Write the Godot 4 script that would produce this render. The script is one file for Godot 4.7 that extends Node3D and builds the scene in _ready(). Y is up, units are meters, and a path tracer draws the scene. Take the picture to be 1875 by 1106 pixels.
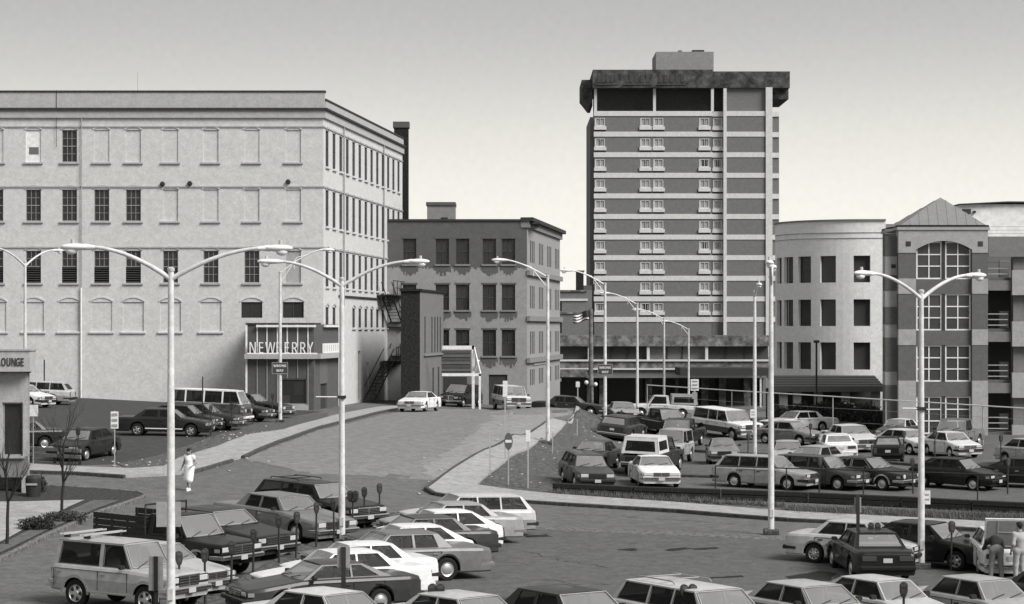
extends Node3D
# A downtown street with parking lots, seen with a long lens from a raised deck. Units are metres, y is up, the view runs along -z.

const TP := [-0.248, 0.8, 0.0263, -0.128, 0.8, 0.1429, 0, 0.8, -0.0059, 0.112, 0.8, -0.0791, 0.252, 0.8, 0.0319, -0.258, 1.1, -0.1489, 0, 1.1, 0.4701, 0.258, 1.1, 0.7123, -0.187, 1.2, 0.0943, -0.398, 1.4, -2.0756, -0.311, 1.4, -1.9255, -0.112, 1.44, 0.5622, 0, 1.36, -0.2467, 0.121, 1.34, -1.4588, 0.251, 1.34, -0.2557, 0.417, 1.32, -0.8908, 0, 1.54, -4.1341, 0.181, 1.53, 6.1905, 0.041, 1.772, 1.3543, 0.361, 1.54, -0.0305, -0.063, 1.84, -23.9065, 0.196, 1.65, -3.6728, -0.252, 1.7, 8.7310, -0.348, 1.66, -9.8470, -0.451, 1.66, 5.3335, -0.138, 1.64, 6.5970, -0.16, 1.9, 15.4177, -0.248, 1.44, 4.5403, -0.197, 1.52, -3.7441, -0.383, 1.96, -6.7233, -0.344, 2.16, 7.7495, -0.474, 2.16, -3.2824, -0.569, 2, 0.8345, -0.325, 2.42, 1.7501, -0.512, 2.6, 0.4510, -0.689, 2.94, 1.5070, -0.796, 2.8, -0.0410, -0.186, 2.2, -8.4679, -0.206, 2.6, 0.0424, -0.219, 2.94, 0.0873, -0.076, 2.2, -6.3821, -0.086, 2.5, -10.0845, -0.356, 2.92, -1.9345, 0.037, 2.28, 99.5649, 0.029, 2.44, 31.4457, 0.069, 2.56, 139.2207, 0.007, 2.1, 26.4738, 0.115, 2.7, 647.3237, -0.117, 2.8, -1.2432, 0.008, 2.64, 12.3253, 0.042, 2.68, -69.4281, -0.024, 2.6, -27.1030, -0.026, 2.8, -11.7175, 0.079, 2.8, 24.5141, -0.031, 3.3, -2.7433, -0.196, 3.3, 1.1624, -0.035, 3.7, 1.4883, 0.093, 3.3, 8.3201, 0.154, 3.8, -2.4614, -0.226, 3.8, 0.2072, 0.072, 1.9, -0.7541, 0.122, 1.9, 6.2422, 0.22, 1.9, 1.6088, 0.315, 1.9, -0.0781, 0.457, 1.9, -0.1922, 0.6, 1.9, 0.2855, -0.021, 1.96, -3.7963, 0.011, 1.96, 17.7073, 0.052, 2.02, -31.4060, 0.082, 2.22, -64.1044, 0.177, 2.8, -48.4626, 0.212, 2.8, 39.3413, 0.184, 3.04, -4.1217, 0.11, 2.4, 7.0634, 0.123, 2.56, -86.1271, 0.114, 2.48, -43.5409, 0.116, 2.62, -125.0389, 0.141, 2.66, 6.8748, 0.133, 2.7, -577.1573, 0.093, 2.3, -57.8618, -0.022, 2.36, -26.7222, 0.117, 2.2, 17.6440, 0.199, 2.2, 15.0599, 0.309, 2.2, 1.7897, 0.447, 2.2, -0.1228, 0.639, 2.2, -0.2875, 0.158, 2.6, 77.2213, 0.255, 2.6, 31.8436, 0.366, 2.6, 0.7224, 0.528, 2.6, -0.0106, 0.756, 2.6, -0.0338, 0.234, 3.2, -10.0002, 0.37, 3.2, 4.1668, 0.422, 3, 1.9817, 0.609, 3, -0.3982, 0.872, 3, 0.3060, -1.454, 4.7, -0.3064, -0.749, 4.7, -0.2608, -0.162, 4.7, -0.1078, 0.308, 4.7, 0.1899, 0.778, 4.7, 0.0950, 1.483, 4.7, 0.0291, -2.3, 6.4, -0.0031, -1.02, 6.4, 0.1026, -0.001, 6.4, 0.0253, 0.9, 6.4, -0.0287, 2.5, 6.4, -0.0149]
const AFF := [3.5167, -0.0607, -0.4117]
const GX0 := -70.0
const GD0 := 40.0
const GST := 2.0
const GNX := 81
const GND := 146
var H := PackedFloat32Array()
var MATS := {}
var CACHE := {}
var NAMES := {}
var rng := RandomNumberGenerator.new()
var TEX := {}

class M:
	var v := PackedVector3Array()
	var n := PackedVector3Array()
	func tri(a: Vector3, b: Vector3, c: Vector3) -> void:
		var k := (c - a).cross(b - a).normalized()
		v.append(a); v.append(b); v.append(c)
		n.append(k); n.append(k); n.append(k)
	func quad(a: Vector3, b: Vector3, c: Vector3, d: Vector3) -> void:
		tri(a, b, c); tri(a, c, d)
	func quadn(a: Vector3, b: Vector3, c: Vector3, d: Vector3, na: Vector3, nb: Vector3, nc: Vector3, nd: Vector3) -> void:
		if (c - a).cross(b - d).dot(na + nb + nc + nd) < 0:
			v.append(a); v.append(d); v.append(c); v.append(a); v.append(c); v.append(b)
			n.append(na); n.append(nd); n.append(nc); n.append(na); n.append(nc); n.append(nb)
			return
		v.append(a); v.append(b); v.append(c); v.append(a); v.append(c); v.append(d)
		n.append(na); n.append(nb); n.append(nc); n.append(na); n.append(nc); n.append(nd)
	func box(c: Vector3, s: Vector3, b := Basis()) -> void:
		var x := b.x * s.x * 0.5
		var y := b.y * s.y * 0.5
		var z := b.z * s.z * 0.5
		hexa(c - x - y + z, c + x - y + z, c + x - y - z, c - x - y - z, c - x + y + z, c + x + y + z, c + x + y - z, c - x + y - z)
	func hexa(a: Vector3, b: Vector3, c: Vector3, d: Vector3, e: Vector3, f: Vector3, g: Vector3, h: Vector3) -> void:
		quad(a, d, c, b); quad(e, f, g, h)
		quad(a, b, f, e); quad(b, c, g, f); quad(c, d, h, g); quad(d, a, e, h)
	# box with chamfered edges along its length axis x
	func bar(c: Vector3, s: Vector3, ch: float, b := Basis()) -> void:
		var pts := [Vector2(-s.y / 2 + ch, -s.z / 2), Vector2(s.y / 2 - ch, -s.z / 2), Vector2(s.y / 2, -s.z / 2 + ch), Vector2(s.y / 2, s.z / 2 - ch), Vector2(s.y / 2 - ch, s.z / 2), Vector2(-s.y / 2 + ch, s.z / 2), Vector2(-s.y / 2, s.z / 2 - ch), Vector2(-s.y / 2, -s.z / 2 + ch)]
		var A := []
		var B := []
		for p in pts:
			A.append(c + b * Vector3(-s.x / 2, p.x, p.y)); B.append(c + b * Vector3(s.x / 2, p.x, p.y))
		for i in 8:
			var j := (i + 1) % 8
			quad(A[i], A[j], B[j], B[i])
		for i in range(1, 7):
			tri(A[0], A[i + 1], A[i]); tri(B[0], B[i], B[i + 1])
	func prism(pts: PackedVector2Array, z0: float, z1: float, xf := Transform3D()) -> void:
		var idx := Geometry2D.triangulate_polygon(pts)
		for i in range(0, idx.size(), 3):
			var p := pts[idx[i]]; var q := pts[idx[i + 1]]; var r := pts[idx[i + 2]]
			tri(xf * Vector3(p.x, p.y, z1), xf * Vector3(q.x, q.y, z1), xf * Vector3(r.x, r.y, z1))
			tri(xf * Vector3(p.x, p.y, z0), xf * Vector3(r.x, r.y, z0), xf * Vector3(q.x, q.y, z0))
		for i in pts.size():
			var p := pts[i]; var q := pts[(i + 1) % pts.size()]
			quad(xf * Vector3(p.x, p.y, z0), xf * Vector3(q.x, q.y, z0), xf * Vector3(q.x, q.y, z1), xf * Vector3(p.x, p.y, z1))
	func tube(path: Array, radii: Array, sides := 8, cap := true) -> void:
		var rings := []
		for i in path.size():
			var p: Vector3 = path[i]
			var d: Vector3 = (path[mini(i + 1, path.size() - 1)] - path[maxi(i - 1, 0)]).normalized()
			var up := Vector3.UP if absf(d.y) < 0.95 else Vector3.RIGHT
			var s := d.cross(up).normalized()
			var t := s.cross(d)
			var ring := []
			for k in sides:
				var a := TAU * k / sides
				ring.append([p + (s * cos(a) + t * sin(a)) * float(radii[i]), s * cos(a) + t * sin(a)])
			rings.append(ring)
		for i in path.size() - 1:
			for k in sides:
				var j := (k + 1) % sides
				quadn(rings[i][k][0], rings[i][j][0], rings[i + 1][j][0], rings[i + 1][k][0], rings[i][k][1], rings[i][j][1], rings[i + 1][j][1], rings[i + 1][k][1])
		if cap:
			for k in range(1, sides - 1):
				tri(rings[0][0][0], rings[0][k + 1][0], rings[0][k][0])
				var q: Array = rings[path.size() - 1]
				tri(q[0][0], q[k][0], q[k + 1][0])
	# profile of (radius, height) turned about the axis
	func lathe(prof: Array, xf := Transform3D(), sides := 16) -> void:
		for i in prof.size() - 1:
			var p: Vector2 = prof[i]; var q: Vector2 = prof[i + 1]
			var d := (q - p).normalized()
			for k in sides:
				var a := TAU * k / sides; var b := TAU * (k + 1) / sides
				var na := xf.basis * Vector3(cos(a) * d.y, -d.x, sin(a) * d.y)
				var nb := xf.basis * Vector3(cos(b) * d.y, -d.x, sin(b) * d.y)
				quadn(xf * Vector3(cos(a) * p.x, p.y, sin(a) * p.x), xf * Vector3(cos(b) * p.x, p.y, sin(b) * p.x), xf * Vector3(cos(b) * q.x, q.y, sin(b) * q.x), xf * Vector3(cos(a) * q.x, q.y, sin(a) * q.x), na, nb, nb, na)
	func ball(c: Vector3, r: Vector3, nu := 12, nv := 8) -> void:
		for j in nv:
			for i in nu:
				var q := []
				var nn := []
				for e in [[i, j], [i + 1, j], [i + 1, j + 1], [i, j + 1]]:
					var a := TAU * float(e[0]) / nu; var b := PI * float(e[1]) / nv - PI / 2
					var dd := Vector3(cos(a) * cos(b), sin(b), sin(a) * cos(b))
					q.append(c + dd * r); nn.append((dd / r).normalized())
				quadn(q[0], q[1], q[2], q[3], nn[0], nn[1], nn[2], nn[3])
	# a quad given some thickness along t
	func slab(a: Vector3, b: Vector3, c: Vector3, d: Vector3, t: Vector3) -> void:
		hexa(a, b, c, d, a + t, b + t, c + t, d + t)
	func mesh() -> ArrayMesh:
		var m := ArrayMesh.new()
		if v.size() == 0:
			return m
		var arr := []
		arr.resize(Mesh.ARRAY_MAX)
		arr[Mesh.ARRAY_VERTEX] = v
		arr[Mesh.ARRAY_NORMAL] = n
		m.add_surface_from_arrays(Mesh.PRIMITIVE_TRIANGLES, arr)
		return m

# ---------------------------------------------------------------- materials
func grey(v: float) -> Color:
	return Color(v, v, v * 0.998).linear_to_srgb()

func noise_tex(key: String, freq: float, oct: int, lo: float, hi: float, size := 512, gain := 0.62, kind := FastNoiseLite.TYPE_SIMPLEX_SMOOTH, normal := false) -> NoiseTexture2D:
	var n := FastNoiseLite.new()
	n.noise_type = kind
	n.seed = hash(key) % 1000
	n.frequency = freq
	n.fractal_type = FastNoiseLite.FRACTAL_FBM
	n.fractal_octaves = oct
	n.fractal_gain = gain
	var t := NoiseTexture2D.new()
	t.width = size; t.height = size; t.seamless = true; t.noise = n
	if normal:
		t.as_normal_map = true; t.bump_strength = lo
	else:
		var g := Gradient.new()
		g.set_color(0, Color(lo, lo, lo)); g.set_color(1, Color(hi, hi, hi))
		t.color_ramp = g
	TEX[key] = t
	return t

func mat(name: String, v: float, rough := 0.9, tex := "", tile := 6.0, spec := 0.35, metal := 0.0, world := true, bump := "") -> StandardMaterial3D:
	if MATS.has(name):
		return MATS[name]
	var m := StandardMaterial3D.new()
	m.resource_name = name
	m.albedo_color = grey(v)
	m.roughness = rough
	m.metallic = metal
	m.metallic_specular = spec
	if tex != "":
		m.albedo_texture = TEX[tex]
		m.uv1_triplanar = true
		m.uv1_world_triplanar = world
		m.uv1_scale = Vector3.ONE / tile
	if bump != "":
		m.normal_enabled = true
		m.normal_texture = TEX[bump]
		m.normal_scale = 0.7
	MATS[name] = m
	return m

func glass(name: String, v: float, alpha: float, metal := 0.0, rough := 0.06) -> StandardMaterial3D:
	if MATS.has(name):
		return MATS[name]
	var m := StandardMaterial3D.new()
	m.resource_name = name
	var c := grey(v)
	c.a = alpha
	m.albedo_color = c
	m.transparency = BaseMaterial3D.TRANSPARENCY_ALPHA
	m.roughness = rough
	m.metallic = metal
	m.metallic_specular = 0.28
	MATS[name] = m
	return m

func paint(v: float) -> StandardMaterial3D:
	var key := "paint_%03d" % int(v * 1000)
	if MATS.has(key):
		return MATS[key]
	var m := mat(key, v, 0.45, "dust", 1.6, 0.22, 0.0, false)
	m.clearcoat_enabled = true
	m.clearcoat = 0.3
	m.clearcoat_roughness = 0.12
	return m

func make_materials() -> void:
	noise_tex("fine", 0.11, 5, 0.66, 1.0)
	noise_tex("patch", 0.03, 5, 0.79, 1.0, 1024, 1.15)
	noise_tex("road", 0.016, 7, 0.56, 1.0, 1024, 1.05)
	noise_tex("blotch", 0.03, 6, 0.30, 1.0, 512, 0.75)
	noise_tex("blotch_soft", 0.02, 6, 0.72, 1.0, 256, 0.8)
	noise_tex("dust", 0.02, 5, 0.86, 1.0, 256)
	# ground
	mat("asphalt", 0.215, 0.95, "road", 17.0, 0.3, 0.0, true, "")
	mat("lot_asphalt", 0.10, 0.95, "road", 17.0, 0.3)
	mat("grey_lot", 0.19, 0.95, "road", 17.0, 0.3)
	mat("dark_patch", 0.09, 0.9, "blotch", 3.0)
	mat("tar", 0.03, 0.7, "blotch", 2.0)
	mat("concrete_walk", 0.54, 0.92, "road", 17.0)
	mat("kerb", 0.34, 0.92, "blotch", 4.0)
	mat("kerb_dark", 0.16, 0.92, "blotch", 4.0)
	mat("dirt", 0.21, 0.98, "blotch", 5.0)
	mat("lawn", 0.10, 0.98, "blotch", 3.0)
	mat("road_line", 0.30, 0.9, "blotch", 5.0)
	# buildings
	mat("painted_brick", 0.69, 0.92, "patch", 26.0)
	mat("infill", 0.68, 0.92, "patch", 26.0)
	mat("sill_stone", 0.45, 0.92, "patch", 26.0)
	mat("cornice_grey", 0.5, 0.92, "patch", 26.0)
	mat("dark_line", 0.10, 0.92, "blotch", 2.0)
	mat("boarding_white", 0.85, 0.8, "dust", 2.0)
	mat("louvre", 0.05, 0.8, "dust", 2.0)
	mat("sash_grey", 0.33, 0.7, "dust", 2.0)
	mat("sash_dark", 0.06, 0.7, "dust", 2.0)
	mat("iron", 0.035, 0.6, "dust", 2.0)
	mat("white_steel", 0.85, 0.5, "dust", 2.0)
	mat("lamp_white", 0.86, 0.45, "dust", 2.5)
	mat("lamp_pole_paint", 0.82, 0.55, "blotch_soft", 3.0)
	mat("lamp_grey", 0.55, 0.5, "dust", 2.5)
	mat("dark_brick", 0.13, 0.95, "patch", 26.0)
	mat("washed_brick", 0.34, 0.95, "patch", 26.0)
	mat("soot_brick", 0.05, 0.95, "blotch", 3.0)
	mat("annex_brick", 0.21, 0.95, "patch", 26.0)
	mat("stone_face", 0.36, 0.95, "patch", 26.0)
	mat("stone_trim", 0.28, 0.95, "patch", 26.0)
	mat("panel_dark", 0.105, 0.7, "patch", 26.0)
	mat("panel_rib", 0.16, 0.7, "patch", 26.0)
	mat("hotel_brick", 0.20, 0.95, "patch", 26.0)
	mat("hotel_concrete", 0.72, 0.92, "patch", 26.0)
	mat("weathered_concrete", 0.15, 0.95, "blotch", 30.0)
	mat("stained_concrete", 0.36, 0.95, "blotch", 30.0)
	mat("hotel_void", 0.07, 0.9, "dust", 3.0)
	mat("curtain", 0.8, 0.95, "fine", 1.0)
	mat("office_wall", 0.88, 0.92, "patch", 26.0)
	mat("shingle", 0.10, 0.95, "blotch", 1.5)
	mat("garage_light", 0.42, 0.92, "patch", 26.0)
	mat("garage_dark", 0.15, 0.92, "patch", 26.0)
	mat("garage_mid", 0.23, 0.92, "patch", 26.0)
	mat("metal_roof", 0.26, 0.55, "patch", 26.0)
	mat("white_wall", 0.86, 0.9, "dust", 6.0)
	mat("stucco", 0.50, 0.93, "patch", 26.0)
	mat("stucco_low", 0.24, 0.93, "patch", 26.0)
	mat("timber_dark", 0.07, 0.9, "blotch", 1.5)
	mat("bark", 0.07, 0.95, "blotch", 0.6)
	mat("leaf", 0.035, 0.8)
	mat("leaf_light", 0.07, 0.8)
	mat("weed", 0.13, 0.9)
	# vehicles
	mat("tyre", 0.02, 0.85, "dust", 1.0, 0.3, 0.0, false)
	mat("underbody", 0.012, 0.95)
	mat("interior", 0.06, 0.95)
	mat("seat_grey", 0.16, 0.95)
	mat("dash", 0.10, 0.9)
	mat("chrome", 0.62, 0.22, "", 1.0, 0.5, 0.9)
	mat("hubcap", 0.50, 0.35, "", 1.0, 0.5, 0.7)
	mat("rubber", 0.025, 0.7)
	mat("grille_black", 0.018, 0.6)
	mat("lens_clear", 0.5, 0.15, "", 1.0, 0.6)
	mat("lens_red", 0.055, 0.2, "", 1.0, 0.6)
	mat("lens_amber", 0.25, 0.2, "", 1.0, 0.6)
	mat("plate", 0.45, 0.5)
	mat("seam", 0.012, 0.9)
	glass("windscreen", 0.42, 0.36, 0.10)
	glass("side_glass", 0.015, 0.76, 0.02)
	MATS["side_glass"].metallic_specular = 0.12
	MATS["side_glass"].metallic = 0.0
	glass("clear_glass", 0.10, 0.12, 0.02)
	mat("dusty_pane", 0.10, 0.75, "dust", 2.0, 0.15)
	glass("building_glass", 0.05, 0.55, 0.05, 0.05)
	glass("office_glass", 0.07, 0.7, 0.05, 0.05)
	glass("garage_glass", 0.10, 0.45, 0.10, 0.05)
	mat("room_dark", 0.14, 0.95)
	# street furniture and people
	mat("meter_dark", 0.04, 0.5, "dust", 0.5, 0.4, 0.0, false)
	mat("sign_back", 0.33, 0.6, "dust", 1.0)
	mat("sign_white", 0.80, 0.6, "dust", 1.0)
	mat("sign_dark", 0.055, 0.6)
	mat("sign_red", 0.10, 0.6)
	mat("ink", 0.05, 0.8)
	mat("galvanised", 0.42, 0.5, "dust", 1.0)
	mat("bowl", 0.75, 0.15, "", 1.0, 0.6)
	mat("skin", 0.26, 0.7)
	mat("hair", 0.02, 0.8)
	mat("cloth_white", 0.82, 0.95)
	mat("cloth_light", 0.34, 0.95)
	mat("cloth_mid", 0.20, 0.95)
	mat("cloth_dark", 0.03, 0.95)
	mat("flag_dark", 0.06, 0.95)

# ---------------------------------------------------------------- nodes
func numbered(called: String) -> String:
	var k: int = NAMES.get(called, 0)
	NAMES[called] = k + 1
	return called if k == 0 else "%s_%03d" % [called, k]

func thing(called: String, label: String, category: String, at := Vector3.ZERO, turn := 0.0, group := "") -> Node3D:
	var o := Node3D.new()
	o.name = numbered(called)
	add_child(o)
	o.position = at
	o.rotation.y = turn
	o.set_meta("label", label)
	o.set_meta("category", category)
	if group != "":
		o.set_meta("group", group)
	return o

func put(parent: Node, called: String, mesh: Mesh, m, xf := Transform3D()) -> MeshInstance3D:
	var o := MeshInstance3D.new()
	o.name = called
	o.mesh = mesh
	o.material_override = MATS[m] if m is String else m
	parent.add_child(o, true)
	o.transform = xf
	return o

func structure(called: String, mesh: Mesh, m) -> MeshInstance3D:
	var o := put(self, numbered(called), mesh, m)
	o.set_meta("kind", "structure")
	return o

func boxmesh(s: Vector3) -> Mesh:
	var k := "box%s" % s
	if not CACHE.has(k):
		var b := M.new()
		b.box(Vector3.ZERO, s)
		CACHE[k] = b.mesh()
	return CACHE[k]

# ---------------------------------------------------------------- terrain
func make_heights() -> void:
	H.resize(GNX * GND)
	var cnt := TP.size() / 3
	var px := PackedFloat32Array(); var pd := PackedFloat32Array(); var pw := PackedFloat32Array()
	for i in cnt:
		px.append(TP[i * 3]); pd.append(TP[i * 3 + 1]); pw.append(TP[i * 3 + 2])
	for j in GND:
		for i in GNX:
			var x := (GX0 + i * GST) * 0.02
			var d := (GD0 + j * GST) * 0.02
			var s: float = AFF[0] + AFF[1] * x + AFF[2] * d
			for k in cnt:
				var r2 := (px[k] - x) * (px[k] - x) + (pd[k] - d) * (pd[k] - d)
				if r2 > 0.0:
					s += pw[k] * 0.5 * r2 * log(r2)
			H[j * GNX + i] = s

func g(x: float, z: float) -> float:
	var a := clampf((x - GX0) / GST, 0.0, GNX - 1.001)
	var b := clampf((-z - GD0) / GST, 0.0, GND - 1.001)
	var i := int(a); var j := int(b)
	a -= i; b -= j
	return lerpf(lerpf(H[j * GNX + i], H[j * GNX + i + 1], a), lerpf(H[(j + 1) * GNX + i], H[(j + 1) * GNX + i + 1], a), b)

func gv(p: Vector2, up := 0.0) -> Vector3:
	return Vector3(p.x, g(p.x, p.y) + up, p.y)

func gn(x: float, z: float) -> Vector3:
	return Vector3(g(x - 1, z) - g(x + 1, z), 2.0, g(x, z - 1) - g(x, z + 1)).normalized()

# set a thing on the sloping ground, its own +x pointing along the heading (0 towards the viewer, 90 to the right)
func stand(o: Node3D, x: float, z: float, heading: float) -> void:
	var n := gn(x, z)
	if n.y < 0.9985: n = n.lerp(Vector3.UP, 0.6).normalized()
	var h := deg_to_rad(heading)
	var fw := Vector3(sin(h), 0, cos(h))
	fw = (fw - n * fw.dot(n)).normalized()
	o.transform = Transform3D(Basis(fw, n, fw.cross(n)), Vector3(x, g(x, z), z))

# a sheet draped over the ground; skirt is the depth of the edge that shows
func drape(poly: PackedVector2Array, lift: float, skirt := 0.0) -> Mesh:
	var m := M.new()
	var lo := poly[0]; var hi := poly[0]
	for p in poly:
		lo = lo.min(p); hi = hi.max(p)
	var i0 := int(floor((lo.x - GX0) / GST)); var i1 := int(ceil((hi.x - GX0) / GST))
	var j0 := int(floor(lo.y / GST)); var j1 := int(ceil(hi.y / GST))
	for i in range(i0, i1):
		for j in range(j0, j1):
			var x := GX0 + i * GST; var z := j * GST
			var cell := PackedVector2Array([Vector2(x, z), Vector2(x + GST, z), Vector2(x + GST, z + GST), Vector2(x, z + GST)])
			for q in Geometry2D.intersect_polygons(cell, poly):
				var idx := Geometry2D.triangulate_polygon(q)
				for k in range(0, idx.size(), 3):
					var a := gv(q[idx[k]], lift); var b := gv(q[idx[k + 1]], lift); var c := gv(q[idx[k + 2]], lift)
					if (c - a).cross(b - a).y < 0:
						m.tri(a, c, b)
					else:
						m.tri(a, b, c)
	if skirt > 0:
		for i in poly.size():
			var p := poly[i]; var q := poly[(i + 1) % poly.size()]
			var cnt := maxi(1, int(p.distance_to(q) / 1.5))
			for k in cnt:
				var a := gv(p.lerp(q, float(k) / cnt), lift); var b := gv(p.lerp(q, float(k + 1) / cnt), lift)
				m.quad(a, b, b - Vector3(0, skirt, 0), a - Vector3(0, skirt, 0))
	return m.mesh()

# kerb stones laid end to end along a line
func kerb(parent: Node, line: Array, m := "kerb", high := 0.15, wide := 0.17) -> void:
	for i in line.size() - 1:
		var p: Vector2 = line[i]; var q: Vector2 = line[i + 1]
		var cnt := maxi(1, int(round(p.distance_to(q) / 2.6)))
		for k in cnt:
			var a := gv(p.lerp(q, (k + 0.006) / cnt)); var b := gv(p.lerp(q, (k + 0.994) / cnt))
			var d := (b - a).normalized()
			var sd := d.cross(Vector3.UP).normalized()
			var s := M.new()
			s.bar(Vector3.ZERO, Vector3(a.distance_to(b), high + 0.25, wide), 0.025)
			put(parent, "kerb_stone", s.mesh(), m, Transform3D(Basis(d, sd.cross(d), sd), (a + b) * 0.5 + Vector3(0, (high - 0.25) / 2 + rng.randf_range(-0.008, 0.008), 0)))

# ---------------------------------------------------------------- vehicles
# distances along the vehicle are measured back from its nose; every side window is [base front, top front, base rear, top rear]
const KINDS := {
	"sedan": {"L": 4.7, "W": 1.78, "H": 1.38, "wb": 2.68, "fo": 0.92, "wr": 0.31, "nose": 0.76, "cowl": 0.93, "belt": 0.94, "tail": 0.93, "xc": 1.40, "xr0": 1.93, "xr1": 3.25, "xd": 3.82, "win": [[1.62, 2.12, 2.52, 2.52], [2.60, 2.60, 3.52, 3.14]]},
	"fullsize": {"L": 5.4, "W": 1.95, "H": 1.42, "wb": 2.95, "fo": 1.02, "wr": 0.34, "nose": 0.80, "cowl": 0.96, "belt": 0.97, "tail": 0.94, "xc": 1.75, "xr0": 2.26, "xr1": 3.75, "xd": 4.18, "win": [[1.98, 2.45, 2.92, 2.92], [3.02, 3.02, 3.72, 3.58]]},
	"coupe": {"L": 4.8, "W": 1.80, "H": 1.33, "wb": 2.66, "fo": 0.98, "wr": 0.31, "nose": 0.74, "cowl": 0.92, "belt": 0.93, "tail": 0.93, "xc": 1.50, "xr0": 2.09, "xr1": 3.20, "xd": 4.02, "win": [[1.72, 2.28, 2.86, 2.86], [2.89, 2.89, 3.70, 3.10]]},
	"compact": {"L": 4.25, "W": 1.64, "H": 1.37, "wb": 2.45, "fo": 0.82, "wr": 0.30, "nose": 0.76, "cowl": 0.92, "belt": 0.93, "tail": 0.92, "xc": 1.20, "xr0": 1.66, "xr1": 2.95, "xd": 3.48, "win": [[1.40, 1.85, 2.24, 2.24], [2.31, 2.31, 3.18, 2.82]]},
	"hatch": {"L": 3.95, "W": 1.64, "H": 1.36, "wb": 2.42, "fo": 0.80, "wr": 0.29, "nose": 0.74, "cowl": 0.91, "belt": 0.92, "tail": 0.90, "xc": 1.15, "xr0": 1.63, "xr1": 2.95, "xd": 3.72, "win": [[1.35, 1.82, 2.36, 2.36], [2.44, 2.44, 3.35, 2.84]]},
	"wagon": {"L": 4.6, "W": 1.72, "H": 1.44, "wb": 2.6, "fo": 0.88, "wr": 0.30, "nose": 0.77, "cowl": 0.93, "belt": 0.94, "tail": 0.94, "xc": 1.30, "xr0": 1.79, "xr1": 4.10, "xd": 4.50, "win": [[1.52, 1.98, 2.40, 2.40], [2.48, 2.48, 3.26, 3.26], [3.34, 3.34, 4.28, 4.0]]},
	"bigwagon": {"L": 5.3, "W": 1.92, "H": 1.47, "wb": 2.9, "fo": 1.0, "wr": 0.33, "nose": 0.80, "cowl": 0.96, "belt": 0.97, "tail": 0.97, "xc": 1.65, "xr0": 2.16, "xr1": 4.85, "xd": 5.18, "win": [[1.88, 2.35, 2.84, 2.84], [2.93, 2.93, 3.75, 3.75], [3.86, 3.86, 4.98, 4.76]]},
	"suv": {"L": 4.05, "W": 1.72, "H": 1.78, "wb": 2.39, "fo": 0.74, "wr": 0.37, "clr": 0.42, "nose": 1.04, "cowl": 1.10, "belt": 1.10, "tail": 1.08, "xc": 1.28, "xr0": 1.63, "xr1": 3.88, "xd": 3.98, "tum": 0.09, "win": [[1.42, 1.80, 2.26, 2.26], [2.42, 2.42, 3.82, 3.72]]},
	"suburban": {"L": 5.5, "W": 2.0, "H": 1.86, "wb": 3.28, "fo": 0.86, "wr": 0.38, "clr": 0.44, "nose": 1.10, "cowl": 1.15, "belt": 1.16, "tail": 1.12, "xc": 1.40, "xr0": 1.86, "xr1": 5.20, "xd": 5.40, "tum": 0.10, "win": [[1.58, 2.04, 2.58, 2.58], [2.68, 2.68, 3.56, 3.56], [3.66, 3.66, 5.18, 5.04]]},
	"minivan": {"L": 4.45, "W": 1.80, "H": 1.68, "wb": 2.85, "fo": 0.84, "wr": 0.31, "nose": 0.86, "cowl": 1.0, "belt": 1.02, "tail": 1.0, "xc": 1.02, "xr0": 1.80, "xr1": 4.12, "xd": 4.36, "tum": 0.12, "win": [[1.28, 1.90, 2.30, 2.30], [2.40, 2.40, 3.22, 3.22], [3.32, 3.32, 4.18, 4.02]]},
	"bus": {"L": 4.5, "W": 1.72, "H": 1.95, "wb": 2.4, "fo": 1.06, "wr": 0.33, "nose": 1.10, "cowl": 1.18, "belt": 1.20, "tail": 1.18, "xc": 0.16, "xr0": 0.50, "xr1": 4.22, "xd": 4.44, "tum": 0.11, "win": [[0.34, 0.62, 1.22, 1.22], [1.34, 1.34, 2.28, 2.28], [2.40, 2.40, 3.34, 3.34], [3.46, 3.46, 4.26, 4.10]]},
	"pickup": {"L": 5.2, "W": 1.92, "H": 1.76, "wb": 3.1, "fo": 0.86, "wr": 0.37, "clr": 0.42, "nose": 1.02, "cowl": 1.10, "belt": 1.12, "tail": 1.04, "xc": 1.42, "xr0": 1.86, "xr1": 2.92, "xd": 3.02, "tum": 0.10, "bed": true, "win": [[1.60, 2.04, 2.78, 2.74]]},
}

func prof(pts: Array, x: float) -> float:
	for i in pts.size() - 1:
		if x <= pts[i + 1].x:
			return lerpf(pts[i].y, pts[i + 1].y, clampf((x - pts[i].x) / maxf(pts[i + 1].x - pts[i].x, 1e-5), 0, 1))
	return pts[-1].y

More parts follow.
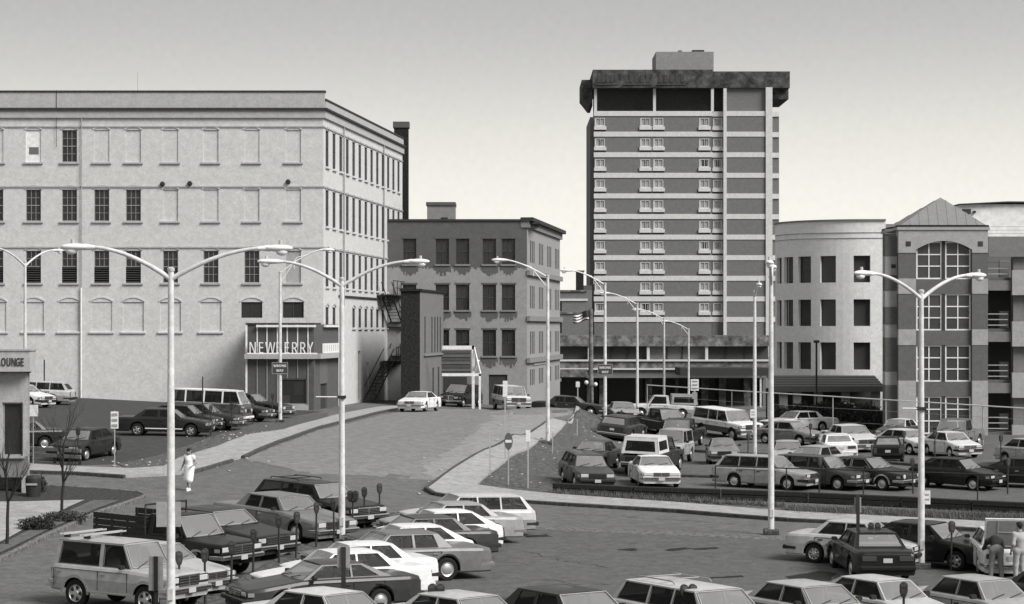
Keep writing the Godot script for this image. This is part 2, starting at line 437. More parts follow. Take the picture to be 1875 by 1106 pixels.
func wheel_meshes(r: float, rim: String) -> Array:
	var k := "wheel%.2f%s" % [r, rim]
	if not CACHE.has(k):
		var t := M.new()
		var xf := Transform3D(Basis(Vector3.RIGHT, Vector3(0, 0, 1), Vector3(0, -1, 0)), Vector3.ZERO)
		t.lathe([Vector2(r * 0.55, -0.085), Vector2(r * 0.86, -0.095), Vector2(r * 0.97, -0.08), Vector2(r, -0.05), Vector2(r, 0.05), Vector2(r * 0.97, 0.08), Vector2(r * 0.86, 0.095), Vector2(r * 0.62, 0.085)], xf, 20)
		var c := M.new()
		if rim == "cap":
			c.lathe([Vector2(r * 0.64, 0.075), Vector2(r * 0.60, 0.095), Vector2(r * 0.48, 0.08), Vector2(r * 0.40, 0.10), Vector2(r * 0.2, 0.115), Vector2(0.001, 0.12)], xf, 18)
		else:
			c.lathe([Vector2(r * 0.64, 0.075), Vector2(r * 0.61, 0.092), Vector2(r * 0.55, 0.06), Vector2(r * 0.25, 0.07), Vector2(r * 0.2, 0.095), Vector2(0.001, 0.098)], xf, 18)
		var s := M.new()
		if rim != "cap":
			var n := 5 if rim == "alloy" else 8
			for i in n:
				var a := TAU * i / n
				var d := Vector3(cos(a), sin(a), 0)
				var q := Vector3(-sin(a), cos(a), 0)
				var z := Vector3(0, 0, 0.078)
				var w := 0.11 if rim == "alloy" else 0.05
				s.quad(d * r * 0.28 - q * r * w * 0.6 + z, d * r * 0.52 - q * r * w * 1.5 + z, d * r * 0.52 + q * r * w * 1.5 + z, d * r * 0.28 + q * r * w * 0.6 + z)
		CACHE[k] = [t.mesh(), c.mesh(), s.mesh() if s.v.size() else null]
	return CACHE[k]

func make_car(called: String, kind: String, label: String, category: String, o: Dictionary, group := "") -> Node3D:
	var k: Dictionary = KINDS[kind]
	var L: float = k.L
	var W: float = k.W
	var Hh: float = k.H
	var clr: float = k.get("clr", 0.23)
	var wr: float = k.wr
	var tum: float = k.get("tum", 0.16)
	var hw := W / 2
	var car := thing(called, label, category, Vector3.ZERO, 0.0, group)
	var body_m := paint(o.get("c", 0.3))
	var roof_m := paint(o.get("rc", o.get("c", 0.3)))
	var low_m := paint(o.get("low", o.get("c", 0.3)))
	var bed: bool = k.has("bed")
	var open_boot: bool = o.get("boot", false)
	var xc: float = k.xc; var xd: float = k.xd; var xr0: float = k.xr0; var xr1: float = k.xr1
	var belt: float = k.belt; var cowl: float = k.cowl
	var tp := [Vector2(0, k.nose - 0.09), Vector2(0.03, k.nose - 0.025), Vector2(0.12, k.nose), Vector2(xc, cowl), Vector2((xc + xd) / 2, belt), Vector2(xd, belt), Vector2(L - 0.14, k.tail), Vector2(L - 0.03, k.tail - 0.03), Vector2(L, k.tail - 0.11)]
	var axles := [float(k.fo), float(k.fo) + float(k.wb)]
	var ra := wr + 0.065
	# stations
	var st := [0.0, 0.03, 0.12, 0.35, xc, xd, L - 0.35, L - 0.14, L - 0.03, L, (xc + xd) / 2, xc * 0.6]
	for a in axles:
		st.append(a - ra - 0.002); st.append(a + ra + 0.002)
		for i in 11:
			st.append(a + ra * -cos(PI * i / 10.0))
	st.sort()
	var R := []
	for x in st:
		var top := prof(tp, x)
		var yb := clr
		for a in axles:
			if absf(x - a) <= ra + 1e-4:
				yb = maxf(clr, wr + sqrt(maxf(0, ra * ra - (x - a) * (x - a))))
		yb = minf(yb, top - 0.12)
		var w := hw
		if x < 0.55: w -= 0.11 * pow(1 - x / 0.55, 2)
		if x > L - 0.5: w -= 0.08 * pow(1 - (L - x) / 0.5, 2)
		var ym := maxf(lerpf(clr, top, 0.52), yb + 0.06)
		var xx: float = L / 2 - x
		R.append([Vector3(xx, yb, w - 0.045), Vector3(xx, yb + 0.05, w), Vector3(xx, ym, w + 0.008), Vector3(xx, maxf(top - 0.10, ym + 0.01), w - 0.012), Vector3(xx, top - 0.03, w - 0.05), Vector3(xx, top, w - 0.12), Vector3(xx, top + (0.02 if x < xc else 0.008), 0)])
	var bm := M.new()
	var lms := [M.new(), M.new()]
	for i in st.size() - 1:
		for j in 6:
			if j == 5:
				var mid: float = (st[i] + st[i + 1]) / 2
				if mid > xc and mid < xd: continue
				if bed and mid > xd and mid < L - 0.07: continue
				if open_boot and mid > xd and mid < L - 0.14: continue
			for s in [1.0, -1.0]:
				var f := Vector3(1, 1, s)
				var a: Vector3 = R[i][j] * f; var b: Vector3 = R[i][j + 1] * f; var c: Vector3 = R[i + 1][j + 1] * f; var d: Vector3 = R[i + 1][j] * f
				var dst: M = lms[0 if s > 0 else 1] if (j < 2 and o.has("low")) else bm
				if j < 2:
					dst.quad(a, b, c, d)
				else:
					var na := nrm(R, i, j, s); var nb := nrm(R, i + 1, j, s)
					dst.quadn(a, b, c, d, na, na, nb, nb)
	for e in [0, st.size() - 1]:
		for j in 6:
			var a: Vector3 = R[e][j]; var b: Vector3 = R[e][j + 1]
			bm.quad(a, b, b * Vector3(1, 1, -1), a * Vector3(1, 1, -1))
	put(car, "body", bm.mesh(), body_m)
	if o.has("low"):
		for e in lms:
			put(car, "lower_body", e.mesh(), low_m)
	var ub := M.new()
	ub.box(Vector3(0, clr + 0.16, 0), Vector3(L - 0.25, 0.26, W - 0.52))
	for a in axles:
		ub.box(Vector3(L / 2 - a, wr + 0.22, 0), Vector3(ra * 2 + 0.04, 0.36, W - 0.5))
	put(car, "underbody", ub.mesh(), "underbody")
	# wheels
	var wm := wheel_meshes(wr, o.get("rim", "cap"))
	for a in axles:
		for s in [1.0, -1.0]:
			var xf := Transform3D(Basis() if s > 0 else Basis(Vector3.UP, PI), Vector3(L / 2 - a, wr, s * (hw - 0.115)))
			var wn := put(car, "wheel", wm[0], "tyre", xf)
			put(wn, "rim", wm[1], o.get("rim_m", "hubcap"))
			if wm[2] != null:
				put(wn, "rim_openings", wm[2], "rubber")
	# greenhouse
	var zb := hw - 0.125
	var zt := hw - 0.125 - tum
	var ye := Hh - 0.05
	var fm := M.new()
	var side_lines := func(xb: float, xt: float, t: float, s: float) -> Vector3:
		var y0 := prof(tp, xb)
		return Vector3(L / 2 - xb, y0, s * zb).lerp(Vector3(L / 2 - xt, ye, s * zt), t)
	var wins: Array = k.win.duplicate(true)
	wins[0][0] -= 0.07; wins[0][1] = xr0 + 0.06
	for s in [1.0, -1.0]:
		var inn := Vector3(0, 0, -0.04 * s)
		var prev := [xc + 0.02, xr0]
		var all := wins + [[xd - 0.02, xr1, 0, 0]]
		for wv in all:
			fm.slab(side_lines.call(prev[0], prev[1], 0.06, s), side_lines.call(wv[0], wv[1], 0.06, s), side_lines.call(wv[0], wv[1], 0.90, s), side_lines.call(prev[0], prev[1], 0.90, s), inn)
			prev = [wv[2], wv[3]]
		for tt in [[-0.04, 0.06], [0.90, 1.0]]:
			fm.slab(side_lines.call(xc + 0.02, xr0, tt[0], s), side_lines.call(xd - 0.02, xr1, tt[0], s), side_lines.call(xd - 0.02, xr1, tt[1], s), side_lines.call(xc + 0.02, xr0, tt[1], s), inn)
		for wv in wins:
			var pm := M.new()
			var off := Vector3(0, 0, -0.018 * s)
			pm.quad(side_lines.call(wv[0], wv[1], 0.06, s) + off, side_lines.call(wv[2], wv[3], 0.06, s) + off, side_lines.call(wv[2], wv[3], 0.90, s) + off, side_lines.call(wv[0], wv[1], 0.90, s) + off)
			put(car, "side_window", pm.mesh(), "side_glass")
			var tmq := M.new()
			var o2 := Vector3(0, 0, 0.006 * s)
			for e in ([[0.035, 0.06], [0.895, 0.92]] if o.get("trim", false) else [[0.03, 0.075], [0.885, 0.93]]):
				tmq.slab(side_lines.call(wv[0], wv[1], e[0], s) + o2, side_lines.call(wv[2], wv[3], e[0], s) + o2, side_lines.call(wv[2], wv[3], e[1], s) + o2, side_lines.call(wv[0], wv[1], e[1], s) + o2, -o2)
			for e in [[wv[0] - 0.012, wv[1] - 0.012, wv[0] + 0.008, wv[1] + 0.008], [wv[2] - 0.008, wv[3] - 0.008, wv[2] + 0.012, wv[3] + 0.012]]:
				tmq.slab(side_lines.call(e[0], e[1], 0.03, s) + o2, side_lines.call(e[2], e[3], 0.03, s) + o2, side_lines.call(e[2], e[3], 0.93, s) + o2, side_lines.call(e[0], e[1], 0.93, s) + o2, -o2)
			put(car, "window_surround", tmq.mesh(), "sign_back" if o.get("trim", false) else "rubber")
	# windscreen and rear window with their headers
	for e in [[xc + 0.0, xr0, 0.03, 0.94, 0.95, "windscreen"], [xd - 0.0, xr1, 0.12, 0.88, 0.86, "rear_window"]]:
		var a: Vector3 = side_lines.call(e[0], e[1], e[2], e[4]); var b: Vector3 = side_lines.call(e[0], e[1], e[3], e[4])
		var c := b * Vector3(1, 1, -1); var d := a * Vector3(1, 1, -1)
		var gm := M.new()
		var bow := Vector3(0.05 if e[5] == "windscreen" else -0.03, 0.0, 0)
		var na := (b - a).cross(Vector3(0, 0, 1)).normalized()
		var prev_a := a; var prev_b := b
		for q in range(1, 7):
			var tq := q / 6.0
			var bend := bow * (1.0 - pow(2 * tq - 1, 2))
			var a2 := a.lerp(d, tq) + bend; var b2 := b.lerp(c, tq) + bend * 0.7
			gm.quad(prev_a, prev_b, b2, a2)
			prev_a = a2; prev_b = b2
		put(car, e[5], gm.mesh(), "windscreen" if e[5] == "windscreen" else "side_glass" if not o.get("pale_rear", true) else "windscreen")
		var inn2 := Vector3(-0.03 if e[5] == "windscreen" else 0.03, -0.01, 0)
		for tt in [[-0.02, e[2]], [e[3], 1.0]]:
			var a3: Vector3 = side_lines.call(e[0], e[1], tt[0], 1.0); var b3: Vector3 = side_lines.call(e[0], e[1], tt[1], 1.0)
			fm.slab(a3, b3, b3 * Vector3(1, 1, -1), a3 * Vector3(1, 1, -1), inn2)
		for s in [1.0, -1.0]:
			fm.slab(side_lines.call(e[0], e[1], e[2], s), side_lines.call(e[0], e[1], e[2], s * e[4]), side_lines.call(e[0], e[1], e[3], s * e[4]), side_lines.call(e[0], e[1], e[3], s), inn2)
		if e[5] == "windscreen" and o.get("bump", "chrome") == "chrome":
			var wt := M.new()
			var fo2 := Vector3(0.012, 0.012, 0)
			for s in [1.0, -1.0]:
				wt.slab(side_lines.call(e[0], e[1], 0.03, s * 0.93) + fo2, side_lines.call(e[0], e[1], 0.03, s * 0.965) + fo2, side_lines.call(e[0], e[1], 0.94, s * 0.965) + fo2, side_lines.call(e[0], e[1], 0.94, s * 0.93) + fo2, fo2)
			for tt in [[0.91, 0.95], [0.02, 0.05]]:
				wt.slab(side_lines.call(e[0], e[1], tt[0], 0.94) + fo2, side_lines.call(e[0], e[1], tt[1], 0.94) + fo2, side_lines.call(e[0], e[1], tt[1], -0.94) + fo2, side_lines.call(e[0], e[1], tt[0], -0.94) + fo2, fo2)
			put(car, "windscreen_trim", wt.mesh(), "sign_back" if not o.has("wtrim") else o.wtrim)
		if e[5] == "windscreen":
			var wp := M.new()
			for q in [0.12, 0.55]:
				var w0 := a.lerp(d, q) + bow * 0.6 + Vector3(0.02, 0.015, 0)
				var w1: Vector3 = w0 + (b - a) * 0.22 + Vector3(0.015, 0.01, -0.42)
				wp.tube([w0, w1], [0.012, 0.01], 4)
			put(car, "wiper", wp.mesh(), "rubber")
	put(car, "pillars", fm.mesh(), roof_m)
	# roof
	var rm := M.new()
	var nx := 8; var nz := 8
	var grid := []
	for i in nx + 1:
		var row := []
		var u := float(i) / nx
		for j in nz + 1:
			var v := 2.0 * j / nz - 1.0
			var cr := 0.05 * (1 - pow(absf(v), 3)) * (1 - 0.75 * pow(absf(2 * u - 1), 4))
			row.append(Vector3(L / 2 - lerpf(xr0 - 0.02, xr1 + 0.02, u), ye + cr, v * (zt + 0.012)))
		grid.append(row)
	smooth_grid(rm, grid)
	put(car, "roof", rm.mesh(), roof_m)
	# inside
	var im := M.new()
	im.box(Vector3(L / 2 - (xc + xd) / 2, belt - 0.34, 0), Vector3(xd - xc - 0.02, 0.04, W - 0.3))
	put(car, "cabin_floor", im.mesh(), "interior")
	var dm := M.new()
	dm.bar(Vector3(L / 2 - xc - 0.22, belt - 0.12, 0), Vector3(0.44, 0.2, W - 0.32), 0.04)
	if xd - xr1 > 0.25:
		dm.box(Vector3(L / 2 - xd + 0.18, belt - 0.05, 0), Vector3(0.4, 0.03, W - 0.32))
	put(car, "dashboard", dm.mesh(), "dash")
	var sx: float = xr0 + 0.55 if kind != "bus" else 1.5
	for s in [1.0, -1.0]:
		var sm := M.new()
		var bb := Basis(Vector3(0, 0, 1), 0.25)
		sm.bar(Vector3(L / 2 - sx - 0.1, belt - 0.1, s * W * 0.2), Vector3(0.14, 0.6, 0.5), 0.05, bb)
		sm.bar(Vector3(L / 2 - sx - 0.19, belt + 0.26, s * W * 0.2), Vector3(0.09, 0.17, 0.26), 0.03, bb)
		put(car, "seat", sm.mesh(), "seat_grey")
	if xd - sx > 1.2:
		var sm2 := M.new()
		sm2.bar(Vector3(L / 2 - sx - 1.0, belt - 0.14, 0), Vector3(0.16, 0.56, W - 0.45), 0.05, Basis(Vector3(0, 0, 1), 0.3))
		put(car, "rear_seat", sm2.mesh(), "seat_grey")
	var stw := M.new()
	var swc := Vector3(L / 2 - xc - 0.55, belt - 0.02, -W * 0.2)
	var pth := []
	for q in 13:
		pth.append(swc + Basis(Vector3(0, 0, 1), -0.5) * Vector3(0, sin(TAU * q / 12.0) * 0.19, cos(TAU * q / 12.0) * 0.19))
	var rad := []
	rad.resize(13); rad.fill(0.016)
	stw.tube(pth, rad, 5, false)
	put(car, "steering_wheel", stw.mesh(), "rubber")
	# bumpers
	var zx := Basis(Vector3(0, 0, 1), Vector3(0, 1, 0), Vector3(-1, 0, 0))
	var byf: float = clr + 0.22
	var bump: String = o.get("bump", "chrome")
	for e in [1.0, -1.0]:
		var b := M.new()
		var wb2 := W - 0.16
		b.bar(Vector3(e * (L / 2 + 0.055), byf, 0), Vector3(wb2, 0.13, 0.12), 0.03, zx)
		for s in [1.0, -1.0]:
			b.bar(Vector3(e * (L / 2 - 0.17), byf, s * (hw - 0.065)), Vector3(0.42, 0.125, 0.07), 0.02, Basis(Vector3.UP, s * e * 0.16))
		if bump == "body":
			put(car, "bumper", b.mesh(), body_m)
		else:
			put(car, "bumper", b.mesh(), bump)
		if bump == "chrome":
			var bs := M.new()
			bs.bar(Vector3(e * (L / 2 + 0.118), byf + 0.005, 0), Vector3(wb2 - 0.1, 0.035, 0.012), 0.004, zx)
			put(car, "bumper_strip", bs.mesh(), "rubber")
	# face: grille, lamps, plate
	var gy0 := byf + 0.085; var gy1: float = k.nose - 0.045
	var gc := (gy0 + gy1) / 2; var gh := gy1 - gy0
	var xf0 := L / 2
	var gr := M.new()
	var lampw: float = o.get("lampw", 0.31)
	var gw: float = W - 0.34 - 2 * lampw
	if kind == "bus": gw = 0.2; gh = 0.2
	gr.box(Vector3(xf0 + 0.004, gc, 0), Vector3(0.03, gh, gw))
	put(car, "grille", gr.mesh(), "grille_black")
	if o.get("bars", true) and gh > 0.08:
		var gb := M.new()
		for i in 4:
			gb.box(Vector3(xf0 + 0.022, gc - gh / 2 + gh * (i + 0.5) / 4.0, 0), Vector3(0.012, 0.012, gw))
		gb.box(Vector3(xf0 + 0.024, gc, 0), Vector3(0.014, gh, 0.03))
		gb.box(Vector3(xf0 + 0.024, gy1, 0), Vector3(0.02, 0.025, gw + 0.04))
		put(car, "grille_bars", gb.mesh(), "chrome")
	for s in [1.0, -1.0]:
		var zc: float = s * (gw / 2 + lampw / 2 + 0.03)
		var hm := M.new()
		if o.get("round", false):
			hm.lathe([Vector2(0.09, -0.02), Vector2(0.095, 0.02), Vector2(0.06, 0.035), Vector2(0.001, 0.04)], Transform3D(Basis(Vector3(0, 1, 0), Vector3(1, 0, 0), Vector3(0, 0, -1)), Vector3(xf0 + 0.02, gc + 0.02, s * (hw - 0.32))), 14)
		else:
			hm.bar(Vector3(xf0 - 0.005, gc + gh * 0.08, zc), Vector3(lampw, minf(gh * 0.66, 0.14), 0.05), 0.012, zx)
		var hl := put(car, "headlight", hm.mesh(), "lens_clear")
		var rim2 := M.new()
		rim2.box(Vector3(xf0 - 0.012, gc + gh * 0.04, zc), Vector3(0.04, minf(gh * 0.92, 0.22), lampw + 0.04))
		put(hl, "lamp_surround", rim2.mesh(), o.get("surround", "grille_black"))
		var ts := M.new()
		ts.bar(Vector3(xf0 - 0.10, gc, s * (hw - 0.035)), Vector3(0.16, 0.10, 0.02), 0.004, Basis(Vector3.UP, s * 0.3))
		put(car, "side_lamp", ts.mesh(), "lens_amber")
	# rear lamps, plates
	var xr := -L / 2
	var ty: float = k.tail - 0.24
	for s in [1.0, -1.0]:
		var tm := M.new()
		if kind in ["sedan", "fullsize", "coupe", "compact"]:
			tm.bar(Vector3(xr - 0.004, ty + 0.03, s * (hw - 0.34)), Vector3(0.42, 0.15, 0.04), 0.012, zx)
		else:
			tm.bar(Vector3(xr - 0.004, ty, s * (hw - 0.19)), Vector3(0.16, 0.28, 0.04), 0.012, zx)
		put(car, "tail_lamp", tm.mesh(), "lens_red")
	for e in [1.0, -1.0]:
		if e > 0 and not o.get("front_plate", true): continue
		var py: float = byf - 0.02 if e > 0 else ty - 0.02
		put(car, "licence_plate", boxmesh(Vector3(0.012, 0.13, 0.27)), "plate", Transform3D(Basis(), Vector3(e * (L / 2 + (0.128 if e > 0 else 0.012)), py, 0)))
	# seams, handles, mouldings, mirrors
	for s in [1.0, -1.0]:
		var sm3 := M.new()
		var seams := [wins[0][0] - 0.02]
		for i in wins.size():
			if i < 2: seams.append((wins[i][2] + (wins[i + 1][0] if i + 1 < wins.size() else wins[i][2] + 0.1)) / 2)
		for x in seams:
			var ok := true
			for a in axles:
				if absf(x - a) < ra + 0.02: ok = false
			var y0 := clr + 0.1 if ok else wr + ra + 0.06
			sm3.box(Vector3(L / 2 - x, (y0 + belt - 0.09) / 2, s * (hw + 0.004)), Vector3(0.014, belt - 0.09 - y0, 0.012))
		sm3.box(Vector3(L / 2 - (seams[0] + seams[-1]) / 2, belt - 0.10, s * (hw - 0.004)), Vector3(seams[-1] - seams[0], 0.010, 0.012))
		put(car, "door_seams", sm3.mesh(), "seam")
		for i in seams.size() - 1:
			var hd := M.new()
			hd.bar(Vector3(L / 2 - seams[i + 1] + 0.18, belt - 0.17, s * (hw + 0.014)), Vector3(0.16, 0.035, 0.03), 0.008)
			put(car, "door_handle", hd.mesh(), "chrome" if bump == "chrome" else "rubber")
	if o.has("strip"):
		var mm := M.new()
		for s in [1.0, -1.0]:
			mm.bar(Vector3(L / 2 - (axles[0] + axles[1]) / 2, clr + (belt - clr) * o.get("strip_y", 0.45), s * (hw + 0.016)), Vector3(k.wb - ra * 2 - 0.06, 0.05, 0.025), 0.006)
		put(car, "side_moulding", mm.mesh(), o.strip)
	for s in [1.0, -1.0]:
		var mr := M.new()
		mr.bar(Vector3(L / 2 - wins[0][0] - 0.12, belt + 0.06, s * (hw + 0.05)), Vector3(0.09, 0.11, 0.17), 0.03)
		put(car, "door_mirror", mr.mesh(), "rubber" if o.get("dark_mirror", true) else "chrome")
	if o.has("arch"):
		var am := M.new()
		for a in axles:
			for s in [1.0, -1.0]:
				for i in 10:
					var a0 := PI * i / 10.0; var a1 := PI * (i + 1) / 10.0
					var c := Vector3(L / 2 - a, wr, s * (hw + 0.012))
					var p0 := c + Vector3(cos(a0), sin(a0), 0) * (ra - 0.015); var p1 := c + Vector3(cos(a1), sin(a1), 0) * (ra - 0.015)
					var q0 := c + Vector3(cos(a0), sin(a0), 0) * (ra + 0.05); var q1 := c + Vector3(cos(a1), sin(a1), 0) * (ra + 0.05)
					am.slab(p0, p1, q1, q0, Vector3(0, 0, -0.03 * s))
		put(car, "wheel_arch_trim", am.mesh(), o.arch)
	if o.get("rack", false):
		for s in [1.0, -1.0]:
			var rk := M.new()
			var x0: float = L / 2 - lerpf(xr0, xr1, 0.35); var x1: float = L / 2 - lerpf(xr0, xr1, 0.92)
			rk.tube([Vector3(x0, Hh + 0.01, s * zt * 0.8), Vector3(x0 - 0.08, Hh + 0.07, s * zt * 0.8), Vector3(x1 + 0.08, Hh + 0.07, s * zt * 0.8), Vector3(x1, Hh + 0.01, s * zt * 0.8)], [0.018, 0.018, 0.018, 0.018], 6)
			put(car, "roof_rail", rk.mesh(), o.get("rack_m", "rubber"))
		for e in [0.3, 0.75]:
			var rb := M.new()
			var xx: float = L / 2 - lerpf(xr0, xr1, lerpf(0.35, 0.92, e))
			rb.tube([Vector3(xx, Hh + 0.07, -zt * 0.8), Vector3(xx, Hh + 0.07, zt * 0.8)], [0.016, 0.016], 6)
			put(car, "roof_bar", rb.mesh(), o.get("rack_m", "rubber"))
	if o.get("bars2", false):   # two long crossbars lying across the roof
		for e in [0.62, 0.93]:
			var xx: float = L / 2 - lerpf(xr0, xr1, e)
			for q in [0.0, 0.14]:
				var rb := M.new()
				rb.bar(Vector3(xx + q, Hh + 0.10, 0), Vector3(W * 0.95, 0.045, 0.03), 0.006, zx)
				put(car, "roof_bar", rb.mesh(), "galvanised")
			for s in [1.0, -1.0]:
				var ft := M.new()
				ft.bar(Vector3(xx + 0.07, Hh + 0.045, s * zt * 0.92), Vector3(0.2, 0.09, 0.06), 0.01)
				put(car, "roof_bar_foot", ft.mesh(), "rubber")
	if bed:
		var bd := M.new()
		var b0: float = L / 2 - xd - 0.06; var b1: float = -L / 2 + 0.08
		var iw := hw - 0.13
		bd.box(Vector3((b0 + b1) / 2, 0.62, 0), Vector3(b0 - b1, 0.04, iw * 2))
		for s in [1.0, -1.0]:
			bd.box(Vector3((b0 + b1) / 2, 0.82, s * iw), Vector3(b0 - b1, 0.42, 0.03))
		bd.box(Vector3(b0, 0.82, 0), Vector3(0.03, 0.44, iw * 2)); bd.box(Vector3(b1, 0.80, 0), Vector3(0.03, 0.40, iw * 2))
		put(car, "cargo_bed", bd.mesh(), "underbody")
		if o.has("shell"):
			camper_shell(car, b0, b1, hw - 0.05, k.belt - 0.02, Hh + 0.06, paint(o.shell))
		if o.get("stakes", false):
			for s in [1.0, -1.0]:
				for i in 3:
					var pl := M.new()
					pl.box(Vector3((b0 + b1) / 2, 1.16 + i * 0.19, s * (hw - 0.08)), Vector3(b0 - b1 + 0.1, 0.172, 0.03))
					put(car, "side_board", pl.mesh(), "timber_dark")
				for i in 4:
					var ps := M.new()
					ps.box(Vector3(lerpf(b0 - 0.05, b1 + 0.05, i / 3.0), 1.32, s * (hw - 0.115)), Vector3(0.07, 0.62, 0.035))
					put(car, "stake", ps.mesh(), "timber_dark")
			var hr := M.new()
			hr.tube([Vector3(b0 + 0.05, 1.1, -hw + 0.1), Vector3(b0 + 0.05, 1.98, -hw + 0.1), Vector3(b0 + 0.05, 1.98, hw - 0.1), Vector3(b0 + 0.05, 1.1, hw - 0.1)], [0.035, 0.035, 0.035, 0.035], 6)
			hr.tube([Vector3(b0 + 0.05, 1.6, -hw + 0.1), Vector3(b0 + 0.05, 1.6, hw - 0.1)], [0.025, 0.025], 6)
			put(car, "headboard", hr.mesh(), "timber_dark")
	if open_boot:
		var bt := M.new()
		var t0: float = L / 2 - xd; var t1 := -L / 2 + 0.14
		bt.box(Vector3((t0 + t1) / 2, 0.45, 0), Vector3(t0 - t1, 0.03, W - 0.3))
		put(car, "boot_floor", bt.mesh(), "underbody")
		var ll := M.new()
		var lb := Basis(Vector3(0, 0, 1), -1.22)
		ll.bar(Vector3(t0 - 0.12, belt + 0.42, 0), Vector3(0.92, 0.05, W - 0.34), 0.015, lb)
		var lid := put(car, "boot_lid", ll.mesh(), body_m)
		var lr := M.new()
		for q in [[0.0, 0.34], [0.0, -0.34]]:
			lr.bar(Vector3(t0 - 0.16, belt + 0.42, q[1]), Vector3(0.8, 0.03, 0.05), 0.01, lb)
		lr.bar(Vector3(t0 - 0.16, belt + 0.42, 0), Vector3(0.7, 0.03, 0.05), 0.01, lb * Basis(Vector3.UP, PI / 2))
		put(lid, "lid_rib", lr.mesh(), "sign_back")
		var li := M.new()
		li.box(Vector3(t0 - 0.155, belt + 0.41, 0), Vector3(0.8, 0.01, W - 0.5), lb)
		put(lid, "lid_lining", li.mesh(), "sign_back")
	if o.get("spare", false):
		var sp := M.new()
		sp.lathe([Vector2(0.001, -0.12), Vector2(0.33, -0.12), Vector2(0.36, -0.06), Vector2(0.36, 0.06), Vector2(0.33, 0.1), Vector2(0.001, 0.11)], Transform3D(Basis(Vector3(0, 1, 0), Vector3(-1, 0, 0), Vector3(0, 0, 1)), Vector3(xr - 0.16, 1.0, 0)), 18)
		put(car, "spare_wheel", sp.mesh(), "rubber")
	return car

func nrm(R: Array, i: int, j: int, s: float) -> Vector3:
	var a := maxi(i - 1, 0); var b := mini(i + 1, R.size() - 1)
	var t: Vector3 = (R[a][j] + R[a][j + 1]) - (R[b][j] + R[b][j + 1])
	var c: Vector3 = R[i][j + 1] - R[i][j]
	var n := t.cross(c).normalized()
	if n.z < 0 and absf(n.z) > absf(n.y) or n.y < 0 and absf(n.y) >= absf(n.z):
		n = -n
	return n * Vector3(1, 1, s)

func smooth_grid(m: M, grid: Array) -> void:
	var a := grid.size(); var b: int = grid[0].size()
	var N := []
	for i in a:
		var row := []
		for j in b:
			var u: Vector3 = grid[mini(i + 1, a - 1)][j] - grid[maxi(i - 1, 0)][j]
			var v: Vector3 = grid[i][mini(j + 1, b - 1)] - grid[i][maxi(j - 1, 0)]
			var n := u.cross(v).normalized()
			row.append(n if n.y >= 0 else -n)
		N.append(row)
	for i in a - 1:
		for j in b - 1:
			m.quadn(grid[i][j], grid[i][j + 1], grid[i + 1][j + 1], grid[i + 1][j], N[i][j], N[i][j + 1], N[i + 1][j + 1], N[i + 1][j])

func camper_shell(car: Node, b0: float, b1: float, hw: float, y0: float, y1: float, m) -> void:
	var f := M.new()
	var x0 := b0 - 0.02; var x1 := b1 - 0.04
	var tw := hw - 0.12
	var A := [Vector3(x0, y0, hw), Vector3(x1, y0, hw), Vector3(x1 + 0.12, y1, tw), Vector3(x0 - 0.08, y1, tw)]
	var shell := Node3D.new()
	shell.name = "camper_shell"
	car.add_child(shell)
	for s in [1.0, -1.0]:
		var f3 := Vector3(1, 1, s)
		var P := func(u: float, t: float) -> Vector3: return ((A[0] as Vector3).lerp(A[1], u)).lerp((A[3] as Vector3).lerp(A[2], u), t) * f3
		var inn := Vector3(0, 0, -0.03 * s)
		for q in [[0.0, 1.0, 0.0, 0.2], [0.0, 1.0, 0.8, 1.0], [0.0, 0.1, 0.2, 0.8], [0.9, 1.0, 0.2, 0.8]]:
			f.slab(P.call(q[0], q[2]), P.call(q[1], q[2]), P.call(q[1], q[3]), P.call(q[0], q[3]), inn)
		var w := M.new()
		w.quad(P.call(0.1, 0.2) + inn * 0.4, P.call(0.9, 0.2) + inn * 0.4, P.call(0.9, 0.8) + inn * 0.4, P.call(0.1, 0.8) + inn * 0.4)
		put(shell, "shell_window", w.mesh(), "side_glass")
	for e in [[0, 3], [1, 2]]:
		var lo: Vector3 = A[e[0]]; var hi: Vector3 = A[e[1]]
		var Q := func(u: float, t: float) -> Vector3:
			var p := lo.lerp(hi, t)
			return Vector3(p.x, p.y, p.z * (2 * u - 1))
		var inn := Vector3(-0.03 if e[0] == 0 else 0.03, 0, 0)
		for q in [[0.0, 1.0, 0.0, 0.15], [0.0, 1.0, 0.82, 1.0], [0.0, 0.09, 0.15, 0.82], [0.91, 1.0, 0.15, 0.82]]:
			f.slab(Q.call(q[0], q[2]), Q.call(q[1], q[2]), Q.call(q[1], q[3]), Q.call(q[0], q[3]), inn)
		var w := M.new()
		w.quad(Q.call(0.09, 0.15) + inn * 0.4, Q.call(0.91, 0.15) + inn * 0.4, Q.call(0.91, 0.82) + inn * 0.4, Q.call(0.09, 0.82) + inn * 0.4)
		put(shell, "shell_window", w.mesh(), "side_glass")
	f.slab(Vector3(x0 - 0.08, y1, tw), Vector3(x1 + 0.12, y1, tw), Vector3(x1 + 0.12, y1, -tw), Vector3(x0 - 0.08, y1, -tw), Vector3(0, 0.05, 0))
	put(shell, "shell_frame", f.mesh(), m)

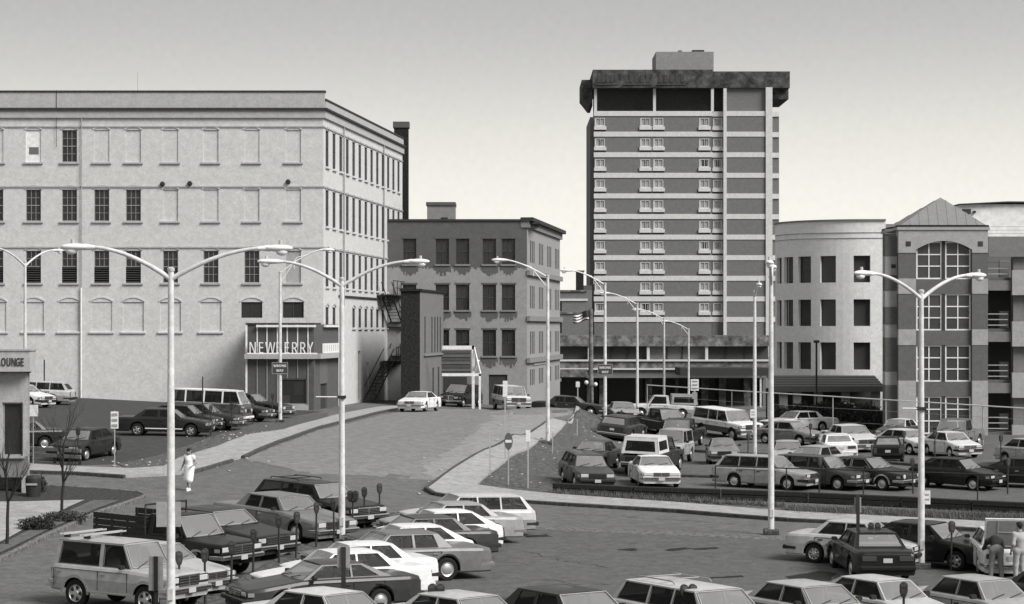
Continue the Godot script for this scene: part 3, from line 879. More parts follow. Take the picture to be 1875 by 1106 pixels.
# ---------------------------------------------------------------- building helpers
# a wall in the plane z = 0 of its face, with real openings whose reveals run back by depth
func wall_mesh(x0: float, x1: float, y0: float, y1: float, ops: Array, depth: float) -> Mesh:
	var xs := [x0, x1]; var ys := [y0, y1]
	for r in ops:
		xs.append_array([r.position.x, r.end.x]); ys.append_array([r.position.y, r.end.y])
	xs.sort(); ys.sort()
	var m := M.new()
	for j in ys.size() - 1:
		if ys[j + 1] - ys[j] < 1e-4: continue
		var run := -1.0
		for i in xs.size() - 1:
			var cx: float = (xs[i] + xs[i + 1]) / 2; var cy: float = (ys[j] + ys[j + 1]) / 2
			if xs[i + 1] - xs[i] < 1e-4: continue
			var hole := false
			for r in ops:
				if r.has_point(Vector2(cx, cy)):
					hole = true
					break
			if not hole:
				m.quad(Vector3(xs[i], ys[j], 0), Vector3(xs[i], ys[j + 1], 0), Vector3(xs[i + 1], ys[j + 1], 0), Vector3(xs[i + 1], ys[j], 0))
	for r in ops:
		var a: Vector2 = r.position; var b: Vector2 = r.end
		var c := [Vector3(a.x, a.y, 0), Vector3(b.x, a.y, 0), Vector3(b.x, b.y, 0), Vector3(a.x, b.y, 0)]
		for i in 4:
			var p: Vector3 = c[i]; var q: Vector3 = c[(i + 1) % 4]
			m.quad(p, q, q - Vector3(0, 0, depth), p - Vector3(0, 0, depth))
	return m.mesh()

func face(at: Vector3, dir: Vector3) -> Transform3D:
	var d := dir.normalized()
	return Transform3D(Basis(d, Vector3.UP, d.cross(Vector3.UP)), at)

func off(T: Transform3D, p: Vector3) -> Transform3D:
	return T * Transform3D(Basis(), p)

# a framed window with its panes as sub-parts; (x, y) is its lower left corner on the face
func window_unit(parent: Node, T: Transform3D, x: float, y: float, w: float, h: float, cols: int, rows: int, depth: float, fm: String, gm: String, bar := 0.05, mun := 0.03, meeting := false) -> Node3D:
	var k := "win%.2f_%.2f_%d_%d_%.2f%s" % [w, h, cols, rows, bar, meeting]
	if not CACHE.has(k):
		var f := M.new()
		f.box(Vector3(bar / 2, h / 2, 0), Vector3(bar, h, 0.08)); f.box(Vector3(w - bar / 2, h / 2, 0), Vector3(bar, h, 0.08))
		f.box(Vector3(w / 2, bar / 2, 0), Vector3(w - 2 * bar, bar, 0.08)); f.box(Vector3(w / 2, h - bar / 2, 0), Vector3(w - 2 * bar, bar, 0.08))
		for i in range(1, cols):
			f.box(Vector3(bar + (w - 2 * bar) * i / cols, h / 2, 0.004), Vector3(mun, h - 2 * bar, 0.05))
		for j in range(1, rows):
			var th := mun * 1.9 if (meeting and j * 2 == rows) else mun
			f.box(Vector3(w / 2, bar + (h - 2 * bar) * j / rows, 0.008), Vector3(w - 2 * bar, th, 0.05))
		CACHE[k] = f.mesh()
	var o := put(parent, "window", CACHE[k], fm, off(T, Vector3(x, y, -depth)))
	var pw := (w - 2 * bar) / cols - mun * 0.4; var ph := (h - 2 * bar) / rows - mun * 0.4
	var pk := "pane%.3f_%.3f" % [pw, ph]
	if not CACHE.has(pk):
		var p := M.new()
		p.box(Vector3.ZERO, Vector3(pw, ph, 0.006))
		CACHE[pk] = p.mesh()
	for i in cols:
		for j in rows:
			put(o, "pane", CACHE[pk], gm, Transform3D(Basis(Vector3(rng.randf_range(-1, 1), rng.randf_range(-1, 1), 0.01).normalized(), rng.randf_range(-0.012, 0.012)), Vector3(bar + (w - 2 * bar) * (i + 0.5) / cols, bar + (h - 2 * bar) * (j + 0.5) / rows, -0.01)))
	return o

func arch_mesh(w: float, rise: float, th: float) -> Mesh:
	var k := "arch%.2f_%.2f_%.2f" % [w, rise, th]
	if not CACHE.has(k):
		var a := M.new()
		var n := 8
		for i in n:
			var u0 := 2.0 * i / n - 1; var u1 := 2.0 * (i + 1) / n - 1
			var y0 := rise * (1 - u0 * u0); var y1 := rise * (1 - u1 * u1)
			a.hexa(Vector3(u0 * w / 2, y0, 0.05), Vector3(u1 * w / 2, y1, 0.05), Vector3(u1 * w / 2, y1, 0), Vector3(u0 * w / 2, y0, 0), Vector3(u0 * w / 2, y0 + th, 0.05), Vector3(u1 * w / 2, y1 + th, 0.05), Vector3(u1 * w / 2, y1 + th, 0), Vector3(u0 * w / 2, y0 + th, 0))
		CACHE[k] = a.mesh()
	return CACHE[k]

func pbox(parent: Node, called: String, T: Transform3D, x0: float, x1: float, y0: float, y1: float, z0: float, z1: float, m) -> MeshInstance3D:
	var b := M.new()
	b.box(Vector3((x0 + x1) / 2, (y0 + y1) / 2, (z0 + z1) / 2), Vector3(x1 - x0, y1 - y0, z1 - z0))
	return put(parent, called, b.mesh(), m, T)

func text_mesh(s: String, size: float, depth: float, weight := 700) -> TextMesh:
	var t := TextMesh.new()
	var f := SystemFont.new()
	f.font_names = PackedStringArray(["Droid Sans"])
	f.font_weight = weight
	t.font = f
	t.text = s
	t.font_size = 64
	t.pixel_size = size / 46.0
	t.depth = depth
	t.curve_step = 4.0
	return t

# ---------------------------------------------------------------- buildings
func mill() -> void:
	var b := thing("mill_building", "large pale painted brick mill with many bricked-up arched windows", "building")
	var T := face(Vector3(0, 0, -148), Vector3.RIGHT)
	var xl := -46.0; var xr: float = -12.784
	var cols := [-32.431, -29.988, -27.805, -25.66, -23.143, -20.405, -17.631, -14.819]
	for px in [-34.983, -37.278, -39.498]:
		cols.push_front(px)
	var rows := [[18.711, 20.894], [14.715, 16.861], [10.534, 12.717], [7.241, 9.239]]
	var ww := 1.03
	var split: float = 10.201
	var top: float = 22.189
	var ups := []; var lows := []
	var acts := []
	for c in cols.size():
		var kx: float = cols[c]
		var ci := c - 3
		for r in 4:
			var y0: float = rows[r][0]; var y1: float = rows[r][1]
			var w := ww; var state := "blind"
			if r == 0 and ci == 0: state = "boarded"
			if r == 0 and ci == 1: state = "sash"
			if r == 1 and ci < 4: state = "sash"
			if r == 2: state = "louvre" if ci < 4 else ("sash" if ci < 7 else "grey")
			if r == 3:
				w = 1.42
				if ci >= 6:
					y0 = 8.166; state = "low"
			var rc := Rect2(kx - w / 2, y0, w, y1 - y0)
			if r < 3: ups.append(rc)
			else: lows.append(rc)
			acts.append([rc, state, r])
	put(b, "front_wall", wall_mesh(xl, xr, split, top, ups, 0.18), "painted_brick", T)
	put(b, "front_wall_base", wall_mesh(xl, xr, 0.0, split, lows, 0.14), "painted_brick", T)
	for a in acts:
		var rc: Rect2 = a[0]
		var x := rc.position.x; var y := rc.position.y; var w := rc.size.x; var h := rc.size.y
		match a[1]:
			"blind":
				pbox(b, "bricked_up_window", T, x, x + w, y, y + h, -0.16, -0.055 - rng.randf() * 0.035, "infill" if a[2] < 3 else "painted_brick")
			"grey":
				pbox(b, "bricked_up_window", T, x, x + w, y, y + h, -0.16, -0.09, "sill_stone")
			"boarded":
				pbox(b, "window_boarding", T, x, x + w, y, y + h, -0.16, -0.08, "boarding_white")
				pbox(b, "boarding_hole", T, x + w * 0.2, x + w * 0.84, y + h * 0.24, y + h * 0.47, -0.079, -0.076, "room_dark")
			"sash":
				window_unit(b, T, x, y, w, h, 3, 4, 0.11, "sash_grey", "building_glass", 0.05, 0.028, true)
				if rng.randf() < 0.6:
					pbox(b, "window_blind", T, x + 0.05, x + w - 0.05, y + h * rng.randf_range(0.55, 0.75), y + h - 0.05, -0.24, -0.22, "sill_stone")
			"louvre":
				window_unit(b, T, x, y + h * 0.5, w, h * 0.5, 3, 2, 0.11, "sash_grey", "building_glass", 0.05, 0.028)
				for i in 7:
					var s := M.new()
					s.box(Vector3(x + w / 2, y + h * 0.5 * (i + 0.5) / 7.0, -0.09), Vector3(w - 0.06, 0.02, 0.13), Basis(Vector3.RIGHT, 0.6))
					put(b, "louvre_slat", s.mesh(), "louvre", T)
			"low":
				window_unit(b, T, x, y, w, h, 2, 1, 0.10, "sash_dark", "building_glass", 0.06, 0.06)
		# sill and arched head
		if a[2] < 3 or a[1] == "blind":
			var sl := M.new()
			sl.bar(Vector3(x + w / 2, y - 0.08, 0.03), Vector3(w + 0.28, 0.14, 0.16), 0.02)
			put(b, "sill", sl.mesh(), "painted_brick" if a[2] == 3 else "sill_stone", T)
		put(b, "arched_head", arch_mesh(w + 0.16, 0.20 if a[2] < 3 else 0.28, 0.10), "painted_brick" if a[2] == 3 else ("sill_stone" if a[1] in ["sash", "louvre", "low"] else "painted_brick"), off(T, Vector3(x + w / 2, y + h + 0.0, 0)))
	# the long side along the street
	var sd := Vector3(0.124, 0, -1).normalized()
	var TS := face(Vector3(xr, 0, -148), sd)
	var SL := 31.0
	var side_ops := []
	var side_rows := [[18.489, 20.968], [14.419, 16.898], [10.312, 12.791], [7.5, 8.906]]
	for i in 13:
		for r in 4:
			if r == 3 and i == 3: continue
			side_ops.append(Rect2(0.75 + i * 2.33, side_rows[r][0], 1.0, side_rows[r][1] - side_rows[r][0]))
	var doors := [Rect2(12.2, 2.2, 1.1, 3.6), Rect2(15.6, 2.1, 0.9, 2.8), Rect2(27.6, 1.6, 1.0, 2.6)]
	put(b, "side_wall", wall_mesh(0, SL, 0, 22.189, side_ops + doors, 0.28), "painted_brick", TS)
	var wi := 0
	for rc in side_ops:
		window_unit(b, TS, rc.position.x, rc.position.y, rc.size.x, rc.size.y, 2, 2, 0.07, "sash_dark", "dusty_pane", 0.06, 0.04)
		var sl := M.new()
		sl.bar(Vector3(rc.position.x + 0.5, rc.position.y - 0.08, 0.04), Vector3(1.24, 0.14, 0.18), 0.02)
		put(b, "sill", sl.mesh(), "painted_brick", TS)
		put(b, "arched_head", arch_mesh(1.16, 0.16, 0.1), "sill_stone", off(TS, Vector3(rc.position.x + 0.5, rc.end.y, 0)))
		wi += 1
	for rc in doors:
		pbox(b, "door", TS, rc.position.x, rc.end.x, rc.position.y, rc.end.y, -0.25, -0.19, "sash_grey")
	# belt courses, cornice, parapet
	for y in [21.116, 17.046, 12.939]:
		pbox(b, "belt_course", T, xl, xr + 0.07, y - 0.05, y + 0.05, 0, 0.07, "sill_stone")
		pbox(b, "belt_course", TS, 0.0, SL, y - 0.05, y + 0.05, 0, 0.07, "sill_stone")
	pbox(b, "belt_course", TS, 5.0, 20.0, 9.72 - 0.06, 9.72 + 0.06, 0, 0.12, "dark_line")
	pbox(b, "cornice", T, xl, xr + 0.16, 21.708, 22.226, 0, 0.16, "cornice_grey")
	pbox(b, "cornice", T, xl, xr + 0.3, 22.226, 22.374, 0, 0.3, "dark_line")
	pbox(b, "cornice", TS, 0.0, SL, 21.708, 22.226, 0, 0.16, "cornice_grey")
	pbox(b, "cornice", TS, -0.1, SL, 22.226, 22.374, 0, 0.3, "dark_line")
	pbox(b, "parapet", T, xl, xr + 0.1, 22.374, 23.447, -0.4, 0.1, "cornice_grey")
	pbox(b, "parapet", TS, 0.4, SL, 22.374, 22.929, -0.4, 0.1, "cornice_grey")
	pbox(b, "coping", T, xl, xr + 0.16, 23.447, 23.558, -0.46, 0.16, "dark_line")
	pbox(b, "coping", TS, 0.2, SL, 22.929, 23.04, -0.46, 0.16, "dark_line")
	# the bulk behind: dark rooms, roof, back
	pbox(b, "rooms", T, xl + 0.3, xr - 1.2, 0.2, top - 0.3, -36, -1.6, "room_dark")
	pbox(b, "roof", T, xl, xr + 0.2, top - 0.2, top, -30, -0.3, "dark_line")
	# pipes, vents, cable, wires
	for q in [[-29.174, 0.1, 10.201, 0.06, "lamp_white"], [-29.137, 10.201, 21.708, 0.035, "sill_stone"], [-30.84, 19.71, 23.595, 0.018, "dark_line"]]:
		var p := M.new()
		p.tube([Vector3(q[0], q[1], 0.12), Vector3(q[0], q[2], 0.12)], [q[3], q[3]], 6)
		put(b, "downpipe", p.mesh(), q[4], T)
	for q in [6.6, 22.2]:
		var p := M.new()
		p.tube([Vector3(q, 9.0, 0.1), Vector3(q, 21.708, 0.1)], [0.05, 0.05], 6)
		put(b, "downpipe", p.mesh(), "sash_grey", TS)
	for q in [Vector2(-23.662, 17.231), Vector2(-21.811, 17.268), Vector2(-15.152, 17.379)]:
		var p := M.new()
		p.lathe([Vector2(0.16, 0), Vector2(0.17, 0.16), Vector2(0.1, 0.2), Vector2(0.001, 0.2)], Transform3D(Basis(Vector3.RIGHT, Vector3(0, 0, 1), Vector3(0, -1, 0)), Vector3(q.x, q.y, 0)), 12)
		put(b, "vent_pipe", p.mesh(), "iron", T)
	# tall stack at the far corner
	var c := thing("brick_chimney", "tall dark square brick chimney behind the far corner of the pale mill", "chimney", Vector3(-9.315, 0, -184))
	var cm := M.new()
	cm.box(Vector3(0, 12.2, 0), Vector3(1.18, 25.0, 1.18))
	put(c, "shaft", cm.mesh(), "soot_brick")
	var cc := M.new()
	cc.box(Vector3(0, 24.55, 0), Vector3(1.36, 0.5, 1.36))
	put(c, "cap", cc.mesh(), "dark_brick")
	var an := M.new()
	an.tube([Vector3.ZERO, Vector3(0, 2.4, 0)], [0.02, 0.012], 5)
	var ant := thing("roof_aerial", "thin wire aerial mast above the pale mill parapet", "aerial", Vector3(-26.049, 23.764 - 0.9, -152))
	put(ant, "mast", an.mesh(), "galvanised")

func storefront() -> void:
	var b := thing("storefront_annex", "two-storey dark panelled storefront with white roof letters on the mill corner", "storefront")
	var T := face(Vector3(0, 0, -144), Vector3.RIGHT)
	var x0: float = -17.442; var x1: float = -13.05
	var y0 := 1.9; var ym0: float = 5.448; var ym1: float = 5.772; var y1: float = 7.716
	var wop := Rect2(-15.462, 2.424, 1.944, 1.728)
	put(b, "lower_front", wall_mesh(x0, x1, y0 - 1.0, ym0, [wop], 0.15), "panel_dark", T)
	put(b, "upper_front", wall_mesh(x0, x1, ym1, y1, [], 0.1), "panel_dark", T)
	window_unit(b, T, wop.position.x, wop.position.y, wop.size.x, wop.size.y, 1, 1, 0.1, "sash_grey", "building_glass", 0.07)
	pbox(b, "window_poster", T, -14.346, -13.77, 3.072, 3.936, -0.18, -0.16, "sill_stone")
	pbox(b, "window_poster", T, -15.426, -14.67, 2.388, 3.036, -0.18, -0.16, "boarding_white")
	pbox(b, "bulkhead", T, -15.462, -13.41, 2.028, 2.424, 0, 0.06, "sill_stone")
	for px in [-16.794, -16.146, -15.462, -14.814, -14.13, -13.446]:
		pbox(b, "batten", T, px - 0.035, px + 0.035, ym1, y1, 0.0, 0.05, "white_steel")
		if px < wop.position.x + 0.01 or px > wop.end.x:
			pbox(b, "batten", T, px - 0.03, px + 0.03, y0 - 0.3, ym0, 0.0, 0.05, "sign_back")
		else:
			pbox(b, "batten", T, px - 0.03, px + 0.03, wop.end.y + 0.02, ym0, 0.0, 0.05, "sign_back")
	pbox(b, "edge_trim", T, x0 - 0.12, x0, y0 - 0.5, y1 + 0.05, -0.2, 0.06, "white_steel")
	# ribbed side
	var sd := Vector3(0.124, 0, -1).normalized()
	var TS := face(Vector3(x1, 0, -144), sd)
	var SL := 8.0
	var dop := Rect2(2.0, 1.7, 2.2, 2.044)
	put(b, "lower_side", wall_mesh(0, SL, y0 - 1.0, ym0, [dop], 0.2), "panel_rib", TS)
	put(b, "upper_side", wall_mesh(0, SL, ym1, y1, [], 0.2), "panel_rib", TS)
	pbox(b, "door", TS, dop.position.x, dop.end.x, dop.position.y, dop.end.y, -0.2, -0.14, "louvre")
	var rib := M.new()
	rib.box(Vector3.ZERO, Vector3(0.09, 1, 0.03))
	var ribm := rib.mesh()
	for i in 26:
		var u := 0.2 + i * 0.3
		put(b, "rib", ribm, "panel_rib", TS * Transform3D(Basis.from_scale(Vector3(1, y1 - ym1, 1)), Vector3(u, (ym1 + y1) / 2, 0.015)))
		if u < dop.position.x - 0.06 or u > dop.end.x + 0.06:
			put(b, "rib", ribm, "panel_rib", TS * Transform3D(Basis.from_scale(Vector3(1, ym0 - y0 + 0.4, 1)), Vector3(u, (ym0 + y0 - 0.4) / 2, 0.015)))
	pbox(b, "canopy", T, x0 - 0.15, x1 + 0.1, ym0, ym1, -0.6, 0.5, "sill_stone")
	pbox(b, "canopy", TS, 0.0, SL, ym0, ym1, -0.5, 0.45, "sill_stone")
	pbox(b, "roof", T, x0 - 0.1, x1 + 0.1, y1, y1 + 0.1, -4, 0.1, "dark_line")
	pbox(b, "rooms", T, x0 + 0.15, x1 - 0.2, 0.5, y1 - 0.1, -4, -0.7, "room_dark")
	pbox(b, "strip_lamp", T, -16.83, -12.906, 7.536, 7.68, 0.12, 0.3, "white_steel")
	pbox(b, "strip_lamp", TS, 2.6, SL - 0.3, 7.536, 7.68, 0.1, 0.26, "white_steel")
	var sg := thing("roof_letters", "row of white block capitals standing on the dark storefront canopy", "sign", Vector3(0, 0, 0))
	pbox(sg, "letter_rail", T, -17.406, -12.798, 5.736, 5.844, 0.3, 0.42, "white_steel")
	var xs := [-17.046, -16.506, -15.894, -15.318, -14.814, -14.31, -13.77, -13.266]
	var word := "NEWBERRY"
	for i in 8:
		put(sg, "letter", text_mesh(word[i], 0.74, 0.1, 400), "white_steel", off(T, Vector3(xs[i], 6.168, 0.36)) * Transform3D(Basis.from_scale(Vector3(0.74, 1, 1)), Vector3.ZERO))
	var sp := thing("white_wall_sign", "faded white lettered sign panel on the ribbed side of the storefront", "sign")
	pbox(sp, "panel", TS, 2.3, SL - 0.3, 5.784, 6.441, 0.06, 0.14, "sign_white")
	for i in 7:
		pbox(sp, "faded_stripe", TS, 2.7 + i * 0.72, 2.85 + i * 0.72, 5.894, 6.332, 0.14, 0.146, "sill_stone")

func fire_escape() -> void:
	var sd := Vector3(0.124, 0, -1).normalized()
	var TS := face(Vector3(-12.784, 0, -148), sd)
	var b := thing("fire_escape", "black iron fire escape zigzagging down the white mill side wall", "fire escape")
	var base := 2.0
	# platforms [u0, u1, y]; flights between them run along the wall
	var plats := [[19.5, 29.5, 10.037], [24.0, 28.6, 7.587], [20.8, 25.6, 4.92]]
	for p in plats:
		pbox(b, "landing", TS, p[0], p[1], p[2] - 0.06, p[2], 0.05, 1.35, "iron")
		for r in [0.5, 1.05]:
			pbox(b, "guard_rail", TS, p[0], p[1], p[2] + r, p[2] + r + 0.05, 1.3, 1.35, "iron")
		for i in 7:
			var u := lerpf(p[0] + 0.03, p[1] - 0.03, i / 6.0)
			pbox(b, "rail_post", TS, u - 0.025, u + 0.025, p[2], p[2] + 1.05, 1.3, 1.35, "iron")
		for u in [p[0] + 0.3, p[1] - 0.3]:
			var br := M.new()
			br.tube([Vector3(u, p[2] - 0.1, 1.25), Vector3(u, p[2] - 1.3, 0.02)], [0.03, 0.03], 5)
			put(b, "bracket", br.mesh(), "iron", TS)
	var fl := [[20.0, 10.037, 25.0, 7.587], [27.8, 7.587, 23.6, 4.92], [21.0, 4.92, 13.0, base + 0.2]]
	for f in fl:
		var a := Vector3(f[0], f[1], 0.7); var c := Vector3(f[2], f[3], 0.7)
		var n := int(absf(a.y - c.y) / 0.24)
		for z in [0.3, 1.1]:
			var st := M.new()
			st.tube([Vector3(a.x, a.y, z), Vector3(c.x, c.y, z)], [0.06, 0.06], 5)
			put(b, "stringer", st.mesh(), "iron", TS)
			var hr := M.new()
			hr.tube([Vector3(a.x, a.y + 0.95, z), Vector3(c.x, c.y + 0.95, z)], [0.035, 0.035], 5)
			put(b, "handrail", hr.mesh(), "iron", TS)
		for i in n:
			var p := a.lerp(c, (i + 0.5) / n)
			pbox(b, "tread", TS, p.x - 0.14, p.x + 0.14, p.y - 0.02, p.y + 0.02, 0.32, 1.08, "iron")
			if i % 4 == 2:
				pbox(b, "rail_post", TS, p.x - 0.02, p.x + 0.02, p.y, p.y + 0.95, 1.08, 1.12, "iron")
	# lean-to brick block beside it
	var k := thing("soot_brick_block", "narrow soot-black brick block with tall slit windows beside the fire escape", "building")
	var T := face(Vector3(0, 0, -158), Vector3.RIGHT)
	var x0: float = -8.038; var x1: float = -6.656
	var y1: float = 10.146
	put(k, "front_wall", wall_mesh(x0, x1, 0, y1, [], 0.2), "soot_brick", T)
	var TB := face(Vector3(x1, 0, -158), sd)
	var ops := []
	for u in [2.0, 5.2, 6.6, 7.9, 9.2]:
		ops.append(Rect2(u, 5.625, 0.55, 2.689))
	for u in [5.6, 8.2]:
		ops.append(Rect2(u, 1.6, 0.8, 2.9))
	put(k, "side_wall", wall_mesh(0, 11.0, 0, y1, ops, 0.25), "annex_brick", TB)
	for r in ops:
		window_unit(k, TB, r.position.x, r.position.y, r.size.x, r.size.y, 1, 3, 0.07, "sash_dark", "dusty_pane", 0.05, 0.04)
	pbox(k, "ledge", TB, 1.6, 10.4, 5.544 - 0.12, 5.544, 0, 0.14, "stone_trim")
	pbox(k, "coping", T, x0 - 0.1, x1 + 0.15, y1, y1 + 0.16, -1.2, 0.15, "soot_brick")
	pbox(k, "coping", TB, 0.1, 11.0, y1, y1 + 0.15, -1.0, 0.12, "soot_brick")
	pbox(k, "rooms", TB, 0.4, 10.8, 0.2, y1 - 0.1, -1.25, -0.4, "room_dark")
	pbox(k, "outside_lamp", TB, 0.8, 1.6, 1.8, 2.7, 0.0, 0.2, "boarding_white")

func brick_block() -> void:
	var b := thing("brick_warehouse", "dark three-storey brick warehouse with stains under its sash windows", "building")
	var T := face(Vector3(0, 0, -172), Vector3.RIGHT)
	var x0: float = -10.643; var x1: float = 1.183
	var yt: float = 15.885; var ys: float = 12.359
	var cols := [-8.062, -5.482, -3.892, -1.784, -0.28]
	var rws := [[12.488, 14.509], [8.876, 10.897], [5.264, 7.328]]
	var up := []; var lo := []
	for c in cols:
		up.append(Rect2(c - 0.52, rws[0][0], 1.04, rws[0][1] - rws[0][0]))
		for r in [1, 2]:
			lo.append(Rect2(c - 0.53, rws[r][0], 1.06, rws[r][1] - rws[r][0]))
	var door := Rect2(-1.827, 0.8, 1.462, 3.802 - 0.8)
	put(b, "upper_wall", wall_mesh(x0, x1, ys, yt, up, 0.2), "dark_brick", T)
	put(b, "lower_wall", wall_mesh(x0, x1, -0.5, ys, lo + [door], 0.2), "washed_brick", T)
	# ragged lower edge of the darker upper brick and the stains under the sills
	var e := M.new()
	var n := 90
	for i in n:
		var a := lerpf(x0, x1, float(i) / n); var c := lerpf(x0, x1, float(i + 1) / n)
		var d := rng.randf_range(0.05, 0.30)
		e.quad(Vector3(a, ys - d, 0.006), Vector3(a, ys + 0.02, 0.006), Vector3(c, ys + 0.02, 0.006), Vector3(c, ys - d, 0.006))
	put(b, "brick_stain", e.mesh(), "dark_brick", T)
	for r in up + lo:
		window_unit(b, T, r.position.x, r.position.y, r.size.x, r.size.y, 2, 2, 0.16, "sash_dark", "building_glass", 0.06, 0.035, true)
		pbox(b, "sill", T, r.position.x - 0.1, r.end.x + 0.1, r.position.y - 0.12, r.position.y, 0, 0.1, "stone_trim")
		pbox(b, "lintel", T, r.position.x - 0.1, r.end.x + 0.1, r.end.y, r.end.y + 0.14, 0, 0.02, "dark_brick")
		var s := M.new()
		var m := 14
		for i in m:
			var a := lerpf(r.position.x - 0.16, r.end.x + 0.16, float(i) / m); var c := lerpf(r.position.x - 0.16, r.end.x + 0.16, float(i + 1) / m)
			var d := 0.35 + 0.35 * sin(PI * (i + 0.5) / m) + rng.randf_range(-0.16, 0.16)
			s.quad(Vector3(a, r.position.y - 0.12 - d, 0.011), Vector3(a, r.position.y - 0.12, 0.011), Vector3(c, r.position.y - 0.12, 0.011), Vector3(c, r.position.y - 0.12 - d, 0.011))
		put(b, "sill_stain", s.mesh(), "dark_brick", T)
		if rng.randf() < 0.5:
			pbox(b, "window_blind", T, r.position.x + 0.06, r.end.x - 0.06, r.position.y + r.size.y * 0.5, r.end.y - 0.06, -0.3, -0.28, "sash_grey")
	pbox(b, "door", T, door.position.x, door.end.x, door.position.y, door.end.y, -0.2, -0.12, "louvre")
	# dressed stone side
	var sd := Vector3(0.131, 0, -1).normalized()
	var TS := face(Vector3(x1, 0, -172), sd)
	var SL := 24.0
	var ops := []
	for r in [[12.692, 14.452], [9.04, 10.844], [5.388, 7.192], [2.88, 4.156]]:
		for u in [2.0, 8.0, 14.0, 20.0]:
			for q in [0.0, 1.15, 2.3]:
				ops.append(Rect2(u + q, r[0], 0.75, r[1] - r[0]))
	put(b, "stone_wall", wall_mesh(0, SL, -1, yt, ops, 0.3), "stone_face", TS)
	for r in ops:
		window_unit(b, TS, r.position.x, r.position.y, r.size.x, r.size.y, 1, 2, 0.08, "sash_dark", "dusty_pane", 0.06, 0.05)
	for y in [11.843, 8.231, 4.92]:
		pbox(b, "belt_course", TS, -0.1, SL + 0.2, y - 0.2, y + 0.2, 0, 0.25, "stone_trim")
	pbox(b, "name_panel", TS, 4.0, 14.0, 4.455, 4.803, 0.02, 0.08, "sill_stone")
	pbox(b, "cornice", TS, -0.2, SL + 0.5, yt, yt + 0.3, -0.5, 0.5, "dark_line")
	pbox(b, "cornice", TS, -0.1, SL + 0.3, yt - 0.5, yt, -0.5, 0.2, "stone_trim")
	pbox(b, "coping", T, x0, x1 + 0.2, yt, yt + 0.16, -0.5, 0.1, "dark_line")
	pbox(b, "rooms", T, x0 + 0.3, x1 - 0.6, 0.2, yt - 0.2, -20, -0.6, "room_dark")
	pbox(b, "roof", T, x0, x1 + 1.0, yt - 0.2, yt - 0.05, -22, -0.3, "dark_line")
	var h := thing("roof_penthouse", "small brick lift house with flat cap on the warehouse roof", "roof house", Vector3(0, 0, 0))
	var TP2 := face(Vector3(0, 0, -176), Vector3.RIGHT)
	pbox(h, "wall", TP2, -6.842, -4.598, yt - 0.2, 17.356, -3, 0, "stone_trim")
	pbox(h, "cap", TP2, -6.93, -4.554, 17.356, 17.62, -3.1, 0.1, "dark_brick")
	pbox(h, "hatch", TP2, -5.698, -5.17, yt, 16.388, 0, 0.08, "dark_line")
	# white steel frame of a loading bay
	var f := thing("portal_structure", "white steel portal frame with sloping brace outside the warehouse", "frame")
	var TF := face(Vector3(0, 0, -160), Vector3.RIGHT)
	var gy: float = g(-2.7, -160) - 0.1
	pbox(f, "post", TF, -2.94, -2.74, gy, 6.18, -0.1, 0.1, "white_steel")
	pbox(f, "post", TF, -2.42, -2.26, gy, 4.14, 0.9, 1.06, "white_steel")
	pbox(f, "beam", TF, -5.1, -2.74, 5.9, 6.18, -0.1, 0.1, "white_steel")
	pbox(f, "beam", TF, -5.1, -2.26, 3.98, 4.18, 0.9, 1.06, "white_steel")
	var br := M.new()
	br.tube([Vector3(-2.78, 6.14, -160), Vector3(-2.286, 4.161, -159)], [0.06, 0.06], 6)
	br.tube([Vector3(-2.78, 4.3, -160), Vector3(-2.452, 5.107, -159.5)], [0.1, 0.1], 6)
	put(f, "brace", br.mesh(), "white_steel")
	var sh := thing("loading_bay_shed", "low brick shed with horizontal boards behind the white portal frame", "shed")
	var TH := face(Vector3(0, 0, -168), Vector3.RIGHT)
	pbox(sh, "wall", TH, -5.775, -3.171, 0.5, 5.778, -3, 0, "annex_brick")
	for i in 7:
		var yy := lerpf(3.972, 5.61, i / 6.0)
		pbox(sh, "board", TH, -5.523, -3.171, yy - 0.1, yy + 0.1, 0, 0.05 + 0.02 * (i % 2), "panel_rib" if i % 2 else "panel_dark")
	pbox(sh, "door_opening", TH, -5.271, -3.465, 0.8, 3.72, 0.001, 0.02, "louvre")

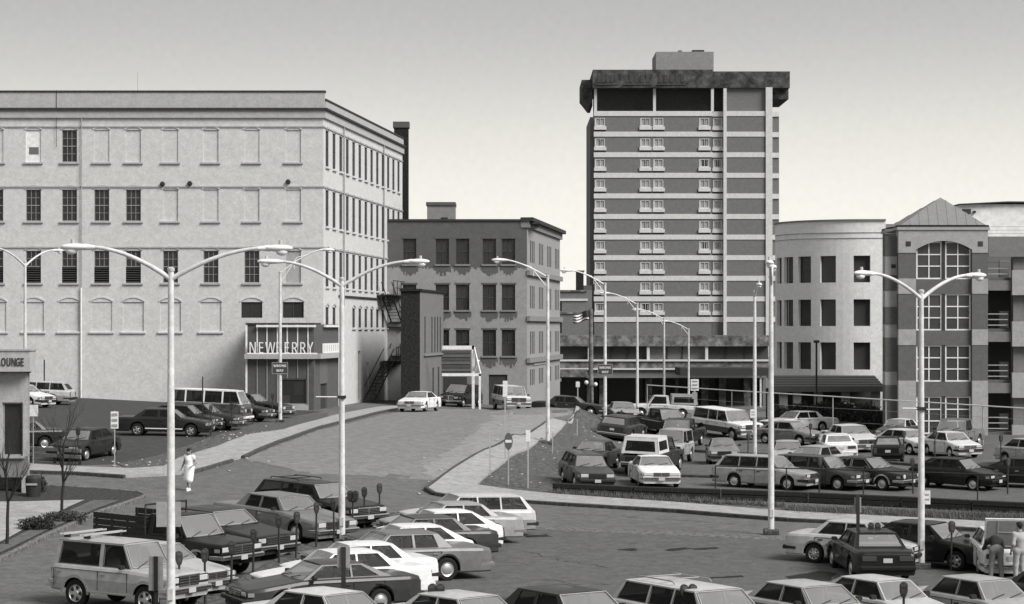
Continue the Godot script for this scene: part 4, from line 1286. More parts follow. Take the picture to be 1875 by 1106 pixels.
func hotel() -> void:
	var D := 295.0
	var t := thing("hotel_tower", "tall brick hotel tower with white floor bands and a dark overhanging crown", "tower")
	var T := face(Vector3(0, 0, -D), Vector3.RIGHT)
	var bands := []
	for i in 11:
		bands.append(36.41 - i * 2.78)
	var bh: float = 0.664
	var xL: float = 11.099; var xM: float = 27.029; var xN: float = 28.652; var xP: float = 34.257; var xQ: float = 35.142
	var cols := [11.911, 18.032, 19.802, 25.997]
	var ww: float = 1.401
	var bot: float = 4.55; var ytop: float = 36.631
	var ops := []; var rops := []
	var Tr := face(Vector3(0, 0, -D - 0.6), Vector3.RIGHT)
	for i in 10:
		var y0: float = bands[i] - 2.139; var h: float = 1.623
		for c in cols:
			ops.append(Rect2(c - ww / 2, y0, ww, h))
		rops.append(Rect2(27.214, y0, 1.254, h))
	put(t, "brick_wall", wall_mesh(xL, xM, bot, ytop, ops, 0.5), "hotel_brick", T)
	put(t, "recessed_wall", wall_mesh(xM, xN, bot, ytop, rops, 0.5), "hotel_brick", Tr)
	put(t, "brick_wall", wall_mesh(xN, xP, bot, ytop, [], 0.3), "hotel_brick", T)
	pbox(t, "recess_side", T, xM - 0.05, xM, bot, ytop, -0.6, 0, "hotel_brick")
	var all := []
	for r in ops: all.append([r, T])
	for r in rops: all.append([r, Tr])
	for a in all:
		var r: Rect2 = a[0]; var tf: Transform3D = a[1]
		window_unit(t, tf, r.position.x, r.position.y + 0.42, r.size.x, r.size.y - 0.42, 2, 1, 0.10, "hotel_concrete", "clear_glass", 0.16, 0.06)
		var gap := rng.randf_range(0.0, 0.5) if rng.randf() < 0.45 else 0.0
		pbox(t, "curtain", tf, r.position.x + 0.05, r.position.x + r.size.x * (0.5 - gap * 0.5), r.position.y + 0.4, r.end.y, -0.22, -0.19, "curtain")
		pbox(t, "curtain", tf, r.position.x + r.size.x * (0.5 + gap * 0.5), r.end.x - 0.05, r.position.y + 0.4, r.end.y, -0.22, -0.19, "curtain")
		pbox(t, "sill_box", tf, r.position.x - 0.12, r.end.x + 0.12, r.position.y - 0.05, r.position.y + 0.42, -0.5, 0.22, "hotel_concrete")
		pbox(t, "air_grille", tf, r.position.x - 0.05, r.end.x + 0.05, r.position.y - 0.3, r.position.y - 0.05, -0.3, 0.04, "hotel_void")
	for i in 11:
		var y: float = bands[i]
		pbox(t, "floor_band", T, xL - 0.05, xM + 0.05, y - bh / 2, y + bh / 2, -0.3, 0.10, "hotel_concrete")
		pbox(t, "floor_band", Tr, xM, xN, y - bh / 2, y + bh / 2, -0.3, 0.10, "hotel_concrete")
		pbox(t, "floor_band", T, xN, xP, y - bh / 2, y + bh / 2, -0.3, 0.08, "hotel_concrete")
		pbox(t, "floor_band", T, xQ, 36.174, y - bh / 2, y + bh / 2, -0.9, -0.72, "hotel_concrete")
	pbox(t, "pier", T, xN - 0.1, xN + 0.32, bot - 1, 39.803, -0.7, 0.2, "hotel_concrete")
	pbox(t, "pier", T, xP, xQ, bot - 1, 39.95, -0.9, 0.24, "hotel_concrete")
	pbox(t, "corner_brick", T, xQ, 36.174, bot, 36.631, -12, -0.9, "hotel_brick")
	pbox(t, "end_wall", T, 10.583, xL, bot, 36.041, -16, -1.0, "hotel_brick")
	pbox(t, "core", T, xL + 0.2, xQ - 0.2, bot, 36.779, -16, -1.4, "hotel_brick")
	# crown
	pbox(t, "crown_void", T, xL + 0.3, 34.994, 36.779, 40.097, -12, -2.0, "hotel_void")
	pbox(t, "crown_panel", T, xN + 0.3, xP, 36.779, 40.097, -1.0, -0.3, "hotel_brick")
	for px in [11.099, 19.064, 26.882]:
		pbox(t, "crown_post", T, px, px + 0.369, 36.705, 39.95, -0.5, 0.05, "hotel_concrete")
	pbox(t, "crown_slab", T, 10.878, 27.029, 39.803, 42.236, -14, 0.9, "weathered_concrete")
	pbox(t, "crown_slab", T, 27.029, 37.502, 39.876, 42.089, -13, 0.2, "weathered_concrete")
	var cp := M.new()
	cp.prism(PackedVector2Array([Vector2(9.477, 41.204), Vector2(10.952, 41.204), Vector2(10.952, 37.664), Vector2(10.583, 37.664), Vector2(9.477, 39.065)]), -12.0, -2.0)
	put(t, "crown_bracket", cp.mesh(), "weathered_concrete", T)
	pbox(t, "crown_bracket", T, 35.068, 37.502, 38.475, 39.876, -12, -1.2, "weathered_concrete")
	pbox(t, "penthouse", T, 19.507, 27.324, 42.089, 44.891, -9, -1.0, "penthouse_concrete")
	pbox(t, "roof_unit", T, 24.522, 26.144, 44.891, 45.26, -4, -2, "louvre")
	pbox(t, "roof_unit", T, 22.678, 23.194, 44.891, 45.334, -4, -3, "stained_concrete")
	# faint fixings left by a sign on the crown
	for q in [[11.394, 14.344], [14.934, 18.622], [19.581, 23.342]]:
		pbox(t, "sign_rail", T, q[0], q[1], 40.171, 40.319, 0.9, 1.0, "hotel_void")
		for i in 5:
			var x := lerpf(q[0], q[1], (i + 0.5) / 5.0)
			pbox(t, "sign_fixing", T, x - 0.22, x + 0.22, 40.54, 41.572, 0.9, 0.95, "hotel_void")
	# podium
	var p := thing("hotel_podium", "long low concrete hotel podium with dark window strip below the tower", "building")
	var TP2 := face(Vector3(0, 0, -272), Vector3.RIGHT)
	var x0: float = 4.59; var x1: float = 31.994
	pbox(p, "parapet", TP2, x0, x1, 5.8, 6.548, -8, 0.0, "stained_concrete")
	pbox(p, "fascia", TP2, x0, x1, 5.188, 5.8, -8, 0.3, "stained_concrete")
	pbox(p, "window_strip", TP2, x0, 17.17, 3.556, 5.188, -1.2, -0.8, "hotel_void")
	pbox(p, "window_strip", TP2, 17.17, 24.378, 3.556, 5.188, -1.2, -0.8, "garage_mid")
	pbox(p, "window_strip", TP2, 24.378, x1, 3.556, 5.188, -1.2, -0.8, "hotel_void")
	for px in [9.622, 16.966, 24.242]:
		pbox(p, "post", TP2, px - 0.17, px + 0.17, 3.42, 5.188, -0.8, 0.1, "hotel_concrete")
	for px in [12.41, 14.45, 19.346, 21.25, 26.69, 29.07]:
		pbox(p, "mullion", TP2, px - 0.06, px + 0.06, 3.556, 5.188, -0.8, -0.65, "louvre")
	pbox(p, "white_rail", TP2, x0, x1, 3.318, 3.522, -0.8, 0.45, "hotel_concrete")
	pbox(p, "spandrel", TP2, x0, x1, 2.468, 3.318, -0.8, 0.2, "stained_concrete")
	pbox(p, "white_rail", TP2, x0, x1, 2.264, 2.468, -0.8, 0.4, "hotel_concrete")
	pbox(p, "fascia", TP2, x0, x1, 1.244, 2.264, -3, 0.0, "garage_mid")
	pbox(p, "soffit", TP2, x0, x1, 1.38, 1.788, -14, -0.05, "garage_mid")
	pbox(p, "lobby_wall", TP2, x0, x1, -4, 1.38, -14.4, -14, "garage_mid")
	for px in [x0, 20.57, x1 - 0.4]:
		pbox(p, "cross_wall", TP2, px, px + 0.4, -4, 1.38, -14, -3.4, "garage_mid")
	pbox(p, "lobby_glazing", TP2, x0, x1, -4, 1.38, -5.0, -4.95, "office_glass")
	for px in [9.826, 11.39, 17.17, 24.242, 26.418, 29.546]:
		pbox(p, "column", TP2, px - 0.42, px + 0.42, -4, 1.38, -3.0, -2.2, "stained_concrete")
	pbox(p, "stone_screen", TP2, 4.59, 9.35, 1.38, 2.332, 0.0, 0.5, "stained_concrete")
	var cn := thing("hotel_canopy", "long flat black entrance canopy projecting from the hotel podium", "canopy")
	var TC := face(Vector3(0, 0, -262), Vector3.RIGHT)
	pbox(cn, "roof", TC, 20.207, 30.949, 1.736, 2.653, -9, 0, "louvre")
	pbox(cn, "post", TC, 21.124, 21.32, -3.0, 1.736, -0.5, -0.3, "hotel_concrete")
	pbox(cn, "post", TC, 29.77, 29.966, -3.0, 1.736, -0.5, -0.3, "hotel_concrete")
	# lower block between the warehouse and the tower
	var q := thing("brick_wing", "plain brick wing with pale coping between warehouse and hotel tower", "building")
	var TQ := face(Vector3(0, 0, -284), Vector3.RIGHT)
	put(q, "wall", wall_mesh(3.728, 10.402, -3, 12.399, [Rect2(5.574, 9.63, 0.9, 1.4), Rect2(5.574, 6.79, 0.9, 1.4)], 0.4), "annex_brick", TQ)
	pbox(q, "coping", TQ, 3.728, 9.762, 12.186, 12.399, -3, 0.2, "stained_concrete")
	pbox(q, "belt_course", TQ, 3.728, 9.834, 10.979, 11.263, 0, 0.15, "hotel_concrete")
	pbox(q, "belt_course", TQ, 3.728, 9.834, 9.275, 9.488, 0, 0.15, "stained_concrete")
	pbox(q, "rooms", TQ, 3.869, 10.331, -3, 12.115, -8, -0.5, "hotel_brick")
	var c2 := thing("square_chimney", "short square dark chimney on the brick wing beside the tower", "chimney", Vector3(8.928, 12.396 - 0.2, -288))
	pbox(c2, "shaft", Transform3D(), -0.5, 0.5, 0, 2.664, -0.5, 0.5, "soot_brick")
	pbox(c2, "shoulder", Transform3D(), 0.5, 1.6, 0, 0.864, -0.5, 0.5, "dark_brick")
	pbox(c2, "cap", Transform3D(), -0.6, 0.6, 2.664, 2.736 + 0.1, -0.6, 0.6, "dark_brick")

func office() -> void:
	var b := thing("curved_office", "pale office building with curved front and rows of dark windows", "building")
	var R := 6.6
	var xz: float = 27.901; var z0 := -170.0
	var yt: float = 15.83; var yb := -1.5
	var rws := [[11.027, 13.11], [7.628, 9.71], [4.228, 6.353]]
	# angle runs from the straight right end round to the left; negative is straight
	var P := func(s: float, y: float, d: float) -> Vector3:
		if s <= 0: return Vector3(xz - s, y, z0 - d)
		var a := s / R
		return Vector3(xz - (R - d) * sin(a), y, z0 - R + (R - d) * cos(a))
	var cen := [0.66, R * deg_to_rad(29), R * deg_to_rad(47.5), R * deg_to_rad(64), R * deg_to_rad(79)]
	var cuts := [-1.19]
	for i in 21: cuts.append(R * deg_to_rad(92) * i / 20.0)
	var ops := []
	for c in cen:
		cuts.append_array([c - 0.65, c + 0.65])
		for r in rws: ops.append(Rect2(c - 0.65, r[0], 1.3, r[1] - r[0]))
	var ys := [yb, yt]
	for r in rws: ys.append_array([r[0], r[1]])
	cuts.sort(); ys.sort()
	var m := M.new()
	for i in cuts.size() - 1:
		if cuts[i + 1] - cuts[i] < 1e-4: continue
		for j in ys.size() - 1:
			var c := Vector2((cuts[i] + cuts[i + 1]) / 2, (ys[j] + ys[j + 1]) / 2)
			var hole := false
			for r in ops:
				if r.has_point(c): hole = true
			if not hole:
				m.quad(P.call(cuts[i], ys[j], 0.0), P.call(cuts[i], ys[j + 1], 0.0), P.call(cuts[i + 1], ys[j + 1], 0.0), P.call(cuts[i + 1], ys[j], 0.0))
	for r in ops:
		var q := [Vector2(r.position.x, r.position.y), Vector2(r.end.x, r.position.y), Vector2(r.end.x, r.end.y), Vector2(r.position.x, r.end.y)]
		for i in 4:
			var a: Vector2 = q[i]; var c: Vector2 = q[(i + 1) % 4]
			m.quad(P.call(a.x, a.y, 0.0), P.call(c.x, c.y, 0.0), P.call(c.x, c.y, 0.35), P.call(a.x, a.y, 0.35))
	put(b, "wall", m.mesh(), "office_wall")
	for r in ops:
		var a: Vector3 = P.call(r.end.x, 0.0, 0.0); var c: Vector3 = P.call(r.position.x, 0.0, 0.0)
		window_unit(b, face(a, c - a), 0, r.position.y, a.distance_to(c), r.size.y, 1, 1, 0.3, "sash_dark", "office_glass", 0.05)
	# grooves near the top and coping
	for e in [[14.895, 0.03, 0.05, "stone_trim"], [14.47, 0.03, 0.05, "stone_trim"], [yt, 0.12, 0.12, "garage_mid"]]:
		var gm := M.new()
		for i in cuts.size() - 1:
			gm.hexa(P.call(cuts[i], e[0], -e[2]), P.call(cuts[i + 1], e[0], -e[2]), P.call(cuts[i + 1], e[0], 0.2), P.call(cuts[i], e[0], 0.2), P.call(cuts[i], e[0] + e[1], -e[2]), P.call(cuts[i + 1], e[0] + e[1], -e[2]), P.call(cuts[i + 1], e[0] + e[1], 0.2), P.call(cuts[i], e[0] + e[1], 0.2))
		put(b, "coping", gm.mesh(), e[3])
	var inner := M.new()
	inner.lathe([Vector2(R - 1.1, yb), Vector2(R - 1.1, yt - 0.2), Vector2(0.01, yt - 0.2)], Transform3D(Basis(), Vector3(xz, 0, z0 - R)), 28)
	inner.box(Vector3(xz + 0.4, (yb + yt) / 2 - 0.1, z0 - R), Vector3(1.4, yt - yb - 0.4, 2 * R - 2))
	put(b, "rooms", inner.mesh(), "room_dark")
	pbox(b, "end_wall", Transform3D(), 29.091 - 0.3, 29.091, yb, yt, -186, -170.02, "office_wall")
	# entrance canopy: shingled pent roof on posts
	var c := thing("office_canopy", "dark shingled entrance canopy on posts under the curved office", "canopy")
	var yr: float = 3.788; var ye: float = 3.004
	var xa: float = 19.738; var xb: float = 28.153
	for i in 5:
		var rr := M.new()
		var t0 := i / 5.0; var t1 := (i + 1) / 5.0
		rr.hexa(Vector3(xa, lerpf(yr, ye, t1) - 0.02, lerpf(-169.8, -165, t1)), Vector3(xb, lerpf(yr, ye, t1) - 0.02, lerpf(-169.8, -165, t1)), Vector3(xb, lerpf(yr, ye, t0) - 0.02, lerpf(-169.8, -165, t0)), Vector3(xa, lerpf(yr, ye, t0) - 0.02, lerpf(-169.8, -165, t0)), Vector3(xa, lerpf(yr, ye, t1) + 0.06, lerpf(-169.8, -165, t1)), Vector3(xb, lerpf(yr, ye, t1) + 0.06, lerpf(-169.8, -165, t1)), Vector3(xb, lerpf(yr, ye, t0), lerpf(-169.8, -165, t0)), Vector3(xa, lerpf(yr, ye, t0), lerpf(-169.8, -165, t0)))
		put(c, "shingle_course", rr.mesh(), "shingle")
	pbox(c, "gutter", Transform3D(), xa, xb, ye - 0.35, ye - 0.02, -165.2, -164.95, "louvre")
	for px in [20.563, 21.594, 23.203, 25.266, 27.576]:
		pbox(c, "post", Transform3D(), px - 0.3, px + 0.3, -1, ye - 0.3, -165.9, -165.3, "garage_mid")
	pbox(c, "entrance_wall", Transform3D(), xa, xb, -1, ye - 0.2, -169.9, -169.4, "louvre")

func garage() -> void:
	var b := thing("stair_tower", "banded stair tower with arched glazing under a pyramid metal roof", "tower")
	var T := face(Vector3(0, 0, -140), Vector3.RIGHT)
	var x0: float = 24.762; var x1: float = 25.883; var x2: float = 29.488; var x3: float = 30.503
	var ylev := [0.5 - 2.5, 4.105, 6.38, 7.395, 9.67, 10.65, 12.295]
	var mats := ["garage_light", "garage_dark", "garage_light", "garage_dark", "garage_light", "garage_dark"]
	for i in 6:
		pbox(b, "pier_block", T, x0, x1, ylev[i], ylev[i + 1], -0.8, 0.0 if i % 2 else 0.03, mats[i])
		pbox(b, "pier_block", T, x2, x3, ylev[i], ylev[i + 1], -0.8, 0.0 if i % 2 else 0.03, mats[i])
	# head with segmental arch
	var ya: float = 12.295; var yt: float = 13.765
	var pts := PackedVector2Array([Vector2(x0, ya), Vector2(x0, yt), Vector2(x3, yt), Vector2(x3, ya), Vector2(x2, ya)])
	for i in 13:
		var u := 1.0 - i / 6.0
		pts.append(Vector2((x1 + x2) / 2 + u * (x2 - x1) / 2 * 0.998, 12.505 + (13.065 - 12.505) * (1 - u * u)))
	pts.append(Vector2(x1, ya))
	var hm := M.new()
	hm.prism(pts, -0.8, 0.04)
	put(b, "arched_head", hm.mesh(), "garage_light", T)
	for px in [25.392, 30.012]:
		pbox(b, "square_vent", T, px - 0.16, px + 0.16, 12.715, 13.03, 0.03, 0.06, "louvre")
	pbox(b, "cornice", T, x0 - 0.1, x3 + 0.1, yt, 13.94, -6, 0.12, "garage_light")
	pbox(b, "eave", T, x0 - 0.05, x3 + 0.05, 13.94, 14.08, -6, 0.06, "louvre")
	# glazing
	for e in [[10.615, 13.03], [7.325, 9.67], [4.035, 6.38], [0.675, 3.09]]:
		for q in [[25.953, 27.598], [27.808, 29.453]]:
			window_unit(b, T, q[0], e[0], q[1] - q[0], e[1] - e[0], 2, 3, 0.32, "white_steel", "garage_glass", 0.09, 0.07)
		pbox(b, "mullion", T, 27.598, 27.808, e[0], e[1], -0.4, -0.22, "louvre")
	for e in [[9.67, 10.615], [6.38, 7.325], [3.09, 4.035], [-0.55, 0.675]]:
		pbox(b, "spandrel", T, x1, x2, e[0], e[1], -0.6, -0.2, "garage_dark")
		pbox(b, "stair_flight", T, x1 + 0.2, x2 - 0.2, e[0] + 0.2, e[1] - 0.2, -3.5, -1.2, "garage_mid")
	pbox(b, "back_wall", T, x0, x3, -2, yt, -6, -5.4, "garage_mid")
	pbox(b, "side_wall", T, x0, x0 + 0.4, -2, yt, -5.4, -0.8, "garage_dark")
	pbox(b, "side_wall", T, x3 - 0.4, x3, -2, yt, -5.4, -0.8, "garage_dark")
	# roof
	var ap: Vector3 = Vector3(28.027, 16.02, -142.9)
	var ye: float = 14.08
	var rc := [Vector3(x0 + 0.15, ye, -139.9), Vector3(x3 - 0.15, ye, -139.9), Vector3(x3 - 0.15, ye, -145.9), Vector3(x0 + 0.15, ye, -145.9)]
	for i in 4:
		var rm := M.new()
		rm.tri(rc[i], ap, rc[(i + 1) % 4])
		var rp := put(b, "roof", rm.mesh(), "metal_roof")
		for s in 8:
			var u := (s + 1) / 9.0
			var p: Vector3 = (rc[i] as Vector3).lerp(rc[(i + 1) % 4], u)
			var t := 1.0 - absf(2 * u - 1)
			var q: Vector3 = ap + (((rc[i] as Vector3) if u < 0.5 else (rc[(i + 1) % 4] as Vector3)) - ap) * (1 - t)
			if u == 0.5: q = ap
			var sm := M.new()
			sm.tube([p, q], [0.03, 0.03], 4)
			put(rp, "standing_seam", sm.mesh(), "metal_roof")
	# the parking decks to the right
	var k := thing("parking_garage", "open concrete parking garage with pale panels beside the stair tower", "garage")
	var TG := face(Vector3(0, 0, -141), Vector3.RIGHT)
	var gx0: float = 30.756; var gx1 := 48.0
	pbox(k, "parapet", TG, gx0, gx1, 12.082, 13.387, -0.3, 0.0, "garage_mid")
	var dk := [10.602, 7.288, 3.975, 0.591]
	for i in 4:
		var y: float = dk[i]
		pbox(k, "deck_slab", TG, gx0, gx1, y - 0.55, y + 0.15, -16, -0.4, "garage_dark")
		pbox(k, "deck_edge", TG, gx0, 32.236, y - 0.7, y - 0.05, -0.4, -0.1, "garage_mid" if i < 3 else "garage_dark")
		for q in 3:
			pbox(k, "guard_rail", TG, gx0, 32.095, y + 0.35 + q * 0.36, y + 0.41 + q * 0.36, -0.5, -0.44, "sill_stone")
		pbox(k, "pale_panel", TG, 32.271, 32.271 + 1.62, y - 1.0, y + 0.62, -0.3, 0.10, "garage_light")
		pbox(k, "pale_panel", TG, 32.271 + 1.64, gx1, y - 1.0, y + 0.62, -0.3, 0.10, "garage_light")
		pbox(k, "ramp_panel", TG, 31.848, 32.448, y + 0.2, y + 1.3, -2.0, -1.7, "garage_light")
	for px in [32.448, 36.0, 41.0]:
		pbox(k, "column", TG, px, px + 0.7, -2, 12.082, -1.1, -0.4, "garage_mid")
	pbox(k, "back_wall", TG, gx0, gx1, -2, 13.14, -17, -16, "room_dark")
	pbox(k, "base_wall", TG, gx0, gx1, -2, 0.45, -0.35, -0.12, "garage_mid")
	for q in 3:
		pbox(k, "roof_rail", TG, 30.685, gx1, 13.422 + 0.15 + q * 0.22, 13.422 + 0.18 + q * 0.22, -0.3, -0.27, "galvanised")
	# link bay left of the tower
	var l := thing("link_bay", "narrow banded link between the curved office and the stair tower", "building")
	var TL := face(Vector3(0, 0, -140.5), Vector3.RIGHT)
	var lv := [-1.5, 3.812, 4.69, 6.868, 7.711, 8.835, 9.889, 10.872, 12.101, 13.401]
	for i in 9:
		pbox(l, "wall_band", TL, 24.008, 24.762 - 0.003, lv[i], lv[i + 1], -1.0, 0.0 if i % 2 else 0.03, "garage_dark" if i % 2 == 0 else "garage_light")
	pbox(l, "square_vent", TL, 24.394, 24.675, 11.329, 11.575, 0.001, 0.02, "louvre")
	for q in 3:
		pbox(l, "roof_rail", TL, 24.008, 24.886, 13.401 + 0.15 + q * 0.24, 13.401 + 0.18 + q * 0.24, -0.3, -0.27, "galvanised")
	# white hall behind
	var w := thing("white_hall", "large windowless white hall with dark roof edge behind the stair tower", "building")
	var TW := face(Vector3(0, 0, -215), Vector3.RIGHT)
	pbox(w, "wall", TW, 44.048, 70, -2, 19.648, -20, 0, "white_wall")
	var rf := M.new()
	rf.hexa(Vector3(43.913, 19.571, -214.6), Vector3(48.687, 19.786, -214.6), Vector3(48.687, 19.786, -235), Vector3(43.913, 19.571, -235), Vector3(43.913, 19.679, -214.6), Vector3(48.687, 19.92, -214.6), Vector3(48.687, 19.947, -235), Vector3(43.913, 19.679, -235))
	rf.hexa(Vector3(48.687, 19.786, -214.6), Vector3(73.098, 19.625, -214.6), Vector3(73.098, 19.625, -235), Vector3(48.687, 19.786, -235), Vector3(48.687, 19.92, -214.6), Vector3(73.098, 19.786, -214.6), Vector3(73.098, 19.786, -235), Vector3(48.687, 19.947, -235))
	put(w, "roof_edge", rf.mesh(), "louvre")
	pbox(w, "duct", TW, 44.317, 45.069, 18.68, 19.164, 0, 0.5, "louvre")
	pbox(w, "vent", TW, 45.392, 45.607, 18.788, 19.002, 0, 0.3, "louvre")

func lounge() -> void:
	var b := thing("lounge_building", "small stucco lounge building with plate window on the corner", "building")
	var z := -83.0
	var T := face(Vector3(0, 0, z), Vector3.RIGHT)
	var x1: float = -18.395; var x0 := -28.0
	var gy := 0.5
	var op := Rect2(-19.37, 2.561, 0.788, 2.096)
	put(b, "wall", wall_mesh(x0, x1, 2.624 , 5.881, [Rect2(op.position.x, 2.624, op.size.x, 2.034)], 0.3), "stucco", T)
	put(b, "stone_base", wall_mesh(x0, x1, gy - 0.5, 2.624, [Rect2(x0 + 0.01, 0.0, x1 - x0 - 0.25, 1.814)], 0.6), "stucco_low", T)
	window_unit(b, T, op.position.x, 2.624, op.size.x, 2.034, 1, 1, 0.14, "sash_grey", "building_glass", 0.06)
	pbox(b, "sill", T, op.position.x - 0.05, op.end.x + 0.08, 2.541, 2.624, 0, 0.12, "sill_stone")
	pbox(b, "corner_post", T, -18.623, -18.457, gy - 0.4, 1.856, -0.1, 0.05, "sill_stone")
	var sw := M.new()
	sw.hexa(Vector3(x1 - 0.25, gy - 0.5, z - 0.31), Vector3(x1, gy - 0.5, z - 0.31), Vector3(x1 - 2.2, gy - 0.5, z - 9), Vector3(x1 - 2.45, gy - 0.5, z - 9), Vector3(x1 - 0.25, 5.881, z - 0.31), Vector3(x1, 5.881, z - 0.31), Vector3(x1 - 2.2, 5.881, z - 9), Vector3(x1 - 2.45, 5.881, z - 9))
	put(b, "side_wall", sw.mesh(), "stucco")
	pbox(b, "rooms", T, x0, x1 - 2.6, 0, 5.84, -9, -0.9, "room_dark")
	pbox(b, "back_panel", T, x1 - 2.6, x1 - 0.4, 0, 5.84, -0.95, -0.9, "room_dark")
	pbox(b, "roof", T, x0, x1 - 2.3, 5.881, 5.965, -9, 0.05, "dark_line")
	var s := thing("lounge_sign", "long grey box sign lettered on the roof edge of the corner building", "sign")
	pbox(s, "box", T, x0, -18.208, 5.84, 6.628, -0.5, 0.5, "cornice_grey")
	pbox(s, "top_trim", T, x0, -18.167, 6.628, 6.691, -0.55, 0.55, "sill_stone")
	pbox(s, "bottom_trim", T, x0, -18.374, 5.778, 5.84, -0.5, 0.48, "dark_line")
	var xs := [-19.681, -19.381, -19.204, -19.007, -18.82, -18.654, -18.499]
	var wd := " LOUNGE"
	for i in range(1, 7):
		put(s, "letter", text_mesh(wd[i], 0.31, 0.03), "ink", off(T, Vector3(xs[i], 6.193, 0.51)) * Transform3D(Basis.from_scale(Vector3(0.62, 1, 1)), Vector3.ZERO))

# ---------------------------------------------------------------- street furniture
func lamp_head(p: Node, at: Vector3, dir: Vector3) -> void:
	var b := Basis(dir, Vector3.UP, dir.cross(Vector3.UP))
	var h := M.new()
	h.ball(Vector3.ZERO, Vector3(0.36, 0.09, 0.15), 14, 8)
	h.tube([Vector3(-0.5, -0.01, 0), Vector3(-0.22, 0.0, 0)], [0.05, 0.085], 8)
	var o := put(p, "lamp_head", h.mesh(), "lamp_white", Transform3D(b, at))
	var w := M.new()
	w.ball(Vector3(0.08, -0.09, 0), Vector3(0.15, 0.10, 0.11), 12, 6)
	put(o, "lens_bowl", w.mesh(), "bowl")
	var c := M.new()
	c.tube([Vector3(0.05, 0.09, 0), Vector3(0.05, 0.19, 0)], [0.05, 0.045], 8)
	put(o, "photocell", c.mesh(), "lamp_grey")

# arms: [turn in degrees (0 to the right, 90 away), reach, rise above the pole top]
func street_lamp(label: String, x: float, z: float, h: float, arms: Array, truss := false, group := "street lamps") -> Node3D:
	var o := thing("street_lamp", label, "street lamp", Vector3(x, g(x, z), z), 0.0, group)
	var p := M.new()
	p.tube([Vector3(0, -0.1, 0), Vector3(0, h * 0.5, 0), Vector3(0, h, 0)], [0.112, 0.095, 0.072], 12)
	put(o, "pole", p.mesh(), "lamp_pole_paint")
	var c := M.new()
	c.lathe([Vector2(0.09, h - 0.02), Vector2(0.095, h + 0.05), Vector2(0.05, h + 0.08), Vector2(0.001, h + 0.08)], Transform3D(), 10)
	put(o, "cap", c.mesh(), "lamp_grey")
	var bs := M.new()
	bs.bar(Vector3(0, 0.08, 0), Vector3(0.5, 0.22, 0.5), 0.05)
	put(o, "base_plate", bs.mesh(), "kerb_dark")
	var hb := M.new()
	hb.bar(Vector3(0, 0.75, 0.12), Vector3(0.12, 0.3, 0.05), 0.01)
	put(o, "hand_hole_cover", hb.mesh(), "lamp_grey")
	for a in arms:
		var d := Vector3(cos(deg_to_rad(a[0])), 0, -sin(deg_to_rad(a[0])))
		var am := M.new()
		var path := []; var rad := []
		for i in 13:
			var t := i / 12.0
			var yy: float = h - 0.22 + (a[2] + 0.22) * (1 - pow(1 - t, 1.8)) if not truss else h - 0.05 + (a[2] + 0.05) * (1 - pow(1 - t, 1.5))
			path.append(d * a[1] * t + Vector3(0, yy, 0)); rad.append(lerpf(0.065, 0.042, t) if not truss else 0.038)
		am.tube(path, rad, 8)
		put(o, "arm", am.mesh(), "lamp_pole_paint" if not truss else "lamp_white")
		if truss:
			var bm := M.new()
			var e: Vector3 = path[8]
			bm.tube([Vector3(0, h - 0.62, 0), e * Vector3(0.6, 1, 0.6) + Vector3(0, -0.18, 0), e], [0.03, 0.028, 0.026], 6)
			bm.tube([path[4], (path[4] as Vector3) - Vector3(0, 0.36, 0)], [0.018, 0.018], 5)
			put(o, "brace", bm.mesh(), "lamp_white")
		lamp_head(o, path[12] + d * 0.36, d)
	return o

func meter(label: String, x: float, z: float, double := false, h := 1.2, group := "parking meters") -> void:
	var o := thing("parking_meter", label, "parking meter", Vector3(x, g(x, z), z), rng.randf_range(-0.4, 0.4), group)
	o.rotation.z = rng.randf_range(-0.03, 0.03)
	var p := M.new()
	p.tube([Vector3(0, -0.1, 0), Vector3(0, h, 0)], [0.035, 0.03], 8)
	put(o, "post", p.mesh(), "meter_dark")
	for s in ([-0.1, 0.1] if double else [0.0]):
		var pts := PackedVector2Array([Vector2(-0.045, 0), Vector2(0.045, 0), Vector2(0.085, 0.12), Vector2(0.09, 0.26)])
		for i in 7:
			var a := PI * (i + 0.5) / 7.0
			pts.append(Vector2(cos(a) * 0.09, 0.27 + sin(a) * 0.09))
		pts.append(Vector2(-0.09, 0.26)); pts.append(Vector2(-0.085, 0.12))
		var b := M.new()
		b.prism(pts, -0.065, 0.065, Transform3D(Basis(), Vector3(s, h - 0.02, 0)))
		var hd := put(o, "meter_head", b.mesh(), "meter_dark")
		for e in [-1.0, 1.0]:
			var w := M.new()
			w.box(Vector3(s, h + 0.27, e * 0.066), Vector3(0.12, 0.075, 0.01))
			put(hd, "dial_window", w.mesh(), "dusty_pane")
			var cv := M.new()
			cv.box(Vector3(s, h + 0.12, e * 0.067), Vector3(0.1, 0.12, 0.012))
			put(hd, "coin_plate", cv.mesh(), "sign_dark")
	if double:
		put(o, "yoke", boxmesh(Vector3(0.26, 0.05, 0.06)), "meter_dark", Transform3D(Basis(), Vector3(0, h - 0.03, 0)))

# post with flat plates: plates are [y centre, width, height, material, z side]
func sign_post(called: String, label: String, x: float, z: float, h: float, plates: Array, turn := 0.0, post := "galvanised", r := 0.03) -> Node3D:
	var o := thing(called, label, "sign" if plates.size() else "post", Vector3(x, g(x, z), z), deg_to_rad(turn))
	var p := M.new()
	p.box(Vector3(0, h / 2 - 0.1, 0), Vector3(r * 2, h + 0.2, r))
	put(o, "post", p.mesh(), post)
	for q in plates:
		var b := M.new()
		b.bar(Vector3(0, q[0], q[4] * (r / 2 + 0.012)), Vector3(q[1], q[2], 0.018), 0.004)
		put(o, "plate", b.mesh(), q[3])
	return o

func lettering(o: Node3D, s: String, size: float, at: Vector3, m: String) -> void:
	put(o, "lettering", text_mesh(s, size, 0.008), m, Transform3D(Basis(), at))

